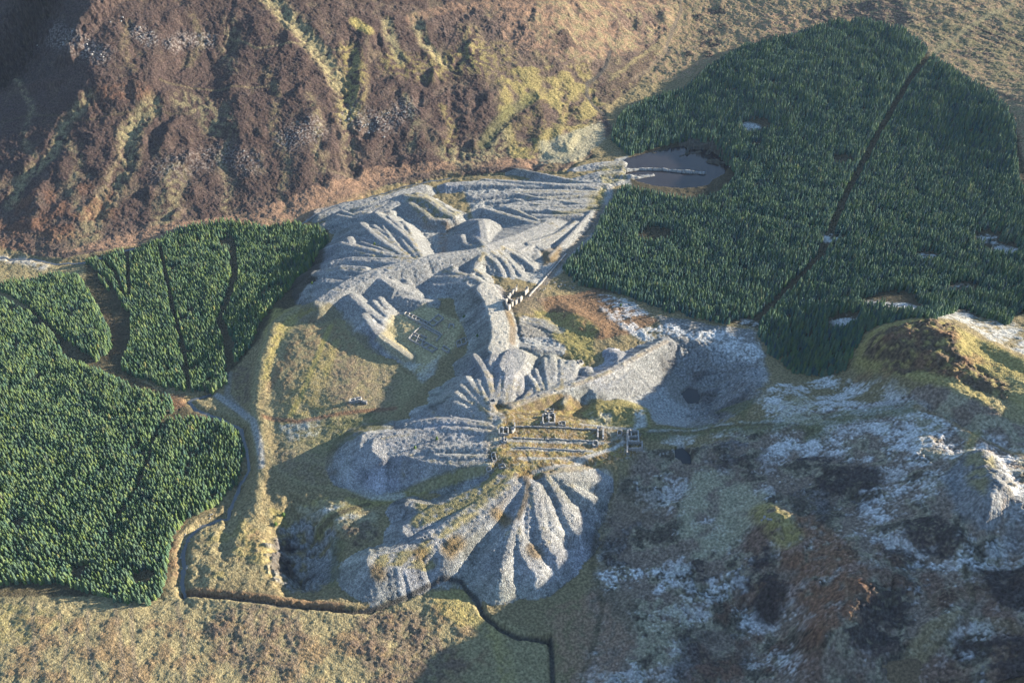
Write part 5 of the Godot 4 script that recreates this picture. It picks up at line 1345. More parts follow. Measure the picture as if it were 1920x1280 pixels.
	line([-21.8, -784, -29.1, -792.2, -34.3, -801.1], 0.5, 1.6, K.lichen, 0.7, 0.6, 2, 0.42, 0.62)
	line([-25, -777.3, -19.5, -771.4, -16.7, -763.2], 0.5, 1.6, K.lichen, 0.7, 0.6, 2, 0.42, 0.62)
	line([-26.5, -777.3, -28.4, -765.6], 0.5, 1.6, K.lichen, 0.7, 0.6, 2, 0.42, 0.62)
	line([-35.6, -743.1, -48, -750.4, -59.4, -757.9], 0.5, 1.6, K.lichen, 0.7, 0.6, 2, 0.42, 0.62)
	line([-35.6, -743.1, -42, -739.9], 0.5, 1.6, K.lichen, 0.7, 0.6, 2, 0.42, 0.62)
	line([-52.3, -760.2, -59.7, -757], 0.5, 1.6, K.lichen, 0.7, 0.6, 2, 0.42, 0.62)
	line([-35.6, -744.7, -28.9, -734.5], 0.5, 1.6, K.lichen, 0.7, 0.6, 2, 0.42, 0.62)
	line([-13.5, -569.3, -13.9, -591.3, -15.3, -600.6], 0.5, 1.6, K.lichen, 0.7, 0.6, 2, 0.42, 0.62)
	line([-10.7, -572.2, -7, -592.5], 0.5, 1.6, K.lichen, 0.7, 0.6, 2, 0.42, 0.62)
	line([4.8, -579.6, 4.9, -591.6], 0.5, 1.6, K.lichen, 0.7, 0.6, 2, 0.42, 0.62)
	line([20.7, -576.8, 19.4, -590.1], 0.5, 1.6, K.lichen, 0.7, 0.6, 2, 0.42, 0.62)
	line([24.1, -582.6, 23.7, -596.1], 0.5, 1.6, K.lichen, 0.7, 0.6, 2, 0.42, 0.62)
	line([31.6, -578.5, 29.6, -597.7], 0.5, 1.6, K.lichen, 0.7, 0.6, 2, 0.42, 0.62)
	line([36.9, -581.5, 40.4, -600.1], 0.5, 1.6, K.lichen, 0.7, 0.6, 2, 0.42, 0.62)
	line([9.9, -572.2, 13.1, -578.3], 0.5, 1.6, K.lichen, 0.7, 0.6, 2, 0.42, 0.62)
	line([-12.4, -545.1, -22.2, -559.1, -30, -568.7], 0.5, 1.6, K.lichen, 0.7, 0.6, 2, 0.42, 0.62)
	line([-14.8, -552.8, -27.9, -570.4], 0.5, 1.6, K.lichen, 0.7, 0.6, 2, 0.42, 0.62)
	line([-14.9, -560.1, -24.3, -578.3], 0.5, 1.6, K.lichen, 0.7, 0.6, 2, 0.42, 0.62)
	line([-13.2, -547.3, -21.6, -553.1, -28.3, -556.1], 0.5, 1.6, K.lichen, 0.7, 0.6, 2, 0.42, 0.62)
	line([-16.4, -554.5, -24.3, -565.4], 0.5, 1.6, K.lichen, 0.7, 0.6, 2, 0.42, 0.62)
	line([-5.4, -697.3, -1.8, -677.5, 0.9, -663.3, 0, -646.2], 1.8, 2, K.earth, 0.85, 0.4)
	line([-2.2, -682, 0.9, -669], 2, 2, K.orange, 0.5)
	patch([5.5, -499, 0, -489.5, -28.7, -469.6, -57, -458.3, -69.5, -457.3, -67, -471.9, -69.5, -481.3, -47, -474.5, -22.1, -493, -11.1, -500.5], 3, 4, K.yellow, 0.85, 0.5, 2, 0.15, 0.42)
	patch([2.9, -487.2, -21.4, -465.2, -42.1, -445.4, -50.8, -445.6, -35.8, -466.1, -10.9, -486.1], 3, 4, K.yellow, 0.8, 0.5, 2, 0.2, 0.48)
	patch([-93.8, -433.6, -69.7, -438.4, -50.9, -447.6, -47.7, -428.3, -55.2, -424.3, -75.9, -427.2, -89.4, -424.3], 3, 4, K.yellow, 0.8, 0.6, 2, 0.22, 0.5)
	line([-40.2, -441.6, -38, -439.8], 2.5, 4, K.orange, 0.8, 0.7)
	line([-42.5, -438.1, -40.3, -435.9], 2.5, 4, K.orange, 0.8, 0.7)
	line([-60.8, -436, -58.7, -434.6], 2.5, 4, K.orange, 0.8, 0.7)
	line([-87.7, -423.8, -85.6, -422.4], 2.5, 4, K.orange, 0.8, 0.7)
	line([13.9, -436.1, 15.9, -434.7], 2.5, 4, K.orange, 0.8, 0.7)
	line([-36.8, -444.7, -34.6, -442.8], 2.5, 4, K.orange, 0.8, 0.7)
	line([-10.7, -464.8, -8.6, -463.6], 2.5, 4, K.orange, 0.8, 0.7)
	line([-5.3, -461.2, -3.2, -458.3], 2.5, 4, K.orange, 0.8, 0.7)
	line([9.1, -491.6, 11.6, -482.4, 7.9, -470.1, 4.3, -459.9], 1.2, 1.4, K.earth, 0.8, 0.2)
	line([12.9, -438.7, 14.9, -433.7], 2, 2, K.earth, 0.8)
	patch([-10.8, -473, 1.8, -483, 0, -475.6, -8.9, -461.8], 2, 3, K.earth, 0.5, 0.5)
	patch([86.2, -517.4, 126.7, -514.2, 202.1, -533.4, 271.1, -529.2, 357.7, -526, 267.2, -284.6, 30.8, -328.4, 47.1, -401.9, 61.4, -470.5], 6, 8, K.moorb, 0.85, 1)
	patch([86.2, -517.4, 126.7, -514.2, 202.1, -533.4, 271.1, -529.2, 357.7, -526, 267.2, -284.6, 30.8, -328.4, 47.1, -401.9, 61.4, -470.5], 6, 8, K.greyg, 0.7, 0.7, 1, 0.42, 0.6)
	patch([86.2, -517.4, 126.7, -514.2, 199.4, -521.6, 253.6, -473, 313.4, -420.5, 267.2, -284.6, 30.8, -328.4, 47.1, -401.9, 61.4, -470.5], 6, 8, K.dark, 0.75, 1.6, 1, 0.54, 0.63)
	patch([86.2, -517.4, 126.7, -514.2, 199.4, -521.6, 253.6, -473, 313.4, -420.5, 267.2, -284.6, 30.8, -328.4, 47.1, -401.9, 61.4, -470.5], 6, 8, K.frost, 0.42, 0.6, 7, 0.55, 0.7)
	patch([114.3, -442.5, 177.8, -424.9, 228.4, -386.4, 297.3, -379.9, 267.2, -284.6, 100, -322.8], 12, 8, K.rustd, 0.6, 1.4, 4, 0.5, 0.62)
	patch([188.5, -572.3, 238.3, -583.9, 264.4, -551.6, 283, -504.2, 327.9, -452.6, 302.5, -394.2, 264.7, -433.1, 245, -465.4, 202.9, -473.9, 160.4, -500.9, 101.8, -522.6, 99, -532.4, 164.8, -526.7], 5, 6, K.frost, 0.5, 0.4, 7, 0.4, 0.7)
	patch([188.5, -572.3, 238.3, -583.9, 259.1, -555.4, 237.8, -508.8, 198.3, -516.3, 170.3, -536.9], 4, 5, K.frost, 0.5, 0.4, 7, 0.35, 0.6)
	patch([237.2, -530.7, 282.2, -501.6, 325.5, -447.1, 304, -398.2, 266.7, -455.9, 236.6, -480.3], 5, 6, K.frost, 0.5, 0.4, 7, 0.3, 0.6)
	line([99, -532.4, 140.8, -534.4, 171.5, -524.3, 219.7, -518.3, 266.7, -514.9], 5, 5, K.grass, 0.7, 0.3, 2, 0.1, 0.5)
	line([97.3, -534.8, 148.5, -536.5, 182.6, -526.4, 220.4, -521.3, 267.3, -516.7], 0.8, 1.4, K.frostg, 0.5, 0.3, 2, 0.3, 0.6)
	line([97.2, -533.1, 148, -533.6, 182.1, -523.8], 0.6, 0.8, K.bank, 0.6)
	patch([179.3, -546.2, 215.6, -556.1, 219, -515.5, 191.7, -518.2], 5, 5, K.greyg, 0.6, 0.5, 2, 0.3, 0.6)
	patch([198.3, -516.3, 218.3, -512.7, 208.5, -499.7, 195.3, -501.5], 4, 4, K.grass, 0.7)
	patch([146.9, -565.8, 178, -557.6, 188.5, -572.3, 165.8, -532.4], 4, 4, K.grass, 0.7, 0.5)
	patch([247.5, -580.3, 262.3, -602.2, 285.5, -600.2, 317.1, -592.3, 336.4, -570.4, 360.9, -532.9, 336.6, -473.3, 318.8, -484.2, 306.8, -496.9, 292.6, -514.3, 273, -536.5], 4, 5, K.yellow, 0.8, 0.5)
	patch([254.1, -582.4, 266.7, -595.6, 285.9, -591.7, 324.5, -590.4, 311.8, -557.7, 325, -531, 333, -516.3, 323.2, -487.9, 311.2, -510.9, 286.1, -539.4, 268.5, -543.6], 5, 5, K.heather, 0.85, 1.6, 2, 0.25, 0.5)
	patch([263.6, -584.8, 320, -579.7, 338.4, -529.4, 317.2, -509.2, 275.5, -547.5], 8, 5, K.rust, 0.5, 1.6, 1, 0.45, 0.6)
	patch([312.7, -515.7, 332, -495.1, 336.6, -473.3, 320.1, -478.8, 309.8, -496.1], 4, 4, K.pale, 0.8, 0.4)
	patch([256, -575.3, 273.8, -554, 263.8, -549.2, 248.3, -565.5], 4, 4, K.rust, 0.4, 0.6, 2, 0.3, 0.6)
	line([272.9, -513.7, 284.3, -498, 294.3, -479.4, 306.4, -460.8, 314.5, -443.3], 1.5, 2.5, K.orange, 0.7, 0.3)
	line([298.9, -478.5, 289.8, -467.3, 281.8, -450.7], 1.5, 2.5, K.yellow, 0.7)
	patch([285.5, -600.2, 345.7, -657.8, 374.8, -611.9, 378.9, -571.8, 364.2, -540.2, 338.1, -574.5, 325.3, -601.4], 4, 5, K.frostg, 0.7, 0.5, 7, 0.3, 0.6)
	patch([126.7, -514.2, 156.6, -520.7, 174.7, -502.3, 164.6, -484.8, 134.4, -492.1], 5, 5, K.dark, 0.7, 0.9, 7, 0.42, 0.54)
	patch([70.3, -501.3, 119.5, -485.9, 160.9, -464.9, 192.6, -487.7, 173.8, -497.6, 135.1, -496.9, 102.9, -497.6], 6, 8, K.heath, 0.45, 0.6, 2, 0.3, 0.6)
	patch([186.1, -489.5, 212.1, -485.6, 236.8, -458.2, 228.6, -429.9, 209.6, -426.9, 197.8, -453.2], 6, 5, K.dark, 0.92, 1.1, 7, 0.4, 0.5)
	patch([167.1, -462.8, 206.4, -461.5, 208.2, -421.8, 187.4, -412.8, 175.1, -440.9], 6, 6, K.dark, 0.7, 1, 7, 0.42, 0.54)
	patch([62.1, -485.8, 101.3, -480.6, 105.4, -453.5, 64.7, -463.5], 5, 6, K.earth, 0.6, 0.6)
	patch([61.3, -467.3, 86, -466.8, 109.2, -456.9, 110.6, -439.4, 82.5, -426.1, 59, -429.8, 53.1, -449.6], 6, 6, K.dark, 0.7, 1, 7, 0.42, 0.54)
	patch([51.9, -426.6, 95.6, -423.1, 107.2, -408.4, 79.8, -397, 54.5, -413.4], 5, 6, K.frost, 0.75, 0.4, 7, 0.42, 0.62)
	patch([47.8, -414.3, 80.6, -405.2, 77.3, -369.9, 51.4, -362.7, 33, -383], 6, 6, K.earth, 0.7, 0.6)
	patch([26.8, -395.1, 50.4, -401.5, 55.3, -373.6, 38.1, -352.6, 25.7, -360.5], 6, 6, K.straw, 0.5, 0.6)
	patch([20.2, -399.4, 57.9, -413, 77.3, -369.9, 52.8, -337.2, 26.6, -338.9, 25.4, -371.8], 6, 6, K.pink, 0.6, 0.5, 2, 0.2, 0.6)
	line([57.5, -462.3, 52.2, -431, 57.1, -400.7, 50.5, -374.3, 42.8, -352.2], 1, 1.5, K.bank, 0.6)
	patch([113.6, -496.2, 135.1, -496.9, 167.1, -462.8, 162.4, -441, 134.8, -421.7, 114.9, -418.6, 107.8, -444.3], 5, 6, K.greyg, 0.8, 0.35, 1, 0.2, 0.5)
	patch([79.8, -397, 112.2, -396.1, 115.1, -367.4, 94, -350, 66.7, -356.8], 8, 6, K.greyg, 0.6, 0.4, 2, 0.3, 0.6)
	patch([112.1, -423.1, 132.2, -426.6, 132.7, -406.6, 113.5, -407.2], 5, 4, K.dark, 0.92, 1, 7, 0.4, 0.5)
	patch([133.7, -414, 161.3, -416.3, 165.7, -386.6, 155.1, -365.8, 136.1, -382.6], 6, 5, K.dark, 0.92, 1, 7, 0.4, 0.5)
	patch([121.7, -421, 152.6, -417.4, 143.1, -390.3, 118.9, -398.7], 5, 5, K.frost, 0.5, 0.4, 7, 0.45, 0.65)
	patch([159.6, -424.7, 185.9, -432.6, 202.8, -402.7, 206.2, -371.7, 188.7, -348.2, 166.4, -333.8, 165, -380.8], 6, 6, K.rust, 0.8, 1.2, 2, 0.2, 0.5)
	patch([173.9, -387.6, 195.7, -376.9, 189.6, -363.2, 173.1, -346.7, 169.8, -360.6], 5, 5, K.rust, 0.55, 0.6, 2, 0.3, 0.6)
	patch([191.1, -358.5, 227.8, -363.7, 221, -334.2, 196.8, -325.1, 176.7, -338.3], 8, 6, K.dark, 0.92, 1, 7, 0.4, 0.5)
	patch([208.3, -379.5, 228.4, -386.4, 243.6, -370.7, 232.3, -359.4, 209.4, -361.1], 6, 5, K.dark, 0.7, 1, 7, 0.42, 0.54)
	patch([232.1, -411.3, 250.7, -407.3, 260.1, -387.6, 250.3, -375.6, 233.8, -385.1, 227.1, -398.1], 3, 3, K.dark, 0.92, 1.1, 3, 0.2, 0.5)
	patch([211.9, -392, 229.3, -389.9, 241.6, -373.2, 224.8, -373.4], 3, 3, K.dark, 0.7, 1, 7, 0.42, 0.54)
	patch([215.1, -446.6, 244.4, -443.2, 259.6, -435.4, 251.2, -409.2, 230.1, -414.4, 213.1, -396.3, 204.1, -407.4], 5, 6, K.frost, 0.5, 0.4, 7, 0.42, 0.68)
	patch([202.3, -379.7, 243, -378.2, 264.2, -387.9, 267.3, -369.9, 240.7, -350.5, 221.3, -360.9], 6, 6, K.frost, 0.45, 0.4, 7, 0.42, 0.68)
	patch([124.4, -390.8, 148.6, -385.6, 166.9, -336.6, 154.8, -324.7, 140.3, -366.2], 6, 6, K.frost, 0.55, 0.4, 7, 0.42, 0.66)
	patch([103.3, -374.9, 141.8, -378.5, 142, -342.8, 102.9, -322.6, 87.5, -347.1], 8, 6, K.dark, 0.7, 0.9, 7, 0.42, 0.54)
	patch([222.1, -339.5, 233.5, -342.8, 246.1, -341.9, 235.4, -329.8, 223.7, -322.1, 207.8, -322.2], 3, 4, K.straw, 0.8, 0.4)
	line([254.3, -370.6, 251.4, -346.9, 242.1, -336.7, 230.2, -328.7], 1, 1.2, K.bank, 0.6)
	patch([241.4, -343.6, 265.3, -331.5, 275, -316, 253.5, -325.5], 4, 4, K.straw, 0.4)
	patch([236.1, -332.6, 253.5, -325.5, 274.1, -313.2, 267.2, -284.6, 223.1, -297.1], 8, 6, K.dark, 0.92, 1, 7, 0.4, 0.5)
	patch([256.7, -369.8, 291.8, -363.3, 280.2, -331, 258.4, -340.9], 6, 6, K.dark, 0.92, 1, 7, 0.4, 0.5)
	patch([239.1, -325.2, 250.9, -316.7, 246.6, -298.9, 234.5, -306.3], 5, 5, K.frost, 0.6, 0.4, 7, 0.42, 0.64)
	patch([171.6, -336, 215.7, -334.9, 223.7, -322.1, 208.9, -300.7, 172.9, -307.1], 8, 6, K.heath, 0.6, 0.9, 2, 0.3, 0.6)
	patch([100.2, -349.6, 137.9, -352.1, 131.8, -319.1, 97, -323.1], 6, 6, K.bracken, 0.5, 0.8, 2, 0.3, 0.6)
	patch([277.6, -452, 296.9, -453.2, 296.4, -423.1, 278.5, -390.7, 264.2, -387.9, 256, -406.8, 259.6, -435.4], 4, 5, K.slated, 0.9, 0.9)
	patch([273, -408.2, 282.4, -410.4, 279.6, -394.1, 269.1, -386.3], 3, 4, K.slate, 0.7, 0.8)
	patch([277.6, -452, 294, -446.3, 288.1, -424.8, 271.5, -404.1, 271.7, -424.3], 4, 4, K.moss, 0.7, 0.6, 2, 0.25, 0.55)
	patch([285.1, -409.8, 307.4, -406.5, 291.8, -363.3, 274.9, -377.9], 4, 4, K.slated, 0.6, 0.7)
	line([160, -444, 163.7, -432.2, 170.3, -417.4], 5, 5, K.yellow, 0.8, 0.6, 2, 0.1, 0.5)

func shape_land() -> void:
	swell([-272.1, -1161, -233.2, -1125, -207.4, -1096, -192.8, -1072, -186.2, -1046.2, -177.7, -1008.6, -171.6, -964.9], 16, -3.3)
	swell([-380.7, -1021.8, -393.5, -1004.7, -402.4, -983.4, -400.4, -954.1, -408.8, -924.1, -418.8, -893.1], 14, -3.3)
	swell([-448.6, -1018.3, -470.5, -992.7, -478.1, -958.3, -503.6, -933.3, -508.6, -906.8], 12, -2.2)
	swell([-163.8, -1141.7, -166.8, -1098.2, -166.4, -1050.1], 12, 2.8)
	swell([-184.2, -1136.4, -183.6, -1087.6, -174.5, -1041.9], 14, -2.2)
	swell([-144.1, -1161.7, -132.8, -1120.5, -119.6, -1094.1], 10, -1.6)
	swell([-111.4, -1174.1, -97.8, -1139.9, -79, -1124.7], 10, -1.6)
	swell([-386.9, -1103, -389.1, -1062.4, -391.2, -1019.5], 16, 3.3)
	swell([-449.3, -1139, -470.6, -1093.3, -481.3, -1066.2], 20, 11)
	swell([-486.5, -1043.8, -521.4, -1051, -552.4, -1071.8], 10, 3.9)
	swell([-535.7, -1176.7, -549.1, -1129.2, -571.8, -1097.8], 44, -34)
	swell([-373.4, -1008.3, -356.7, -1005.4, -339.9, -1002.1], 10, -1.6)
	swell([24.2, -1091.7, 9, -1071.9, -17.6, -1036.6, -29, -1013.6], 9, -1.9)
	swell([27.3, -1094.1, 35.9, -1066.6, 32.3, -1028.4], 14, 2.2)
	swell([-345.6, -1004.3, -355.4, -959.2, -358.7, -910.8], 26, 2.8)
	swell([-305.1, -1081.4, -291, -1014.9, -272.2, -948.8], 28, 2.8)
	swell([-234.7, -1077.6, -222.9, -1013.1, -223, -956], 22, 2.2)
	swell([-49.7, -1168.7, -36.5, -1116.5, -17.9, -1073.4], 26, 2.2)
	swell([-119.2, -1086.8, -99.1, -1032.9, -91.5, -988.4], 20, 2.2)
	swell([-72.8, -1118, -65, -1058.4, -57.5, -997.7], 18, -1.6)
	swell([-462.8, -951.7, -477.7, -916.7, -485.9, -881.3], 18, 2.2)
	swell([149.5, -1206.1, 126, -1148.9], 20, 1.6)
	swell([194, -1224.6, 151.9, -1154.1, 116.6, -1099.2], 10, -1.1)
	swell([119.1, -1196.6, 93.7, -1139.4, 89.2, -1108.3, 106.3, -1082.6], 7, -1.1)
	swell([-490.5, -840, -468.9, -839, -444.7, -829.5, -418.8, -829.9, -395.5, -838.7], 7, -2.5)
	swell([-368.5, -854.5, -299.6, -878.8, -215.6, -890.2, -195.6, -903.8, -154.9, -930.5, -112.3, -954, -65.1, -967.3, -17, -968.6, 28.3, -968, 56.5, -968.5, 71.8, -991.9, 86.6, -1000.1], 4.5, -2.2)
	swell([-246.2, -631, -264, -623, -254.5, -611.1, -227.7, -597, -212.6, -586, -202, -559.9, -194.9, -536.7, -200.4, -523.9, -200, -508.5, -200.8, -487.8], 6, -3)
	swell([-200.8, -487.8, -211.2, -483.5, -219.5, -478.9, -224.3, -468.6, -224.8, -456.2, -220, -441.8, -218.4, -428.3, -214.5, -418.4], 6, -4)
	swell([-214.5, -418.4, -185.6, -413.3, -150, -406.9, -122.3, -403.5, -101.5, -400.6, -88.1, -402.5, -68.3, -409.7, -55.1, -417.5, -45, -423.7, -32.8, -420.9], 3.6, -3.6)
	swell([-32.8, -420.9, -22.1, -407, -18.5, -396.5, -8.3, -386.1, 3.3, -379.2, 22.2, -375.7], 3.4, -3.6)
	swell([22.9, -377.6, 24.2, -364.3, 24.2, -342.5], 3.4, -3.6)
	swell([-6.7, -688, -1.3, -668.8, 0.9, -650.3], 9, -5)
	swell([-154.4, -481.2, -147.7, -458.8, -136.5, -434.7], 26, -7)
	swell([-132.2, -469, -125.9, -450.4], 14, -5)
	swell([-150.5, -444, -140, -425.6], 9, -4)
	swell([-164.7, -487.7, -165.3, -469.3, -164.6, -445.7], 14, 3)
	swell([-196.6, -478.5, -194.4, -452.9], 10, -2.5)
	swell([-187.6, -725.7, -205.2, -704.7, -208.7, -658.7, -203.9, -608.3, -193.4, -569.5, -185.8, -521.6, -180.6, -488.3], 13, 3.6)
	swell([161.2, -440.8, 165.1, -429.4], 14, 4)
	swell([204.1, -407.4, 208.3, -379.5], 14, 2)
	swell([199.3, -435.1, 213.8, -441.7], 14, -4)
	swell([232.1, -400.7, 253.7, -388.5], 16, 4)
	swell([169.8, -377.4, 170.3, -343.3], 14, 5)
	swell([122.5, -401.6, 142.7, -387.3], 14, -4)
	swell([226.6, -335.7, 240.6, -340.6], 14, 5)
	swell([198.9, -339.9, 213.2, -351.6], 14, -4)
	swell([113, -460.3, 134.6, -468.4], 16, 3)
	swell([286.3, -446.3, 284.8, -431.4, 281.1, -413.2, 273.4, -401.4], 16, 8)
	swell([273.4, -401.4, 267.9, -391.8], 10, 4)
	swell([268.4, -578.5, 278.5, -563], 9, 3)
	swell([295, -575.6, 309.7, -563], 10, 3)
	swell([276.4, -551.5, 292.8, -540.4], 9, -3)
	swell([305.6, -537.3, 317.5, -519.9], 9, 3)
	swell([337.7, -563.7, 351.2, -542.5], 12, 3)
	swell([262.1, -576.5, 255.6, -572], 8, -2)
	swell([302.3, -551.5, 305.6, -537.3], 7, -3)
	swell([259.1, -555.4, 274.1, -541, 293.2, -516.6, 309.8, -496.1], 16, 5)
	swell([280.9, -508, 292.4, -492.8, 302, -473.9, 311, -456.7], 6, -3)
	swell([67.1, -562.9, 83.3, -566.3, 94.4, -559.1], 18, 6)
	swell([55.1, -674.5, 69.9, -666, 44.7, -690.3], 14, 3)
	swell([275.9, -391.3, 276.2, -364], 22, -6)
	for s in [
			[[-573.8, -1148.1, -574.4, -1135.9], 6.2, -2.1],
			[[-43.9, -1170.8, -46.9, -1168], 5.5, -2.1],
			[[-232.2, -1049.2, -235.5, -1046.4], 5.2, 1.6],
			[[-399.7, -1032.2, -401.8, -1026.9], 11.5, 2.2],
			[[54.5, -1126, 54.6, -1108], 13.9, -1],
			[[-172.9, -1052.7, -176.7, -1047.6], 8.9, 1.3],
			[[-96.9, -1134.8, -94.6, -1126.9], 8, 2],
			[[-88.3, -1105.5, -87.4, -1089.9], 5.9, 3],
			[[54.7, -1145.7, 54.9, -1142.2], 12.1, 2.5],
			[[-477.5, -1029.9, -487.5, -1025.6], 13.9, -1.1],
			[[-403.7, -1045.3, -404, -1042.3], 11.4, 1],
			[[179.8, -1263.1, 179.2, -1251.7], 11.4, -1.9],
			[[-188.4, -953.4, -188.2, -945.4], 10.5, 2.2],
			[[65.6, -1084.1, 56.4, -1069.7], 9.5, -1.4],
			[[-315.3, -1153.3, -315.9, -1146.4], 6.6, -1.1],
			[[-144.5, -1010, -156.6, -998.2], 12.1, 2.5],
			[[-154.3, -1023.1, -158.4, -1010.7], 9.5, -2.1],
			[[-37.8, -1066.6, -43.7, -1057.1], 6.2, -2.1],
			[[-311.5, -1105.6, -311.5, -1098.3], 12, -2.8],
			[[-458.4, -1019.9, -456.4, -1013.1], 7.8, 2.9],
			[[-326.1, -996.9, -330.7, -992.2], 13.5, -0.9],
			[[-372.4, -1091.6, -376.8, -1084], 8.6, 1.7],
			[[-410.7, -1074.4, -410.8, -1062], 8.3, -1],
			[[-363.3, -981, -365.1, -971.8], 13.4, 2.4],
			[[-262.8, -1141.6, -259.9, -1126.9], 12.5, -1.5],
			[[-360.6, -1073.2, -364.5, -1067.4], 7.8, -1.4],
			[[-434.4, -971.9, -442.4, -961.2], 11, 1.3],
			[[-281.1, -1010.4, -290.7, -1002.8], 9.7, 1.5],
			[[-267.3, -976.6, -269.2, -971.7], 8.7, 1.4],
			[[-48.9, -1199.6, -60.5, -1187.8], 7.9, -2.7],
			[[-518.4, -1088.1, -523.2, -1076], 6.3, -1.5],
			[[-370, -920.7, -371, -917.5], 9.4, 1.9],
			[[-207.9, -1034.8, -215.8, -1020], 12.4, 2.4],
			[[-221.3, -1065.9, -227.7, -1059.3], 12.8, 1.7],
			[[-502.6, -950.2, -503.5, -942.8], 12.3, 2.7],
			[[-330.9, -1093, -330.7, -1089.4], 5.5, 1.5],
			[[-45.4, -1152.1, -50.6, -1141.4], 7.5, 3.1],
			[[-253.8, -1074.3, -253.5, -1065.4], 11, 1],
			[[-442, -917.3, -445, -911.7], 11, 1.8],
			[[-510.8, -1122.6, -519.3, -1119.3], 9.4, 1.1],
			[[-247.1, -1118.7, -246.7, -1111.3], 12.7, 2.1],
			[[4.6, -1186.9, -3.2, -1173.9], 12.7, -2.1],
			[[-356.5, -1003, -362.7, -993.6], 9.9, 3.1],
			[[-376.9, -1125.7, -378.6, -1120.8], 13.7, 3.1],
			[[-21, -1081.2, -25.7, -1076.5], 9.6, 2.9],
			[[-298.7, -1052, -309.2, -1041.3], 8, 1.7],
			[[-209.7, -1082.5, -209.3, -1078.4], 9.2, 1.6],
			[[-470.4, -906.1, -472.7, -900.8], 6.5, -0.8],
			[[-479.1, -885.6, -480.5, -880.6], 8.3, 1.5],
			[[-524.9, -1079, -527.7, -1077.7], 8.6, 1.5],
			[[-88.8, -1096.5, -92.1, -1086.9], 7.6, 2.6],
			[[-481.4, -1070.6, -495.6, -1066.4], 9.3, 2.1],
			[[-41.2, -1015.9, -41.2, -1009.8], 5.2, 2.5],
			[[-91.5, -1172.1, -101.8, -1160.2], 9.4, 1.9],
			[[-334.8, -966.8, -339.4, -961.9], 8.2, 3.1],
			[[-211.8, -968.6, -212.8, -960.3], 10.1, 0.9],
			[[-223.4, -1071.9, -234, -1057.5], 9.2, -2],
			[[-199.1, -1023.3, -200, -1020.7], 9.5, -3.1],
			[[-235.1, -1120, -238.5, -1111.6], 11.2, -1.1],
			[[-80.3, -1020.4, -80.4, -1017.2], 13.5, 3.2],
			[[75.5, -1243.8, 74.5, -1239.1], 11, -1.9],
			[[134.7, -1225.4, 130.4, -1201.2], 10.5, 1.5],
			[[-464.9, -1088.9, -466.1, -1086], 6.9, -1.5],
			[[-242.2, -1092.2, -249.5, -1079.9], 8.4, -0.9],
			[[-153.6, -1141.2, -151.3, -1130], 5.8, -2.8],
			[[-309, -948.5, -314.6, -943.7], 12.4, 2.8],
			[[193.9, -1296.8, 193.7, -1283.4], 13.9, 3.2],
			[[-192.4, -989.3, -201.7, -975.1], 10.1, 2.8],
			[[34.4, -1000.2, 21.3, -982], 10.4, -2.3],
			[[-436.5, -1012.7, -434.2, -1004.1], 12.9, -2.5],
			[[-266.5, -999.9, -264.7, -994.2], 8.1, 2.4],
			[[-121.6, -1074.7, -122.5, -1065.7], 5.5, 0.8],
			[[-423.4, -943.2, -422.1, -939.2], 12, 1.7],
			[[-137.7, -1134.7, -140.1, -1131.9], 12.9, 1.5],
			[[-269, -942.6, -271.2, -935.4], 13, -1],
			[[-103.1, -1069, -104.1, -1054.9], 7.3, -3.1],
			[[-375.3, -1020.2, -371.1, -1009.4], 9.7, 2.5],
			[[-181.5, -1007.4, -181.2, -999.9], 9.5, 2.2],
			[[-154.1, -1123.3, -156.5, -1111.4], 5.7, 1.5],
			[[-262.8, -970.6, -261.2, -967.1], 10.2, 1.3],
			[[-234.4, -916.4, -235.5, -909], 11.6, -1.1],
			[[-397.8, -1116.5, -397, -1112.6], 10.1, 2],
			[[-362.1, -1103.7, -369.9, -1094.7], 7.1, 1.8],
			[[-376.3, -1094.5, -370.8, -1082.6], 7.9, 1],
			[[-304.5, -1006.4, -307.7, -1003], 10.5, 1.3],
			[[-360.8, -1144.7, -365.7, -1133], 12, 2.2],
			[[-408.2, -914.6, -411.3, -900.2], 13.6, 1.3],
			[[-470.5, -925.7, -474.7, -918.2], 13.2, -2.8],
			[[-367.8, -1036.1, -372.8, -1030.1], 12.4, 2.7],
			[[-219.6, -1156.7, -224.1, -1138.2], 12.1, 1.5],
			[[-457.2, -1102, -462.2, -1098.8], 8.4, -2.4],
			[[-336.7, -901.4, -342.8, -894.1], 6.2, 2.7],
			[[69.8, -1182.9, 68.4, -1174.6], 12.5, 1.5],
			[[110.4, -1181.6, 95.8, -1161], 9.8, -1.5],
			[[-378.4, -984.9, -376.1, -972.3], 9.4, -1.9],
			[[-482.8, -916.1, -478.8, -900.4], 13.8, 2.9],
			[[-517.1, -1050.4, -521.5, -1048.4], 9.1, 2.6],
			[[-130.4, -1084.3, -140, -1070], 11.3, 2.2],
			[[-458.3, -1093.1, -462.8, -1083.7], 5.1, 1.7],
			[[-349.8, -980.7, -355, -974.8], 9.6, -2],
			[[-91.1, -1182, -103.5, -1169.5], 13.3, 1.5],
			[[68.4, -1155.3, 52.9, -1138.2], 13.7, 0.8],
			[[54.8, -1042.3, 53, -1022.3], 13.6, 2.3],
			[[-95.5, -1091.4, -97.3, -1085.3], 7, -1.9],
			[[23.3, -1216.7, 20.2, -1203.6], 7.1, -2.3],
			[[64.4, -1200.1, 64.6, -1191.8], 9.7, 0.8],
			[[-363.1, -1094.2, -364.1, -1081.1], 10.7, -2],
			[[67.8, -1036.3, 60.9, -1013.3], 8.2, 2.2],
			[[150.7, -1261.7, 146.5, -1250.5], 12.4, -2.9],
			[[-284.3, -1137.5, -289, -1133.5], 12.4, 1],
			[[-424.1, -1103.6, -420.6, -1096.3], 10.5, -2.1],
			[[-311, -1123.8, -313.4, -1113.7], 11.2, -2],
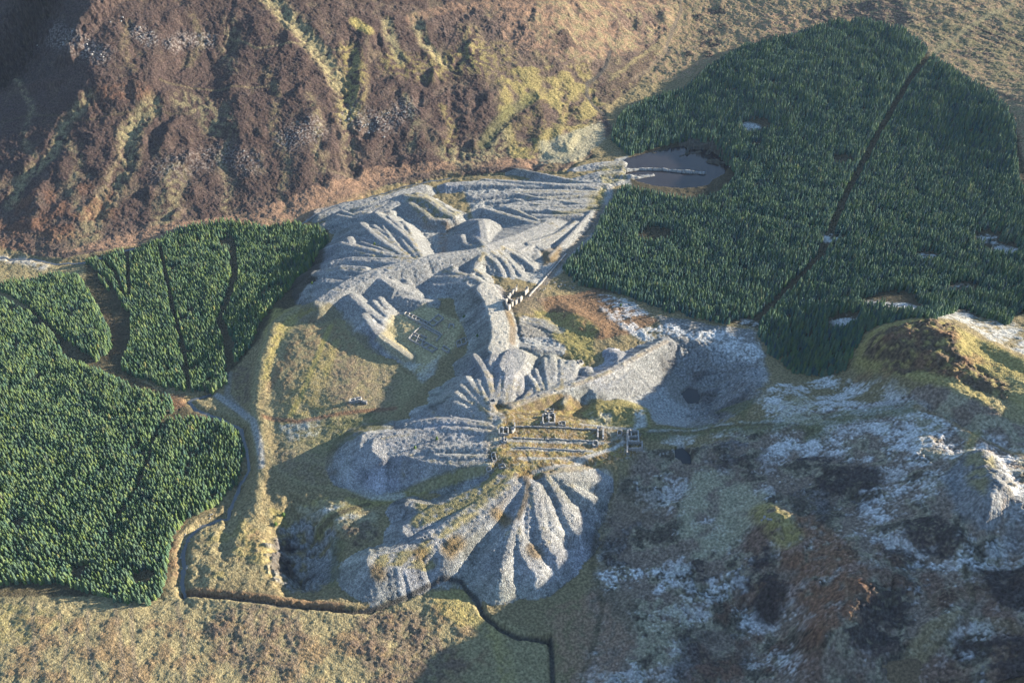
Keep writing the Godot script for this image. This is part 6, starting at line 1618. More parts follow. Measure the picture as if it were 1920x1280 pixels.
			[[-6.4, -1098.4, -12.4, -1083.6], 13.7, 1.9],
			[[-126.9, -993.8, -129, -983], 13.7, -1.9],
			[[-305.4, -1063.3, -316.4, -1052.5], 5.5, 1],
			[[-522.6, -941.2, -526.6, -928.9], 7.4, 1.8],
			[[-252.4, -1057.4, -252.7, -1050.1], 10.1, 2.3],
			[[-324.2, -934.6, -325.6, -925.6], 13.6, 1.7],
			[[-53.4, -1135.2, -61.7, -1123.9], 7.1, -2.4],
			[[136.5, -1255.4, 127.1, -1241.5], 6.3, 1.9]]:
		swell(s[0], s[1], s[2])
	level([-102.6, -702.9, -73.9, -717.7, -40.8, -695.6, -46.4, -667.4, -63.1, -648.4, -88.5, -667.4], 40, 3, 10)
	level([-13.5, -543.1, 73.2, -543.1, 85.8, -532.3, 82.5, -516.4, 55.8, -508.7, -11.2, -511.3], 66.3, 2, 12)
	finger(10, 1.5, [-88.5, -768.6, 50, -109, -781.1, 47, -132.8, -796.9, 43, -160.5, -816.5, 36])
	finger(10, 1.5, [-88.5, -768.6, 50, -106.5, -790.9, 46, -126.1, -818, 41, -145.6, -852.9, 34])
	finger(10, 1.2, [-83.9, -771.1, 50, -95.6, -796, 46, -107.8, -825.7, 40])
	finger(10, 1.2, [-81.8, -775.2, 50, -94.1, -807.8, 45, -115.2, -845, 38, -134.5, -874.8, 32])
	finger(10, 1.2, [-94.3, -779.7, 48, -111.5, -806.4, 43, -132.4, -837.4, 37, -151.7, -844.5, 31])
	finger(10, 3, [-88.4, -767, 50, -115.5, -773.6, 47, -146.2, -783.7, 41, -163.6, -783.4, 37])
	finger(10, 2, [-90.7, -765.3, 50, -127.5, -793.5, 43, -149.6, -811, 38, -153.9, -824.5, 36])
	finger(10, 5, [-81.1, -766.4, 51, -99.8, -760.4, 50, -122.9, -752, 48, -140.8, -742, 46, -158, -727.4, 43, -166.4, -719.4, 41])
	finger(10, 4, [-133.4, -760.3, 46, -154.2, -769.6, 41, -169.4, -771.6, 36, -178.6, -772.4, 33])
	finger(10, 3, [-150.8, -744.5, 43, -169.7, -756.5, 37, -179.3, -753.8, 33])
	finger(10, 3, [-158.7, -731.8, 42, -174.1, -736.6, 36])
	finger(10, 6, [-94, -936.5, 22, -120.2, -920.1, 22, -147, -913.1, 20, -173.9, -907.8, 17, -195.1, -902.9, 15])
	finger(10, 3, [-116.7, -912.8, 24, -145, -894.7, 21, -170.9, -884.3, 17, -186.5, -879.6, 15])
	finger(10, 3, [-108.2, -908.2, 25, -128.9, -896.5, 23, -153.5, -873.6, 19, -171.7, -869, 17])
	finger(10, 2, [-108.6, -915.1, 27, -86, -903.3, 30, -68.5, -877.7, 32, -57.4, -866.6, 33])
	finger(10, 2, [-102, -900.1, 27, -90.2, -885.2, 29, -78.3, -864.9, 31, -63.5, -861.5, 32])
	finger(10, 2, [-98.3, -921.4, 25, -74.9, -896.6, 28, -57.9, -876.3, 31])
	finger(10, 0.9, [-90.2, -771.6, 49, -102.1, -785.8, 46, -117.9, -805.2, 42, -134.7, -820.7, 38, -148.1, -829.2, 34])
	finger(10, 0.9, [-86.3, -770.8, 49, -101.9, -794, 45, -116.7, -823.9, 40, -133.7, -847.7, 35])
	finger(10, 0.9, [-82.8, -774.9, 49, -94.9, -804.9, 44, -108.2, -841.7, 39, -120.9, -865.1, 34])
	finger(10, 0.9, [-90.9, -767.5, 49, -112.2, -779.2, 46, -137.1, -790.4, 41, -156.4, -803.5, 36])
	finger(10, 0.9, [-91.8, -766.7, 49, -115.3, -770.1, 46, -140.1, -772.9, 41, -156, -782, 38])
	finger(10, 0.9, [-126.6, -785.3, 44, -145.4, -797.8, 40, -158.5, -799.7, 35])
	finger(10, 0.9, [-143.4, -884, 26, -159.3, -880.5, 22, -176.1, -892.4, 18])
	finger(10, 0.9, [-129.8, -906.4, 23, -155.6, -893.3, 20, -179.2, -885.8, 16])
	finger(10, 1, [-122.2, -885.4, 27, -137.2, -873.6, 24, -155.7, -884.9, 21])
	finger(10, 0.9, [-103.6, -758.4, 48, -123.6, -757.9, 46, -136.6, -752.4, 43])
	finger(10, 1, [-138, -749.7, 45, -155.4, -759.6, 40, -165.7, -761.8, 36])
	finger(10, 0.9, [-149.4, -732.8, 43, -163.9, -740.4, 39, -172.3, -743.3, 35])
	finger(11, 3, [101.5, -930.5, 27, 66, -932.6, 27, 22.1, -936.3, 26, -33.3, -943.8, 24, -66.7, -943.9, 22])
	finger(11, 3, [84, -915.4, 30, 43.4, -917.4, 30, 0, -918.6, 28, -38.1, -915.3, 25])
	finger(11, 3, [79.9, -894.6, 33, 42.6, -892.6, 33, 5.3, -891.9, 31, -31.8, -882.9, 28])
	finger(11, 1.5, [43.2, -838.4, 40, 20.5, -848.7, 38, 0, -862, 36, -15.7, -873.6, 34, -27.5, -881.5, 32])
	finger(11, 2, [73.2, -871.5, 36, 42, -874.9, 35, 10.5, -879, 33, -10.6, -888.9, 31])
	finger(11, 3, [87.4, -925.2, 29, 55.6, -946.3, 25, 27.9, -951.3, 22])
	finger(11, 3, [112, -960.6, 28, 89.5, -956.9, 27, 69.7, -951.2, 24])
	finger(11, 4, [116.4, -978.7, 27, 90.8, -977.1, 26, 67.9, -971.2, 23])
	finger(11, 1, [98.8, -932.4, 29, 54.9, -932.2, 28.5, 11.1, -940.9, 27, -27.9, -950.1, 24])
	finger(11, 1, [86.2, -908.2, 32, 48.4, -904.9, 31.5, 10.7, -903.3, 30, -21.5, -902.1, 27])
	finger(11, 1, [81.8, -883.6, 35, 47.5, -882.5, 34.5, 15.9, -882.9, 33, -5.3, -886.4, 32])
	finger(11, 1, [67.4, -861.8, 38, 41.5, -861.4, 37, 20.8, -864.8, 36])
	finger(11, 0.9, [61.4, -846.6, 40, 40.1, -821, 42, 14.8, -803.5, 45])
	finger(11, 0.9, [50.6, -831.4, 41, 29.8, -810.7, 43, 4.9, -787.8, 47])
	finger(11, 0.9, [78.2, -868.4, 38, 55.2, -821, 42, 34, -783.6, 44])
	finger(11, 0.9, [-9.7, -790.3, 50, 7.3, -779.4, 47, 19.2, -765.7, 45])
	finger(11, 0.9, [-12.1, -783.5, 50, -1, -769.7, 48, 8.5, -752.3, 46])
	finger(11, 0.9, [-35.6, -742.3, 51, -48.2, -751.2, 48, -61.1, -762.5, 45])
	finger(11, 0.9, [-35.5, -741.6, 51, -45.9, -741.9, 49, -57.4, -745.2, 46])
	finger(11, 0.9, [-33.1, -753.4, 51, -25.8, -746.9, 50, -21, -738, 49])
	finger(11, 5, [-21.8, -784, 52, -4.9, -801.7, 48, 15, -819.8, 44, 35.7, -840.5, 41], 0.4)
	finger(11, 5, [-14.5, -783.5, 50, 4.9, -793.5, 46, 19.6, -793.5, 43], 0.5)
	finger(11, 3, [-21.8, -784, 52, -25.8, -809.3, 47, -29.1, -845.1, 41], 0.6)
	finger(11, 1.5, [-21.8, -784, 52, -34.2, -793.2, 48, -43.4, -803.5, 45, -47.1, -820.1, 42])
	finger(11, 1.2, [-25.3, -792.2, 51, -31.7, -808.4, 47, -35.9, -816.3, 44])
	finger(11, 1.2, [-20.3, -780.7, 52, -9.6, -773.5, 50, -2.4, -761.6, 48, 0.9, -746.7, 46])
	finger(11, 1.2, [-25, -777.3, 52, -15.3, -768.6, 50, -9.5, -757.6, 48, -6.6, -748.3, 46])
	finger(11, 1.2, [-26.4, -775.4, 51, -20, -763.2, 48, -16.6, -754.7, 46])
	finger(11, 4, [-81.2, -767.2, 51, -62.3, -772.4, 52, -43.3, -776.5, 52, -24.2, -782.3, 52])
	finger(11, 1.5, [-26.5, -777.3, 52, -31.8, -761.5, 51, -35.7, -746.1, 50])
	finger(11, 1.5, [-35.6, -743.1, 51, -52.1, -755.2, 48, -67.3, -769.6, 44, -77.4, -776.7, 43])
	finger(11, 1.5, [-35.6, -743.1, 51, -54.1, -747.2, 48, -73.6, -754, 43])
	finger(11, 1.5, [-35.6, -743.1, 51, -46.8, -739.3, 48, -68.1, -740.8, 44])
	finger(11, 1.5, [-52.3, -760.2, 49, -61.7, -756.3, 46, -71.4, -756.4, 43])
	finger(11, 1.5, [-35.6, -744.7, 51, -25.5, -732.4, 52, -11.4, -717.4, 53])
	finger(11, 2, [24.6, -800.6, 44, 36.8, -793.5, 43], 0.5)
	finger(12, 7.5, [-22.9, -719.5, 56, -16.2, -703.2, 57, -11.5, -681.7, 58], 0.8)
	finger(12, 7.5, [-11.5, -681.7, 58, -9.6, -665.7, 58.5], 0.8)
	finger(12, 7, [-9.6, -665.7, 58.5, -9.4, -650.1, 59, -11.9, -636.2, 59.5], 0.8)
	finger(12, 3, [-11.9, -636.2, 59.5, -15.8, -617.6, 60], 0.85)
	finger(12, 1.6, [-15.8, -617.6, 60, -17.6, -600.9, 61, -16, -579.6, 64], 0.85)
	finger(13, 3.5, [11.1, -678.8, 53.5, 25.5, -674, 54, 39.4, -665.5, 53], 0.45)
	finger(13, 2, [5.2, -649.2, 53, 19.3, -642.7, 54, 39.4, -641.3, 53.5], 0.6)
	finger(12, 3, [-37.2, -735.1, 50, -29.9, -722.3, 51, -25, -709.7, 52])
	finger(12, 2, [-51.8, -747, 47, -37.1, -728.7, 49])
	finger(12, 2, [-123.1, -753.3, 47, -102.6, -735.2, 47, -88.5, -731.5, 44], 0.5)
	finger(12, 1.5, [-123.1, -751, 44, -101.3, -744.5, 43])
	finger(12, 1.5, [-114.1, -757.9, 46, -93.5, -748.1, 45])
	finger(12, 2, [-139.1, -725.4, 44, -129.3, -712.6, 44, -118.1, -700.6, 43, -110.3, -694.5, 42])
	finger(12, 1.2, [-119.8, -717.6, 43, -106.8, -700.3, 42])
	finger(12, 1.2, [-114.8, -722.9, 43, -108.3, -711.4, 42])
	finger(12, 2, [-125.4, -697.8, 44, -117, -682.1, 44, -107.9, -669.3, 43, -96.5, -659.5, 42, -82.5, -647.3, 41])
	finger(12, 1.2, [-94.9, -723.8, 44, -78.5, -719.8, 43, -66.9, -718.9, 42])
	finger(13, 1.8, [-13.5, -569.3, 65.5, -18.8, -599.8, 62, -23.3, -614.5, 60, -29.6, -630.7, 57], 0.9)
	finger(13, 1.2, [-10.7, -572.2, 65.5, -8.2, -602.9, 62, -7.1, -622.7, 60], 0.9)
	finger(13, 4, [-4, -569.3, 65.5, -2.4, -591.5, 64, -0.8, -607.9, 63], 0.9)
	finger(13, 9, [-0.8, -611.1, 63, 2.1, -624.1, 61], 0.9)
	finger(13, 1.5, [-0.8, -575.6, 65, 2.4, -593.2, 62.5, 4.5, -605.2, 61], 0.9)
	finger(13, 1.2, [4.8, -579.6, 64, 6.5, -593.7, 62, 5.3, -602.8, 61], 0.9)
	finger(13, 1.2, [20.7, -576.8, 65, 16.3, -593.7, 62, 9.9, -610.5, 58], 0.9)
	finger(13, 1, [24.1, -582.6, 64, 20.5, -601.4, 60, 18.3, -612.4, 58], 0.9)
	finger(13, 1.5, [28.8, -578.5, 65, 27.5, -604, 61, 26.1, -626.2, 57], 0.9)
	finger(13, 2, [31.6, -578.5, 65, 32.5, -604, 61, 31.2, -628.8, 57], 0.9)
	finger(13, 1.5, [36.9, -581.5, 65, 38.6, -604, 61, 39, -623.6, 57], 0.9)
	finger(13, 4, [40.1, -582.7, 65, 44.3, -602.8, 61, 46.8, -618.7, 58], 0.9)
	finger(13, 1.5, [9.9, -572.2, 65.5, 13.2, -579.6, 64, 17.3, -584.8, 63], 0.9)
	finger(13, 1.2, [41.1, -575.5, 64, 38, -568, 64], 0.9)
	finger(17, 2.4, [0, -563, 66, 15.9, -571.6, 66, 36, -581.6, 66, 56.6, -591.1, 66, 73.5, -600.8, 65.5, 84.4, -609.4, 65, 100.1, -623.2, 64, 123.4, -642.5, 62])
	finger(17, 2, [78.7, -604.4, 65, 84.6, -615.5, 63, 85.3, -627.9, 60, 79.6, -634.1, 58])
	finger(17, 2, [58.8, -593.4, 65, 60.7, -602.9, 62, 58.6, -608.9, 60])
	finger(17, 4, [90.7, -609.1, 62, 77.2, -593.7, 62, 64.4, -583.7, 63], 0.5)
	finger(14, 1.8, [-11.6, -548.9, 66, -23.7, -563.3, 63, -31.9, -572.4, 61.5, -41.9, -582.8, 60], 0.85)
	finger(14, 1.6, [-12.4, -545.1, 66, -25.5, -558.2, 63, -35.7, -567.7, 61, -44.9, -576.8, 59], 0.85)
	finger(14, 1.6, [-13.3, -556.2, 66, -21.9, -574.3, 63.5, -27.4, -585.9, 62, -34.4, -599.7, 60.5], 0.85)
	finger(14, 1.3, [-14.8, -552.8, 66, -26.7, -573.6, 62.5, -38.2, -591.7, 60], 0.85)
	finger(14, 1.2, [-14.9, -560.1, 66, -21.6, -580.2, 63.5, -25.3, -596.7, 61], 0.9)
	finger(14, 8, [-13.6, -549.1, 62, -27.7, -560.8, 55, -44.3, -572.2, 49], 0.45)
	finger(14, 9, [-20.8, -572.4, 56, -32.6, -586.4, 50.5, -45.3, -593.8, 47], 0.42)
	finger(14, 2.5, [-13.5, -542.3, 66, -35, -549.2, 63, -54.9, -554.4, 59, -66.9, -554.7, 56, -76.8, -553.8, 53])
	finger(14, 1.2, [-53.2, -558.2, 57, -59.2, -569.7, 53, -64.5, -575.2, 50])
	finger(14, 1.2, [-51.3, -559.3, 57, -54.7, -575.5, 53])
	finger(14, 1.2, [-49.3, -559.3, 57, -50.6, -574.4, 53])
	finger(14, 11, [-17.1, -529.8, 65, -34.4, -532.3, 62.5, -53.7, -533.7, 60, -71.1, -532.9, 57.5, -90.5, -532.7, 55], 0.5)
	finger(14, 5, [-75.6, -541.5, 57, -95, -539.7, 55, -105.2, -542.8, 53])
	finger(14, 6, [-91.8, -525.8, 55, -104.2, -533, 53, -105.3, -542.7, 52])
	finger(14, 2.2, [-15.6, -505.9, 66, -37.3, -507.3, 63, -56.3, -512.7, 60, -72.1, -520.8, 57.5, -86.1, -526.8, 55])
	finger(14, 3, [-87.8, -524.7, 55, -97.2, -521.4, 53, -103.6, -518, 50])
	finger(14, 1.2, [-76.8, -515.3, 55, -76.5, -507.8, 51, -76.3, -502.9, 48])
	finger(14, 1.2, [-68.4, -511.4, 57, -67.5, -505.9, 53, -67.4, -502.7, 51])
	finger(14, 1.2, [-58.2, -510.4, 58, -57.7, -506, 54])
	finger(14, 1.2, [-50.5, -508, 60, -49.7, -504.2, 56])
	finger(14, 1.2, [-41.7, -506.1, 61, -41, -503.3, 58])
	finger(14, 1, [-13.2, -547.3, 66, -24.6, -555.4, 63.5, -33.9, -562.5, 61, -43.1, -571.4, 58], 0.8)
	finger(14, 1, [-15.4, -542.3, 66, -31.1, -547.6, 63, -45.3, -558.9, 59], 0.7)
	finger(14, 1, [-17, -523.5, 66, -37.9, -523.8, 63.6, -56.9, -522.9, 61.2], 0.7)
	finger(14, 1, [-17.2, -536.3, 66, -34.7, -541.6, 63.5, -50.4, -544.6, 61], 0.7)
	finger(14, 1, [-16.4, -554.5, 66, -25, -569, 63, -30.5, -581.1, 61], 0.85)
	finger(14, 1, [-17.9, -511.6, 66, -37.5, -513.4, 63.5, -54.7, -517.9, 61], 0.7)
	finger(15, 2.5, [9.1, -490, 66, 7.3, -485, 64, 0.7, -477.5, 60, -10.1, -466.8, 56])
	finger(15, 1.6, [10.9, -486.5, 66, 7.9, -470.1, 63, 3.5, -457.9, 61, -4.2, -446.8, 58, -12.2, -437.8, 55.5])
	finger(15, 1.8, [2.8, -456.5, 61, 0.4, -447.8, 59.5, -3.1, -434, 57.5, -6.8, -422.3, 55.5])
	finger(15, 1.6, [4.2, -457.9, 61, 4.9, -447.8, 59.5, 8, -438, 58])
	finger(15, 4, [8, -438, 58, 12.4, -429.6, 56, 15.1, -424.8, 54.5])
	finger(15, 1.3, [13.4, -480.2, 65, 12.1, -463.9, 62, 9.8, -446.8, 58])
	finger(15, 2.4, [15.6, -484.1, 66, 17.8, -465.4, 63, 20.4, -451.5, 60.5])
	finger(15, 3, [20.4, -451.5, 60.5, 24.4, -442.4, 58, 28.5, -436.5, 56])
	finger(15, 1.5, [18.1, -481.2, 65, 23.6, -469.1, 62.5, 26.8, -454.2, 60])
	finger(15, 1.8, [23.8, -493.4, 66.5, 30.8, -481.5, 63.5, 35.8, -469.5, 61])
	finger(15, 3.2, [35.8, -469.5, 61, 39.9, -461, 59, 43.1, -453.5, 57])
	finger(15, 1.6, [29.3, -494.4, 66.5, 41.8, -485.4, 63.5, 55, -477.9, 60])
	finger(15, 6, [36.7, -496.4, 66, 51.6, -497.2, 63.5, 62.7, -495.5, 61], 0.6)
	finger(15, 4, [-5.3, -458.4, 55, -10.6, -451.8, 52], 0.6)
	finger(16, 5, [-1.8, -494.4, 65.5, -18.1, -481.5, 62.5, -36.1, -475.5, 59.5, -48.6, -470.2, 57.5, -60.8, -462.6, 55.5, -68.3, -456.4, 53.5])
	finger(16, 3, [-46.9, -472, 57, -59.7, -473.7, 55, -70.1, -479.3, 53])
	finger(16, 3, [0, -489.4, 65.5, -19.8, -473.3, 62, -35.6, -461, 60, -51, -449, 57])
	finger(16, 4.5, [2.9, -487.5, 65, -16.1, -470, 61.5, -30.1, -457.3, 59, -40.4, -447.6, 57])
	finger(16, 5, [-14.3, -467.1, 61, -26.5, -455.4, 58.5, -38.5, -442.7, 56, -43.2, -438.2, 55])
	finger(16, 5, [-51, -449, 57, -62.8, -440.4, 55.5, -76.4, -434.6, 54, -89.3, -431.1, 53])
	finger(16, 6, [-50.9, -447.6, 57, -54.2, -441.7, 55, -60.9, -436.3, 53, -72.8, -431.9, 52, -86.5, -429.2, 51], 0.6)
	finger(10, 0.7, [-88.5, -768.6, 50, -102.2, -776.2, 46.6, -117.6, -782.2, 44.9, -135.3, -792, 39.9], 0.9)
	finger(10, 0.7, [-88.5, -768.6, 50, -104, -782.4, 46.5, -121.5, -796.5, 43.9, -142.3, -815.3, 38.1], 0.9)
	finger(10, 0.7, [-88.5, -768.6, 50, -105, -785.2, 45.9, -123, -804.4, 41.7, -141, -829.6, 36], 0.9)
	finger(10, 0.7, [-88.5, -768.6, 50, -100.5, -791.2, 45.5, -113, -815.2, 41.9, -124.6, -845.9, 36], 0.9)
	finger(10, 0.7, [-83.9, -771.1, 50, -91.2, -794.9, 45.6, -98.5, -820.6, 41], 0.9)
	finger(10, 0.7, [-81.8, -775.2, 50, -92.3, -798.2, 45.1, -108.2, -820, 40.9, -122.5, -838.6, 36.1], 0.9)
	finger(10, 0.7, [-81.8, -775.2, 50, -88.9, -801.1, 45.3, -101.8, -828.7, 40.7, -113.9, -852, 36], 0.9)
	finger(10, 0.7, [-94.3, -779.7, 48, -109.3, -799.7, 43.3, -127.3, -822, 38.1, -141.8, -825.7, 33.1], 0.9)
	finger(10, 0.7, [-108.6, -915.1, 27, -94.4, -911.7, 27.8, -82, -897.8, 28.6, -74.4, -891, 29.7], 0.9)
	finger(10, 0.7, [-108.6, -915.1, 27, -95.1, -906.2, 27.7, -85.9, -887.1, 29.4, -79.7, -879.1, 29.6], 0.9)
	finger(10, 0.7, [-102, -900.1, 27, -92.3, -891.8, 27.3, -81.7, -876.6, 29.4, -70.1, -876, 30], 0.9)
	finger(10, 0.7, [-102, -900.1, 27, -96, -890.8, 27, -90.3, -876.3, 28, -80.9, -870.4, 29.4], 0.9)
	finger(10, 0.7, [-98.3, -921.4, 25, -80.6, -908.2, 25.9, -67.2, -895.3, 28.1], 0.9)
	finger(10, 0.7, [-98.3, -921.4, 25, -83.2, -903.4, 25.7, -71.9, -886.6, 28.1], 0.9)
	finger(10, 0.7, [-90.2, -771.6, 49, -102.3, -784.2, 45.1, -117.7, -798.3, 42, -133.9, -810.5, 37.5, -145.8, -815.2, 34.3], 0.9)
	finger(10, 0.7, [-90.2, -771.6, 49, -98.4, -784.8, 45.8, -108.7, -800.5, 43.1, -120.4, -814.6, 39.6, -129.9, -821.7, 37.2], 0.9)
	finger(10, 0.7, [-86.3, -770.8, 49, -101.1, -790.6, 44.2, -115.2, -813.6, 40.3, -130.5, -831.7, 35.8], 0.9)
	finger(10, 0.7, [-82.8, -774.9, 49, -93, -795.7, 44.1, -104, -817.4, 41.3, -113.4, -830.9, 37.9], 0.9)
	finger(10, 0.7, [-82.8, -774.9, 49, -90.3, -801.7, 44.2, -98, -833.7, 39.4, -106.3, -853.1, 35.9], 0.9)
	finger(10, 0.7, [-90.9, -767.5, 49, -109.8, -783.3, 44.7, -132, -796.6, 40.6, -148.7, -810.4, 36.7], 0.9)
	finger(10, 0.7, [-126.6, -785.3, 44, -144.2, -794.3, 39.4, -154.8, -793.3, 35.1], 0.9)
	finger(10, 0.7, [-126.6, -785.3, 44, -138.3, -796.5, 40.3, -146.9, -799.3, 37.1], 0.9)
	finger(10, 0.7, [-143.4, -884, 26, -158.5, -886.1, 21.6, -172.3, -900.2, 17.8], 0.9)
	finger(10, 0.7, [-129.8, -906.4, 23, -155.5, -903.1, 19.3, -178.6, -901.6, 16.1], 0.9)
	finger(10, 0.7, [-122.2, -885.4, 27, -135.9, -879.4, 23.9, -150.5, -892, 20.8], 0.9)
	finger(10, 0.7, [-138, -749.7, 45, -150.5, -760.3, 40.6, -158.5, -763.9, 37.4], 0.9)
	finger(10, 0.7, [-149.4, -732.8, 43, -162.4, -737.9, 38.8, -169.7, -740.5, 34.2], 0.9)
	finger(10, 0.7, [-149.4, -732.8, 43, -160.7, -742.2, 38.8, -167.6, -746.2, 35.4], 0.9)
	finger(11, 0.7, [43.2, -838.4, 40, 28.6, -851.1, 37.3, 15.6, -863.6, 35.9, 5.8, -873.2, 35.1, -1.6, -881.4, 33.1], 0.9)
	finger(11, 0.7, [73.2, -871.5, 36, 48.1, -869.6, 34.5, 23.2, -868, 32.4, 6, -871.6, 31], 0.9)
	finger(11, 0.7, [73.2, -871.5, 36, 47, -881.7, 33.8, 20.2, -890.3, 32.2, 2.7, -902.9, 30.2], 0.9)
	finger(11, 0.7, [98.8, -932.4, 29, 64, -943, 27.6, 29.5, -958.8, 26.7, -1.6, -974.9, 24.1], 0.9)
	finger(11, 0.7, [86.2, -908.2, 32, 63.1, -903.3, 30.7, 40.1, -898.2, 29.7, 20.7, -893.9, 27.8], 0.9)
	finger(11, 0.7, [81.8, -883.6, 35, 53, -877.6, 34, 26.7, -874, 31.7, 8.8, -872.7, 31.3], 0.9)
	finger(11, 0.7, [81.8, -883.6, 35, 53, -892.6, 33.9, 25.9, -901.6, 32.3, 8.1, -910, 31.6], 0.9)
	finger(11, 0.7, [67.4, -861.8, 38, 50.3, -859.4, 36.6, 36.4, -859.2, 35.9], 0.9)
	finger(11, 0.7, [67.4, -861.8, 38, 49.3, -869, 35.9, 35.1, -875.4, 35.5], 0.9)
	finger(11, 0.7, [61.4, -846.6, 40, 46.7, -824.2, 40.8, 27.7, -806.2, 43.2], 0.9)
	finger(11, 0.7, [61.4, -846.6, 40, 44.1, -832.7, 39.9, 24.1, -821.6, 43.1], 0.9)
	finger(11, 0.7, [50.6, -831.4, 41, 35.4, -821.7, 40.9, 17.1, -808.2, 43.9], 0.9)
	finger(11, 0.7, [-9.7, -790.3, 50, 6.3, -786.1, 45.9, 18.2, -776.1, 44.3], 0.9)
	finger(11, 0.7, [-9.7, -790.3, 50, 2.5, -779.2, 45.8, 10.2, -764.7, 44], 0.9)
	finger(11, 0.7, [-12.1, -783.5, 50, -4.9, -772.7, 47.3, 0.6, -757.3, 45.9], 0.9)
	finger(11, 0.7, [-35.6, -742.3, 51, -44.3, -747.8, 48.1, -53.3, -753.8, 45.9], 0.9)
	finger(11, 0.7, [-35.6, -742.3, 51, -44.3, -751.9, 48, -53, -762.5, 45.6], 0.9)
	finger(11, 0.7, [-35.5, -741.6, 51, -43.3, -741.6, 48.7, -52, -743.3, 45.8], 0.9)
	finger(11, 0.7, [-35.5, -741.6, 51, -44.1, -744.5, 48.5, -53.4, -748.7, 46], 0.9)
	finger(11, 0.7, [-33.1, -753.4, 51, -25.7, -751.1, 48.8, -20, -743.7, 48.4], 0.9)
	finger(11, 0.7, [-33.1, -753.4, 51, -29.4, -750.3, 49.2, -27.3, -744.3, 48.7], 0.9)
	finger(11, 0.7, [-21.8, -784, 52, -32.8, -791.4, 47.4, -41.2, -798.2, 45.2, -45.7, -812.8, 42], 0.9)
	finger(11, 0.7, [-21.8, -784, 52, -29.1, -792.2, 48.9, -34.3, -801.1, 46.1, -35.3, -810.4, 45.1], 0.9)
	finger(11, 0.7, [-20.3, -780.7, 52, -13.3, -774.1, 49.4, -9.8, -763.9, 47.3, -9.7, -750.9, 46], 0.9)
	finger(11, 0.7, [-25, -777.3, 52, -19.5, -771.4, 49.7, -16.7, -763.2, 48.3, -15.8, -756.3, 47.1], 0.9)
	finger(11, 0.7, [-26.4, -775.4, 51, -19.4, -768.2, 48, -15.2, -763.3, 45.8], 0.9)
	finger(11, 0.7, [-26.5, -777.3, 52, -28.4, -765.6, 49.7, -29.1, -752.1, 49], 0.9)
	finger(11, 0.7, [-26.5, -777.3, 52, -32, -768.1, 50, -36.2, -756.5, 49.7], 0.9)
	finger(11, 0.7, [-35.6, -743.1, 51, -48, -750.4, 47.7, -59.4, -757.9, 44.9, -66.9, -761.7, 43.8], 0.9)
	finger(11, 0.7, [-35.6, -743.1, 51, -47.2, -749.3, 48.4, -59.4, -756.5, 45.1], 0.9)
	finger(11, 0.7, [-35.6, -743.1, 51, -42, -739.9, 48.2, -55.3, -737.9, 45], 0.9)
	finger(11, 0.7, [-35.6, -743.1, 51, -47.1, -744.4, 46.7, -67.3, -750.4, 43.2], 0.9)
	finger(11, 0.7, [-52.3, -760.2, 49, -59.7, -757, 45.4, -67.4, -755.9, 42.8], 0.9)
	finger(11, 0.7, [-52.3, -760.2, 49, -60.9, -761.4, 45.1, -68.9, -763.6, 42.8], 0.9)
	finger(11, 0.7, [-35.6, -744.7, 51, -28.9, -734.5, 50.3, -19.2, -718, 51.9], 0.9)
	finger(13, 0.7, [5.2, -649.2, 53, 16.7, -648.4, 52.5, 32.4, -651.5, 51.8], 0.9)
	finger(13, 0.7, [-13.5, -569.3, 65.5, -13.9, -591.3, 61.7, -15.3, -600.6, 61, -17.9, -611.5, 59.1], 0.9)
	finger(13, 0.7, [-10.7, -572.2, 65.5, -11.3, -596.1, 61.6, -12, -609.9, 60.4], 0.9)
	finger(13, 0.7, [-10.7, -572.2, 65.5, -7, -592.5, 62.5, -5, -605.5, 60.7], 0.9)
	finger(13, 0.7, [-0.8, -575.6, 65, 3.7, -590.3, 61.6, 6.6, -599.2, 60.5], 0.9)
	finger(13, 0.7, [4.8, -579.6, 64, 4.9, -591.6, 61, 3.3, -597.2, 60.8], 0.9)
	finger(13, 0.7, [4.8, -579.6, 64, 7.2, -590.1, 61.2, 7.3, -595.9, 60.8], 0.9)
	finger(13, 0.7, [20.7, -576.8, 65, 19.4, -590.1, 61.7, 16.6, -602.4, 58.7], 0.9)
	finger(13, 0.7, [24.1, -582.6, 64, 20.6, -595.3, 60.7, 18.5, -602.7, 58.9], 0.9)
	finger(13, 0.7, [24.1, -582.6, 64, 23.7, -596.1, 60.7, 23.5, -604.1, 58.9], 0.9)
	finger(13, 0.7, [28.8, -578.5, 65, 29.9, -596.6, 61.1, 30.6, -611.3, 58.2], 0.9)
	finger(13, 0.7, [31.6, -578.5, 65, 29.6, -597.7, 60.7, 26.2, -613.9, 58.2], 0.9)
	finger(13, 0.7, [36.9, -581.5, 65, 36.5, -595.9, 61.9, 35.5, -608.5, 58.6], 0.9)
	finger(13, 0.7, [36.9, -581.5, 65, 40.4, -600.1, 60.6, 42.5, -614.4, 58.1], 0.9)
	finger(13, 0.7, [9.9, -572.2, 65.5, 11.9, -580.1, 63.5, 14.8, -586, 62.1], 0.9)
	finger(13, 0.7, [9.9, -572.2, 65.5, 13.1, -578.3, 63.2, 16.5, -581.5, 62.2], 0.9)
	finger(14, 0.7, [-12.4, -545.1, 66, -25.3, -555.1, 62.7, -35.3, -562.8, 60, -44.2, -568.5, 58.9], 0.9)
	finger(14, 0.7, [-12.4, -545.1, 66, -22.2, -559.1, 62.3, -30, -568.7, 60.4, -36.8, -576.9, 59.3], 0.9)
	finger(14, 0.7, [-13.3, -556.2, 66, -22.7, -570.1, 63.1, -28.7, -578.4, 61.9, -36.1, -588.3, 60.5], 0.9)
	finger(14, 0.7, [-14.8, -552.8, 66, -27.9, -570.4, 62, -40.3, -585.3, 59.3], 0.9)
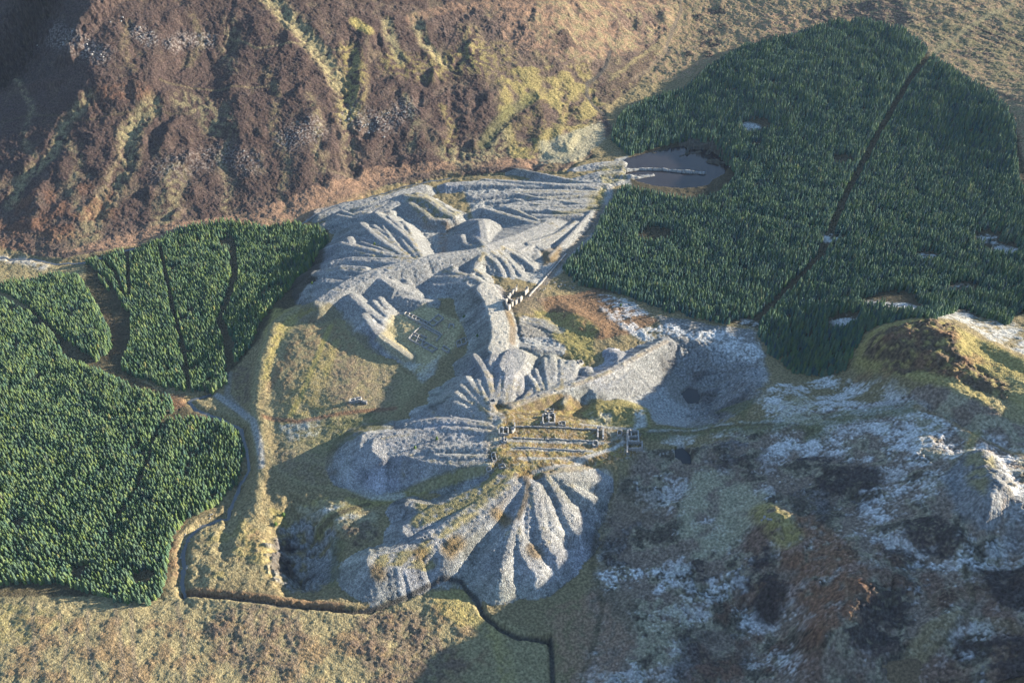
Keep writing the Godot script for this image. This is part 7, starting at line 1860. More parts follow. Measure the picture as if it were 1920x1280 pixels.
	finger(14, 0.7, [-14.8, -552.8, 66, -21.1, -570.1, 62.8, -27.3, -585.1, 60.6], 0.9)
	finger(14, 0.7, [-14.9, -560.1, 66, -24.3, -578.3, 62.2, -30.2, -592.3, 59.9], 0.9)
	finger(14, 0.7, [-53.2, -558.2, 57, -56.6, -567.1, 53.3, -59.7, -570.6, 51.7], 0.9)
	finger(14, 0.7, [-13.2, -547.3, 66, -21.6, -553.1, 62.7, -28.3, -556.1, 61.8, -35, -561.8, 59], 0.9)
	finger(14, 0.7, [-13.2, -547.3, 66, -19.8, -555.3, 63, -25.2, -561.1, 61.3, -30.2, -567.1, 60], 0.9)
	finger(14, 0.7, [-16.4, -554.5, 66, -24.3, -565.4, 62.4, -29.7, -573.4, 61], 0.9)
	finger(14, 0.7, [-16.4, -554.5, 66, -21.8, -569.1, 62.4, -24.8, -580.2, 60.6], 0.9)
	settle_tips()
	level([123.5, -986.9, 138.2, -997, 154.8, -1001.6, 171.7, -1013.1, 187, -1018.9, 197.6, -1010.8, 217.8, -1009.6, 230.8, -992.5, 231.9, -970.3, 221.1, -944.6, 194.3, -919.7, 169.4, -921.7, 144.2, -931, 126.7, -945.6, 120.8, -968.1], 23.5, 3, 4)
	level([129.8, -596.4, 137.4, -604.4, 144.5, -601.9, 147.1, -590.4, 142.5, -580.9, 133.9, -583.3], 44.5, 1.5, 2)
	level([114.2, -517.2, 120.6, -519.8, 126.2, -511, 124.5, -500.8, 118.3, -501.3, 113.1, -507.9], 65, 0.5, 1.2)
	swell([237, -984.3, 221.9, -981.5, 209.8, -983.7], 4.2, 3.8)
	swell([198.9, -1032.7, 193.2, -1014.5, 189.3, -1001.9], 3.6, 3.8)
	swell([221.8, -1027.9, 217.1, -1011, 211.1, -1000.6], 3.6, 3.8)
	swell([114.2, -951.5, 130.9, -951.1, 148.3, -956.3], 3.6, 3.8)
	swell([115.1, -963.6, 135.3, -967.5, 157.8, -967, 179.8, -962.6, 203, -959.7], 2.4, 4.3)
	swell([125.8, -955.7, 142.8, -957.4], 2.1, 2.6)
	swell([181, -995.7, 191.4, -1000.7, 205.4, -1005.6], 2.4, 2.4)
	swell([211.3, -986.3, 219.3, -983, 221.9, -973.5], 2.4, 2.6)
	swell([192.3, -1017.1, 210.6, -1023.2, 223.5, -1011.4], 3.6, 3.3)

func _ready() -> void:
	# camera, sky, sun, exposure
	var cam := Camera3D.new()
	cam.name = "camera"
	cam.position = EYE
	cam.rotation_degrees = Vector3(-40, 0, 0)
	cam.fov = 36.0
	cam.near = 1.0
	cam.far = 9000.0
	add_child(cam)
	cam.current = true
	var sky := ProceduralSkyMaterial.new()
	sky.sky_top_color = Color(0.41, 0.53, 0.67)
	sky.sky_horizon_color = Color(0.70, 0.755, 0.80)
	sky.sky_curve = 0.12
	sky.ground_bottom_color = Color(0.25, 0.22, 0.18)
	sky.ground_horizon_color = Color(0.45, 0.48, 0.5)
	sky.sun_angle_max = 12.0
	var env := Environment.new()
	env.background_mode = Environment.BG_SKY
	env.sky = Sky.new()
	env.sky.sky_material = sky
	env.background_energy_multiplier = 0.56
	env.tonemap_mode = Environment.TONE_MAPPER_LINEAR
	env.tonemap_exposure = 5.4
	env.sdfgi_enabled = true
	env.ssao_enabled = true
	env.ssil_enabled = true
	env.fog_enabled = true
	env.fog_light_color = Color(0.70, 0.80, 0.92)
	env.fog_density = 0.000014
	var we := WorldEnvironment.new()
	we.name = "world_environment"
	we.environment = env
	add_child(we)
	var sun := DirectionalLight3D.new()
	sun.name = "sun"
	sun.light_color = Color(1.0, 0.93, 0.82)
	sun.light_energy = 1.5
	sun.light_angular_distance = 0.5
	sun.shadow_enabled = true
	var high := deg_to_rad(15.0)
	var round_ := deg_to_rad(-14.0)
	var towards := Vector3(cos(high) * cos(round_), sin(high), cos(high) * sin(round_))
	sun.basis = Basis.looking_at(-towards, Vector3.UP)
	add_child(sun)

	# the land
	H.resize(NX * NZ)
	KR.resize(NX * NZ)
	CR.resize(NX * NZ)
	CG.resize(NX * NZ)
	CB.resize(NX * NZ)
	TIP.resize(NX * NZ)
	RUN.resize(NX * NZ)
	ID.resize(NX * NZ)
	TIPID.resize(NX * NZ)
	KR.fill(0.5)
	TIP.fill(-999.0)
	NM.append(noise_map(FastNoiseLite.TYPE_SIMPLEX_SMOOTH, 80.0, 4, 11))
	NM.append(noise_map(FastNoiseLite.TYPE_SIMPLEX_SMOOTH, 26.0, 4, 12))
	NM.append(noise_map(FastNoiseLite.TYPE_SIMPLEX_SMOOTH, 9.0, 3, 13))
	NM.append(noise_map(FastNoiseLite.TYPE_SIMPLEX, 3.2, 2, 14, 0.8))
	NM.append(noise_map(FastNoiseLite.TYPE_SIMPLEX_SMOOTH, 46.0, 5, 15, 0.6))
	# fine streaks that run along the slope, for frost and wind-combed grass
	var n := FastNoiseLite.new()
	n.seed = 16
	n.frequency = C / 3.4
	n.fractal_octaves = 4
	n.fractal_gain = 0.65
	var thin := n.get_image(NX * 5 / 9 + 1, NZ, false, false, true)
	thin.resize(NX, NZ, Image.INTERPOLATE_CUBIC)
	NM.append(thin.get_data())
	var cold := FastNoiseLite.new()
	cold.seed = 17
	cold.frequency = C / 30.0
	cold.fractal_octaves = 6
	cold.fractal_gain = 0.74
	var lain := cold.get_image(NX * 5 / 8, NZ, false, false, true)
	lain.resize(NX, NZ, Image.INTERPOLATE_CUBIC)
	NM.append(lain.get_data())
	var broken := PackedByteArray()
	broken.resize(NX * NZ)
	for k in NX * NZ: broken[k] = clampi(int(NM[6][k] + (NM[3][k] - 128) * 0.28 + (NM[2][k] - 128) * 0.3), 0, 255)
	NM.append(broken)
	make_materials()
	make_base()
	shape_land()
	lay_colours()
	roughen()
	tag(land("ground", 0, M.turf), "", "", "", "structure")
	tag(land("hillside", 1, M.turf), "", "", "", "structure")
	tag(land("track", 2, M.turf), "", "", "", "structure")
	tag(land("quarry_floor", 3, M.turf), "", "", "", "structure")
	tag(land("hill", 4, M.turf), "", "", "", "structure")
	for t in [
			[10, "grey slate tips fanning towards the stream at the upper left of the quarry"],
			[11, "grey slate tips spreading below the quarry pool towards the brown hillside"],
			[12, "broad pale causeway of slate waste with the tips round the barracks shelf"],
			[13, "north fan of slate fingers pointing up from the mill floor"],
			[17, "long eastern slate bank carrying the track past the pit"],
			[14, "western slate tips stretching from the mill floor to the brown field"],
			[15, "south fan of long grey slate fingers pointing down from the mill floor"],
			[16, "mossy south west slate tips above the ditch"]]:
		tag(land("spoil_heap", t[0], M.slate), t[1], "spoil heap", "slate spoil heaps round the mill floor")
	country("ground", 25.0, -900.0, 900.0, -1600.0, 200.0, 1.2, true, M.turf)
	country("ground", 200.0, -3000.0, 3000.0, -4000.0, 2000.0, 4.0, false, M.turf)
	tag(sheet("pond", [113.5, -976.6, 123.3, -992.2, 153.4, -1005.8, 187.5, -1024.4, 214.8, -1010.4, 236.5, -993.3, 236.2, -963.5, 221.4, -933.8, 192.7, -909.2, 165.3, -911.3, 140.9, -921.4, 120.3, -936.9], 25, M.pool), "still dark quarry pool at the edge of the upper plantation", "", "", "structure")
	tag(sheet("pond", [127.6, -594.3, 136.3, -604, 145.9, -601, 148.2, -588.3, 142.5, -576.5, 132.3, -578.8], 46.5, M.water), "small black pool in the bottom of the grey pit", "", "", "structure")
	tag(sheet("pond", [113, -515.7, 120.1, -518.3, 126.4, -509, 124.5, -497.4, 117.6, -497.9, 111.8, -505.4], 67.6, M.water), "tiny black pool in frosted ground right of the ruined mill floor", "", "", "structure")
	tag(brook("stream", [-246.2, -631, -263.1, -623, -254.5, -611.1, -227.7, -597, -212.6, -586, -202, -559.9, -194.9, -536.7, -200.4, -523.9, -200, -508.5, -200.8, -487.8, -211.2, -483.5, -219.5, -478.9, -224.3, -468.6, -224.8, -456.2, -220, -441.8, -218.4, -428.3, -214.5, -418.4], 1.6, 0.5, M.brook), "narrow stream winding down past the lower plantation to the ditch", "", "", "structure")
	tag(brook("stream", [-501.5, -841.2, -468.9, -839, -444.7, -829.5, -418.8, -829.9, -395.5, -838.7, -368.5, -854.5, -299.6, -878.8, -215.6, -890.2, -194.6, -899, -154.9, -930.5, -112.3, -954, -65.1, -967.3], 1.2, 0.4, M.brook), "stream at the foot of the brown hillside above the left plantation", "", "", "structure")

	# the plantations
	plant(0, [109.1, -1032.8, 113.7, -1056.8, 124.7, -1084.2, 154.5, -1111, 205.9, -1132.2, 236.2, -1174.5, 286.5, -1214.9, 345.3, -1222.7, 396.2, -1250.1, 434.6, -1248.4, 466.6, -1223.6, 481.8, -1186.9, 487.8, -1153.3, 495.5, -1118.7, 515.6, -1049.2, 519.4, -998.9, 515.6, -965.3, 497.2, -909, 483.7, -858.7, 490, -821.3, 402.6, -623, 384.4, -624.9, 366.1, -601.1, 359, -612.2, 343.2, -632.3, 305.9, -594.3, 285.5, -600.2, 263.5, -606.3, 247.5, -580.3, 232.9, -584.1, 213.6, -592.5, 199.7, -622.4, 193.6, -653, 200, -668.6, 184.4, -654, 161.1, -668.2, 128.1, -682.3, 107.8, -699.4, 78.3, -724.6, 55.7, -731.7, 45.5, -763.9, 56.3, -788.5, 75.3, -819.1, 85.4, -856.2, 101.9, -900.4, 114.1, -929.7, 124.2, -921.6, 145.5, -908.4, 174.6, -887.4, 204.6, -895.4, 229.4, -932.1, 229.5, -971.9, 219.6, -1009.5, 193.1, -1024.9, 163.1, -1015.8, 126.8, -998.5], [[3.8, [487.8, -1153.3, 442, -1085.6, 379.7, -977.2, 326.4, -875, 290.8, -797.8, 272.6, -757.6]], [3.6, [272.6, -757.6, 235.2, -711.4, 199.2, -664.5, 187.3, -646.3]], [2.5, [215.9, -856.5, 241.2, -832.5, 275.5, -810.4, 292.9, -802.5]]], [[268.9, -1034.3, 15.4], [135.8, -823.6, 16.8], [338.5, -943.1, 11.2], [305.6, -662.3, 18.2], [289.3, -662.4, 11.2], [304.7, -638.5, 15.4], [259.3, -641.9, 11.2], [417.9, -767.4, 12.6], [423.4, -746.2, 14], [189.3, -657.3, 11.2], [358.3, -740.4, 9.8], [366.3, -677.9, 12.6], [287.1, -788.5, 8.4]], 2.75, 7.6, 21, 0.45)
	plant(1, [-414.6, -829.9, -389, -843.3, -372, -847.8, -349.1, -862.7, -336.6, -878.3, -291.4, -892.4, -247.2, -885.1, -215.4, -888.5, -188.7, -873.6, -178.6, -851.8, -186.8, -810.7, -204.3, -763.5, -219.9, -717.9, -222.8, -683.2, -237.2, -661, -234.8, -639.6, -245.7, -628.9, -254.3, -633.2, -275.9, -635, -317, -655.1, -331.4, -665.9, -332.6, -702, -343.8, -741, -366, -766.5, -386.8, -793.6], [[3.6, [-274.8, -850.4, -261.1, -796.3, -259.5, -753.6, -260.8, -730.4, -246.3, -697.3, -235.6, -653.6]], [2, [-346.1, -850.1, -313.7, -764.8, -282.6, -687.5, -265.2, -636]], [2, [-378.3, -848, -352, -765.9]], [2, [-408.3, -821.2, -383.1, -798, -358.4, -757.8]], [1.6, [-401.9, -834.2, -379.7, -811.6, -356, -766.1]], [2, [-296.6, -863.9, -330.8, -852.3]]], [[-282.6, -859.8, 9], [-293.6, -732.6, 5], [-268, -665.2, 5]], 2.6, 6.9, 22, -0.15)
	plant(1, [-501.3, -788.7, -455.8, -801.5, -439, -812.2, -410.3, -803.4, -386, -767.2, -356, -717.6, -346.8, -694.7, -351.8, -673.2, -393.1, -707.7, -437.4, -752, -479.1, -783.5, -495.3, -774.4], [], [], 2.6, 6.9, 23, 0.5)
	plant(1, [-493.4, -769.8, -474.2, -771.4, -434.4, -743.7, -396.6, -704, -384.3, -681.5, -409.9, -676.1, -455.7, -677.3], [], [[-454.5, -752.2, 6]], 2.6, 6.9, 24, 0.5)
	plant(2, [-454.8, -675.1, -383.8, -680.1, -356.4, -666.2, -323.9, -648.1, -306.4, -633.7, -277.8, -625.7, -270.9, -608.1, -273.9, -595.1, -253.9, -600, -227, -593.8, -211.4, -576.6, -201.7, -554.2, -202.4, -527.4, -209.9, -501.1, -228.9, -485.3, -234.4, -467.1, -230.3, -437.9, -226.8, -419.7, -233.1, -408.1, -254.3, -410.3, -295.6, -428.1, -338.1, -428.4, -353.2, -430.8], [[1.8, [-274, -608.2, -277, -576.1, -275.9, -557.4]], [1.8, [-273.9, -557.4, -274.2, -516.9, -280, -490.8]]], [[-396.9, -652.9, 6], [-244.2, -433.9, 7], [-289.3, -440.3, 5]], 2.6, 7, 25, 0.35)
	grow(["upper_plantation", "middle_plantation", "lower_plantation"], ["dark green conifer plantation cut by a straight ride above the quarry pool", "conifer plantation in strips between the stream and the brown field", "conifer plantation filling the lower left corner beside the winding stream"], "dark green conifer on the near side of the plantations")

	# the ruins, stones and bushes
	for s in 6: rocks.append(rock_mesh(300 + s))
	ruin("ruined_barracks", "roofless stone row with six small cells on the green shelf, upper of two ranges", "ruin", [[-90.5, -705.8, -70.9, -691.3], [-70.9, -691.3, -72.5, -688.4], [-72.5, -688.4, -92.1, -702.9], [-92.1, -702.9, -90.5, -705.8], [-87.4, -703.4, -89, -700.5], [-84, -701, -85.6, -698.1], [-80.7, -698.5, -82.3, -695.6], [-77.5, -696.2, -79.1, -693.3], [-74.2, -693.7, -75.8, -690.8], [-70.9, -691.3, -62.9, -701.4], [-62.9, -701.4, -58.1, -696.3], [-58.1, -696.3, -66.1, -686.3], [-66.1, -686.3, -70.9, -691.3], [-67.3, -695.8, -62.5, -690.8], [-91.1, -701.4, -68.2, -684.1]], 1.9, 0.5, M.wall, 100, "")
	ruin("ruined_barracks", "roofless stone range round a grassy yard, lower of two on the green shelf", "ruin", [[-86, -670.1, -65.6, -653.8], [-65.6, -653.8, -61.4, -657.2], [-61.4, -657.2, -81.8, -673.6], [-81.8, -673.6, -86, -670.1], [-79.8, -665.2, -75.6, -668.6], [-74.7, -661.1, -70.5, -664.5], [-71.2, -658.3, -67, -661.7], [-86, -670.1, -82.5, -677.1], [-82.5, -677.1, -71, -671.5], [-83.7, -675, -79.7, -681.3], [-79.7, -681.3, -75.6, -687], [-75.6, -687, -59.6, -673.6], [-74.4, -689.1, -58.3, -675], [-59.6, -673.6, -62.8, -667.4], [-79.5, -665.3, -77.4, -674.3], [-74.8, -661.9, -72.8, -670.8]], 1.9, 0.5, M.wall, 101, "")
	ruin("ruined_hut", "small roofless hut apart at the lower right of the barracks", "ruin", [[-56.3, -660.5, -51.1, -654.6], [-51.1, -654.6, -52.2, -650.5], [-52.2, -650.5, -57.4, -656.4], [-57.4, -656.4, -56.3, -660.5]], 1.8, 0.5, M.wall, 102, "")
	ruin("ruined_hut", "tumbled three cell hut below the dark flank of the causeway", "ruin", [[-46.2, -664, -38.9, -668.5], [-38.9, -668.5, -37.3, -660], [-37.3, -660, -44.6, -655.7], [-44.6, -655.7, -46.2, -664], [-42.6, -666.3, -40.9, -657.9], [-44.7, -657.9, -38.5, -658.2]], 1.6, 0.5, M.wall, 103, "")
	ruin("ruined_hut", "corner of a fallen hut right of the upper barracks range", "ruin", [[-52.8, -689.8, -53.4, -684.8], [-52.8, -689.8, -49.6, -689.1], [-49.6, -689.1, -49, -685.6]], 1.6, 0.8, M.wall, 104, "")
	ruin("ruined_mill", "tall roofless mill walls broken by window gaps beside the causeway", "ruin", [[-5.4, -695.4, -3.6, -703.8], [-2.7, -708, -0.9, -713.3], [0, -714.9, 1.8, -720.3], [2.8, -722.1, 4.2, -725], [-3.1, -687.4, -1.3, -695], [-0.4, -697.1, 1.4, -700.1], [2.7, -699.8, 5.4, -704.3], [6.8, -703.2, 8.6, -708.3], [11, -713.7, 13.8, -720.7], [-5.4, -695.4, -3.1, -687.4], [-3.6, -703.8, 1.4, -700.1], [12, -723, 13.8, -720.7]], 5.5, 0.9, M.wall, 105, "")
	ruin("ruined_hut", "two roomed hut with black interior at the left end of the mill floor", "ruin", [[-9.2, -537.1, -2.7, -537.7], [-2.7, -537.7, -2.7, -531.7], [-2.7, -531.7, -9.1, -531.2], [-9.1, -531.2, -9.2, -537.1], [-6.3, -537.4, -6.2, -531.4]], 2.4, 0.8, M.wall, 106, "")
	ruin("ruined_hut", "lone upright wall end right of the two roomed hut on the mill floor", "ruin", [[1.9, -542.9, 1.9, -537.1], [0, -533.9, 1.9, -537.1], [-0.8, -537.1, 1.9, -537.1]], 2.8, 1.0, M.wall, 107, "")
	ruin("ruined_hut", "two roomed hut at the lower left corner of the mill floor", "ruin", [[-14.6, -514.2, -12, -514.4], [-12, -514.4, -10.8, -506.8], [-10.8, -506.8, -13.4, -505.9], [-13.4, -505.9, -14.6, -514.2], [-13.8, -511, -11.2, -510.8]], 1.9, 0.5, M.wall, 108, "")
	ruin("ruined_hut", "small hut stub beneath the mill floor beside the green lane", "ruin", [[-17.8, -501, -14.8, -501.7], [-14.8, -501.7, -14, -499.4], [-14, -499.4, -17, -498.7], [-17, -498.7, -17.8, -501]], 1.6, 0.5, M.wall, 109, "")
	ruin("ruined_hut", "broken hut beside the lane right of the hut stub", "ruin", [[-9.6, -502.6, -5.5, -503], [-5.5, -503, -4.4, -500.7], [-8.9, -500.3, -4.4, -500.7]], 1.6, 0.5, M.wall, 110, "")
	ruin("ruined_hut", "tiny double hut with pale gable below the long terrace wall", "ruin", [[-7.2, -526.9, -3.8, -527.5], [-3.8, -527.5, -3.8, -524.3], [-3.8, -524.3, -7.2, -523.8], [-7.2, -523.8, -7.2, -526.9], [-5.5, -527.2, -5.5, -524]], 2.2, 0.7, M.wall, 111, "")
	ruin("ruined_dressing_shed", "large square roofless shed on the terrace, its rooms divided", "ruin", [[22.6, -553.2, 31.3, -554.9], [31.3, -554.9, 30.8, -542], [30.8, -542, 22.3, -541.5], [22.3, -541.5, 22.6, -553.2], [27, -554.1, 26.6, -541.7], [22.3, -542, 20.4, -542], [24.8, -549, 28.7, -549.3]], 3.0, 0.9, M.wall, 112, "")
	ruin("ruined_dressing_shed", "low walled yard above the large square shed", "ruin", [[24.5, -563, 30.9, -564], [30.9, -564, 30.7, -558.9], [30.7, -558.9, 24.3, -558.1], [24.3, -558.1, 24.5, -563]], 1.8, 0.5, M.wall, 113, "")
	ruin("ruined_hut", "small roofless hut at the right corner of the large square shed", "ruin", [[34, -545.3, 38.7, -545.4], [38.7, -545.4, 38.5, -540.9], [38.5, -540.9, 33.8, -540.9], [33.8, -540.9, 34, -545.3], [36.1, -545.4, 35.9, -540.9]], 1.8, 0.5, M.wall, 114, "")
	ruin("ruined_hut", "small hut with one black room right of the long terrace", "ruin", [[57.5, -524.8, 60.9, -524.8], [60.9, -524.8, 60.7, -521.1], [60.7, -521.1, 57.3, -521.1], [57.3, -521.1, 57.5, -524.8]], 2.4, 0.8, M.wall, 115, "")
	ruin("retaining_wall", "tall end wall closing the terraces on the right", "wall", [[61.7, -538.2, 61.1, -528], [61.7, -538.2, 63.7, -538.7], [65.5, -537.1, 64.9, -527.5]], 2.8, 1.2, M.wall, 116, "")
	ruin("ruined_hut", "small square hut left of the engine house", "ruin", [[75.7, -535.5, 78.8, -535.5], [78.8, -535.5, 78.4, -530.7], [78.4, -530.7, 75.3, -530.7], [75.3, -530.7, 75.7, -535.5]], 1.9, 0.5, M.wall, 117, "")
	ruin("ruined_engine_house", "long roofless engine house on the right edge of the mill floor", "ruin", [[82.8, -533.8, 90, -533.6], [90, -533.6, 89.7, -522.3], [89.7, -522.3, 82.7, -523.1], [82.7, -523.1, 82.8, -533.8], [82.4, -528.5, 89.5, -527.9], [85.1, -533.6, 84.9, -527.7], [82, -523.8, 91.9, -522.3], [91.9, -522.3, 91.3, -515.3], [91.3, -515.3, 81.3, -516.2], [81.3, -516.2, 82, -523.8], [82.5, -533.9, 80.5, -511.5]], 3.0, 0.9, M.wall, 118, "")
	ruin("chimney_stump", "pale square chimney stump at the top of the engine house", "chimney", [[84.5, -535.1, 86, -535], [86, -535, 85.8, -533], [85.8, -533, 84.3, -533.2], [84.3, -533.2, 84.5, -535.1]], 3.6, 0.8, M.wall, 119, "")
	ruin("ruined_house", "cottage ruin with three pale cross walls standing alone in the brown field", "ruin", [[-126.5, -594.7, -126, -597.5], [-122, -595.5, -122.3, -598.5], [-118, -596.6, -117.9, -599.6], [-126.5, -594.7, -118, -596.6], [-126, -597.5, -117.9, -599.6], [-117.5, -596.5, -112.7, -594], [-112.7, -594, -113.4, -596.5], [-115.8, -595.9, -115.9, -597.1]], 2.8, 0.8, M.wall, 120, "")
	ruin("ruined_hut", "little roofless hut on the crest of the mossy south west tips", "ruin", [[-58.7, -446.9, -56.6, -447.6], [-56.6, -447.6, -55.8, -445.5], [-55.8, -445.5, -57.8, -444.8], [-57.8, -444.8, -58.7, -446.9]], 1.8, 0.5, M.wall, 121, "")
	ruin("ruined_hut", "stub of a hut right of the crest hut on the mossy tips", "ruin", [[-54, -445.8, -52.3, -446.4], [-52.3, -446.4, -52.2, -445.2]], 1.8, 0.8, M.wall, 122, "")
	ruin("ruined_hut", "pair of low broken walls at the end of the north fan tips", "ruin", [[51.4, -625.8, 54.9, -627.7], [54.9, -627.7, 56.4, -623.4], [56.4, -623.4, 52.7, -619.5], [52.7, -619.5, 51.4, -625.8], [53.2, -627.5, 54.7, -622.8]], 1.6, 0.5, M.wall, 123, "")
	ruin("ruined_hut", "dark ruined powder house at the root of the west fan tips", "ruin", [[-16.6, -568.6, -13.1, -569.9], [-13.1, -569.9, -12.6, -567], [-12.6, -567, -16.2, -564.9], [-16.2, -564.9, -16.6, -568.6]], 1.8, 0.5, M.wall, 124, "")
	ruin("terrace_wall", "upper long retaining wall along the mill floor", "wall", [[2.3, -540.4, 21.5, -539.3], [21.5, -539.3, 40.7, -538.7], [40.7, -538.7, 60.5, -537.1]], 1.2, 0.5, M.wall, 125, "long terrace walls")
	ruin("terrace_wall", "middle long pale retaining wall along the mill floor", "wall", [[0.8, -529.1, 22.8, -528], [23.5, -528, 41.7, -526.9], [42.5, -526.9, 60.6, -525.3]], 1.1, 0.5, M.wall, 126, "long terrace walls")
	ruin("terrace_wall", "lowest long retaining wall along the mill floor", "wall", [[3, -519.6, 22.5, -518.5], [23.3, -518.5, 52.5, -515.9]], 0.9, 0.5, M.wall, 127, "long terrace walls")
	ruin("incline_wall", "straight stone wall edging the tramway below the upper plantation", "wall", [[50.1, -793.1, 29.3, -748], [29.3, -748, 14.6, -711.5]], 1.2, 1.0, M.wall, 128, "")
	for s in [[-156, -1016.5, 2.0], [-177.6, -1029.4, 2.7], [-112.4, -1054.5, 2.0], [-143.2, -1035.2, 1.4], [-146.4, -1026.9, 2.2], [-134.8, -1036, 1.7], [-138.1, -1010, 2.6], [-145.9, -1029.1, 2.3], [-163, -1024.5, 1.6], [-114.1, -1047.5, 1.7], [-138, -1026.7, 2.6], [-163.7, -1022.1, 1.7], [-136.8, -1040.9, 2.5], [-177.3, -1028.6, 2.8], [-158.3, -1022.5, 1.7], [-149.1, -1015.3, 1.5], [-145.4, -1018.7, 1.9], [-161.6, -1020.7, 2.6], [-165.2, -1027.8, 1.6], [-157.2, -1025.6, 1.7], [-156.7, -1025.2, 1.8], [-164.1, -1024.8, 2.4], [-147.3, -1033, 2.7], [-117.3, -1042.7, 2.6], [-139.3, -1018.1, 1.5], [-134.7, -1041.9, 2.2], [-156.1, -1025.6, 1.3], [-154.9, -1015.7, 2.8], [-164.8, -1014.7, 1.9], [-159.5, -1024.3, 2.4], [-156.3, -1026.9, 1.3], [-130, -1041.6, 1.3], [-119.4, -1043.6, 1.9], [-153.6, -1023, 1.9]]:
		boulder(s[0], s[1], s[2], s[0] * 0.7, "pale boulder among heather on the upper hillside", "boulders strewn over the far hillside")
	for s in [[-360.2, -947.2, 1.8], [-266.2, -967.2, 1.0], [-320.5, -977, 1.9], [-265.8, -972.4, 1.1], [-312.2, -971, 1.5], [-206.5, -997.8, 1.9], [-277.2, -968.1, 2.1], [-216.2, -987.7, 1.4], [-210.8, -995.4, 1.4], [-273.4, -964.9, 1.8], [-318.8, -979.2, 1.6], [-278, -954.2, 1.8], [-355.8, -945.4, 1.9], [-311.5, -984.6, 1.2], [-211.5, -1002, 1.5], [-282.1, -974.3, 2.1], [-351.6, -951.2, 1.5], [-282.7, -955.4, 1.7], [-305.4, -970.9, 2.0], [-220, -994.3, 1.6], [-362.9, -943.3, 1.1], [-217.6, -992.5, 1.2], [-324, -971.3, 2.1], [-305.9, -973.8, 1.1], [-228.2, -997.6, 2.2], [-280.9, -967.2, 2.2]]:
		boulder(s[0], s[1], s[2], s[0] * 0.7, "grey boulder on the steep ground below the dark crag", "boulders below the crag")
	for s in [[-492.1, -1091.5, 3.0], [-535.8, -1133.6, 3.1], [-438.8, -1102.6, 2.0], [-450.6, -1065.7, 1.8], [-404.3, -1089.7, 1.9], [-457, -1069.8, 2.1], [-488.9, -1093.4, 2.2], [-405.5, -1091, 2.7], [-407.7, -1100.8, 3.1], [-544.2, -1142.5, 3.2], [-487.6, -1082.6, 2.2], [-427.3, -1110.6, 3.3], [-394.8, -1098.1, 2.4], [-459.5, -1075.3, 3.4], [-547.1, -1145.7, 1.9], [-457.5, -1068.4, 2.0], [-529.7, -1122.3, 1.7], [-458.8, -1079.3, 1.9], [-489.6, -1085, 3.0], [-475.9, -1086.5, 3.3], [-459.5, -1068.1, 2.8], [-476.2, -1083.8, 1.8], [-428.6, -1106.8, 2.7], [-451.4, -1062.1, 3.2], [-438.4, -1058.3, 2.2], [-441.6, -1061, 2.6]]:
		boulder(s[0], s[1], s[2], s[0] * 0.7, "slab of pale rock on the crag at the dark upper left", "slabs of the crag")
	for s in [[52.7, -738.3, 1.4], [50.1, -730.2, 1.0], [43.1, -733.2, 1.5], [51.9, -730.3, 1.0], [27, -722, 1.6], [54.9, -731, 1.1], [52.9, -727.3, 1.4], [22.6, -731.6, 1.3], [22.7, -724.2, 1.6], [46.3, -732.5, 1.7], [30.3, -735.9, 1.1], [33.3, -726.1, 1.5], [40.6, -730.9, 1.9], [28.6, -725.5, 1.7], [37.4, -737.6, 1.8], [46.9, -739.2, 1.1], [53.4, -728.4, 1.3], [44.2, -739.3, 1.4], [24.4, -725.7, 1.3], [31.2, -738.6, 1.5], [23.8, -727.3, 1.4], [42.9, -733.3, 1.7]]:
		boulder(s[0], s[1], s[2], s[0] * 0.7, "white waste block on the rough ground by the plantation edge", "blocks by the tramway")
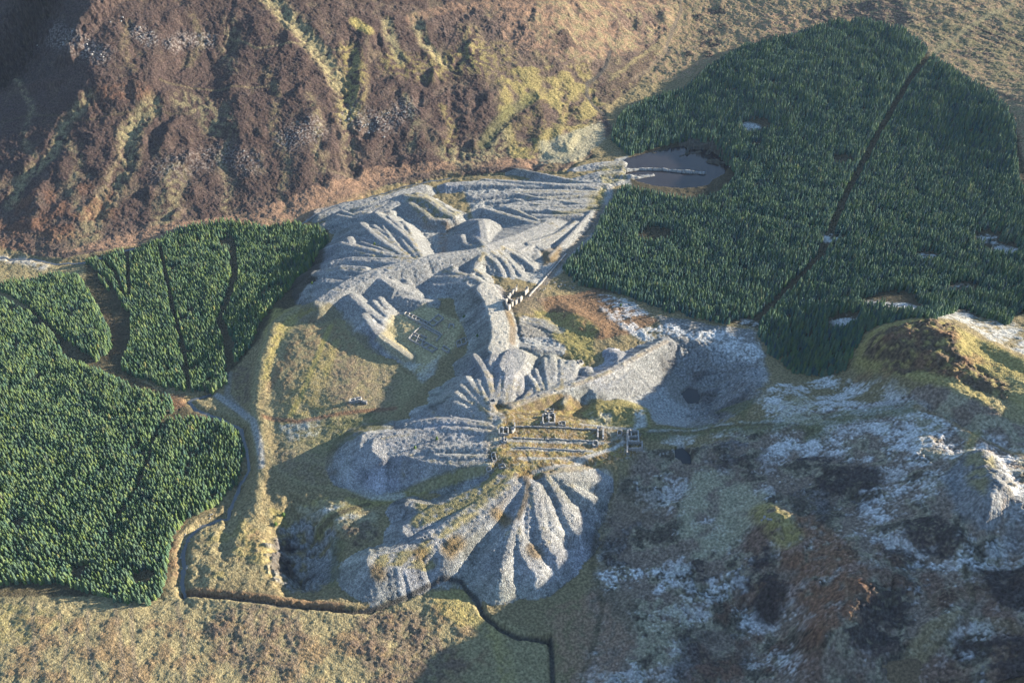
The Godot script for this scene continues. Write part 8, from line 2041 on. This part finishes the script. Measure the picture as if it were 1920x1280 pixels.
	for s in [[159.2, -435.3, 3.2], [160.4, -432, 2.4], [157.6, -434.8, 1.8], [161.5, -430, 2.0]]:
		boulder(s[0], s[1], s[2], s[0] * 0.7, "block of slate on the spur top above the shaded green slope", "blocks on the spur")
	for s in [[-218.9, -481, 1.3], [-225.1, -450.8, 1.5], [-216.9, -439.7, 1.2], [-223.3, -470.3, 1.3], [-212.1, -483.8, 1.3], [-218.5, -443.9, 1.1], [-217.3, -440.7, 1.4], [-212.9, -486.8, 1.6], [-226.6, -471.7, 1.3], [-211.8, -489.8, 1.4], [-217.4, -439.4, 1.4], [-223.6, -466.2, 1.5], [-226.8, -470.6, 1.1], [-221.7, -465.4, 0.9], [-225.2, -452.9, 1.4], [-218.1, -442.7, 1.2], [-213.1, -489, 1.2], [-222.5, -466.2, 1.1], [-217.7, -440.5, 1.2], [-224.9, -451.5, 1.2]]:
		boulder(s[0], s[1], s[2], s[0] * 0.7, "stone in the narrow stream bed by the lower plantation", "stream stones")
	for s in [[-7.5, -421.6, 1.8], [-11.8, -436.7, 1.6], [21.6, -439.9, 2.0], [23, -438.8, 1.6], [24.3, -437.7, 1.5], [19.2, -441.2, 1.4]]:
		boulder(s[0], s[1], s[2], s[0] * 0.7, "slate block on the lip of a south fan finger", "blocks on the south fan")
	bush("shrub", "dark green bush on the rim of the left hand gorge, upper of two", -160.8, -487.2, 3.5, 2.2, 200)
	bush("shrub", "dark green bush on the rim of the left hand gorge, lower of two", -164.6, -478.1, 3, 1.6, 201)
	bush("shrub", "small green conifer seedling on the west arm, upper of two", -54.1, -534.3, 3.2, 1.5, 202)
	bush("shrub", "small green conifer seedling on the west arm, lower of two", -69.5, -527.4, 3.2, 1.5, 203)
	bush("shrub", "green seedling among the north west tips", -128.2, -807.8, 3.2, 1.8, 204)
	bush("shrub", "dark bush on the shaded causeway flank nearest the barracks", -40.7, -695.9, 2.6, 1.6, 205)
	bush("shrub", "dark bush on the shaded causeway flank below the first", -28.4, -662.5, 2.8, 1.6, 206)
	bush("shrub", "green seedling near the left edge of the north west tips", -179.7, -756.3, 2.6, 1.6, 207)
	bush("shrub", "lone bush on frosted ground under the upper plantation edge", 91.2, -693.9, 2.4, 1.5, 208)
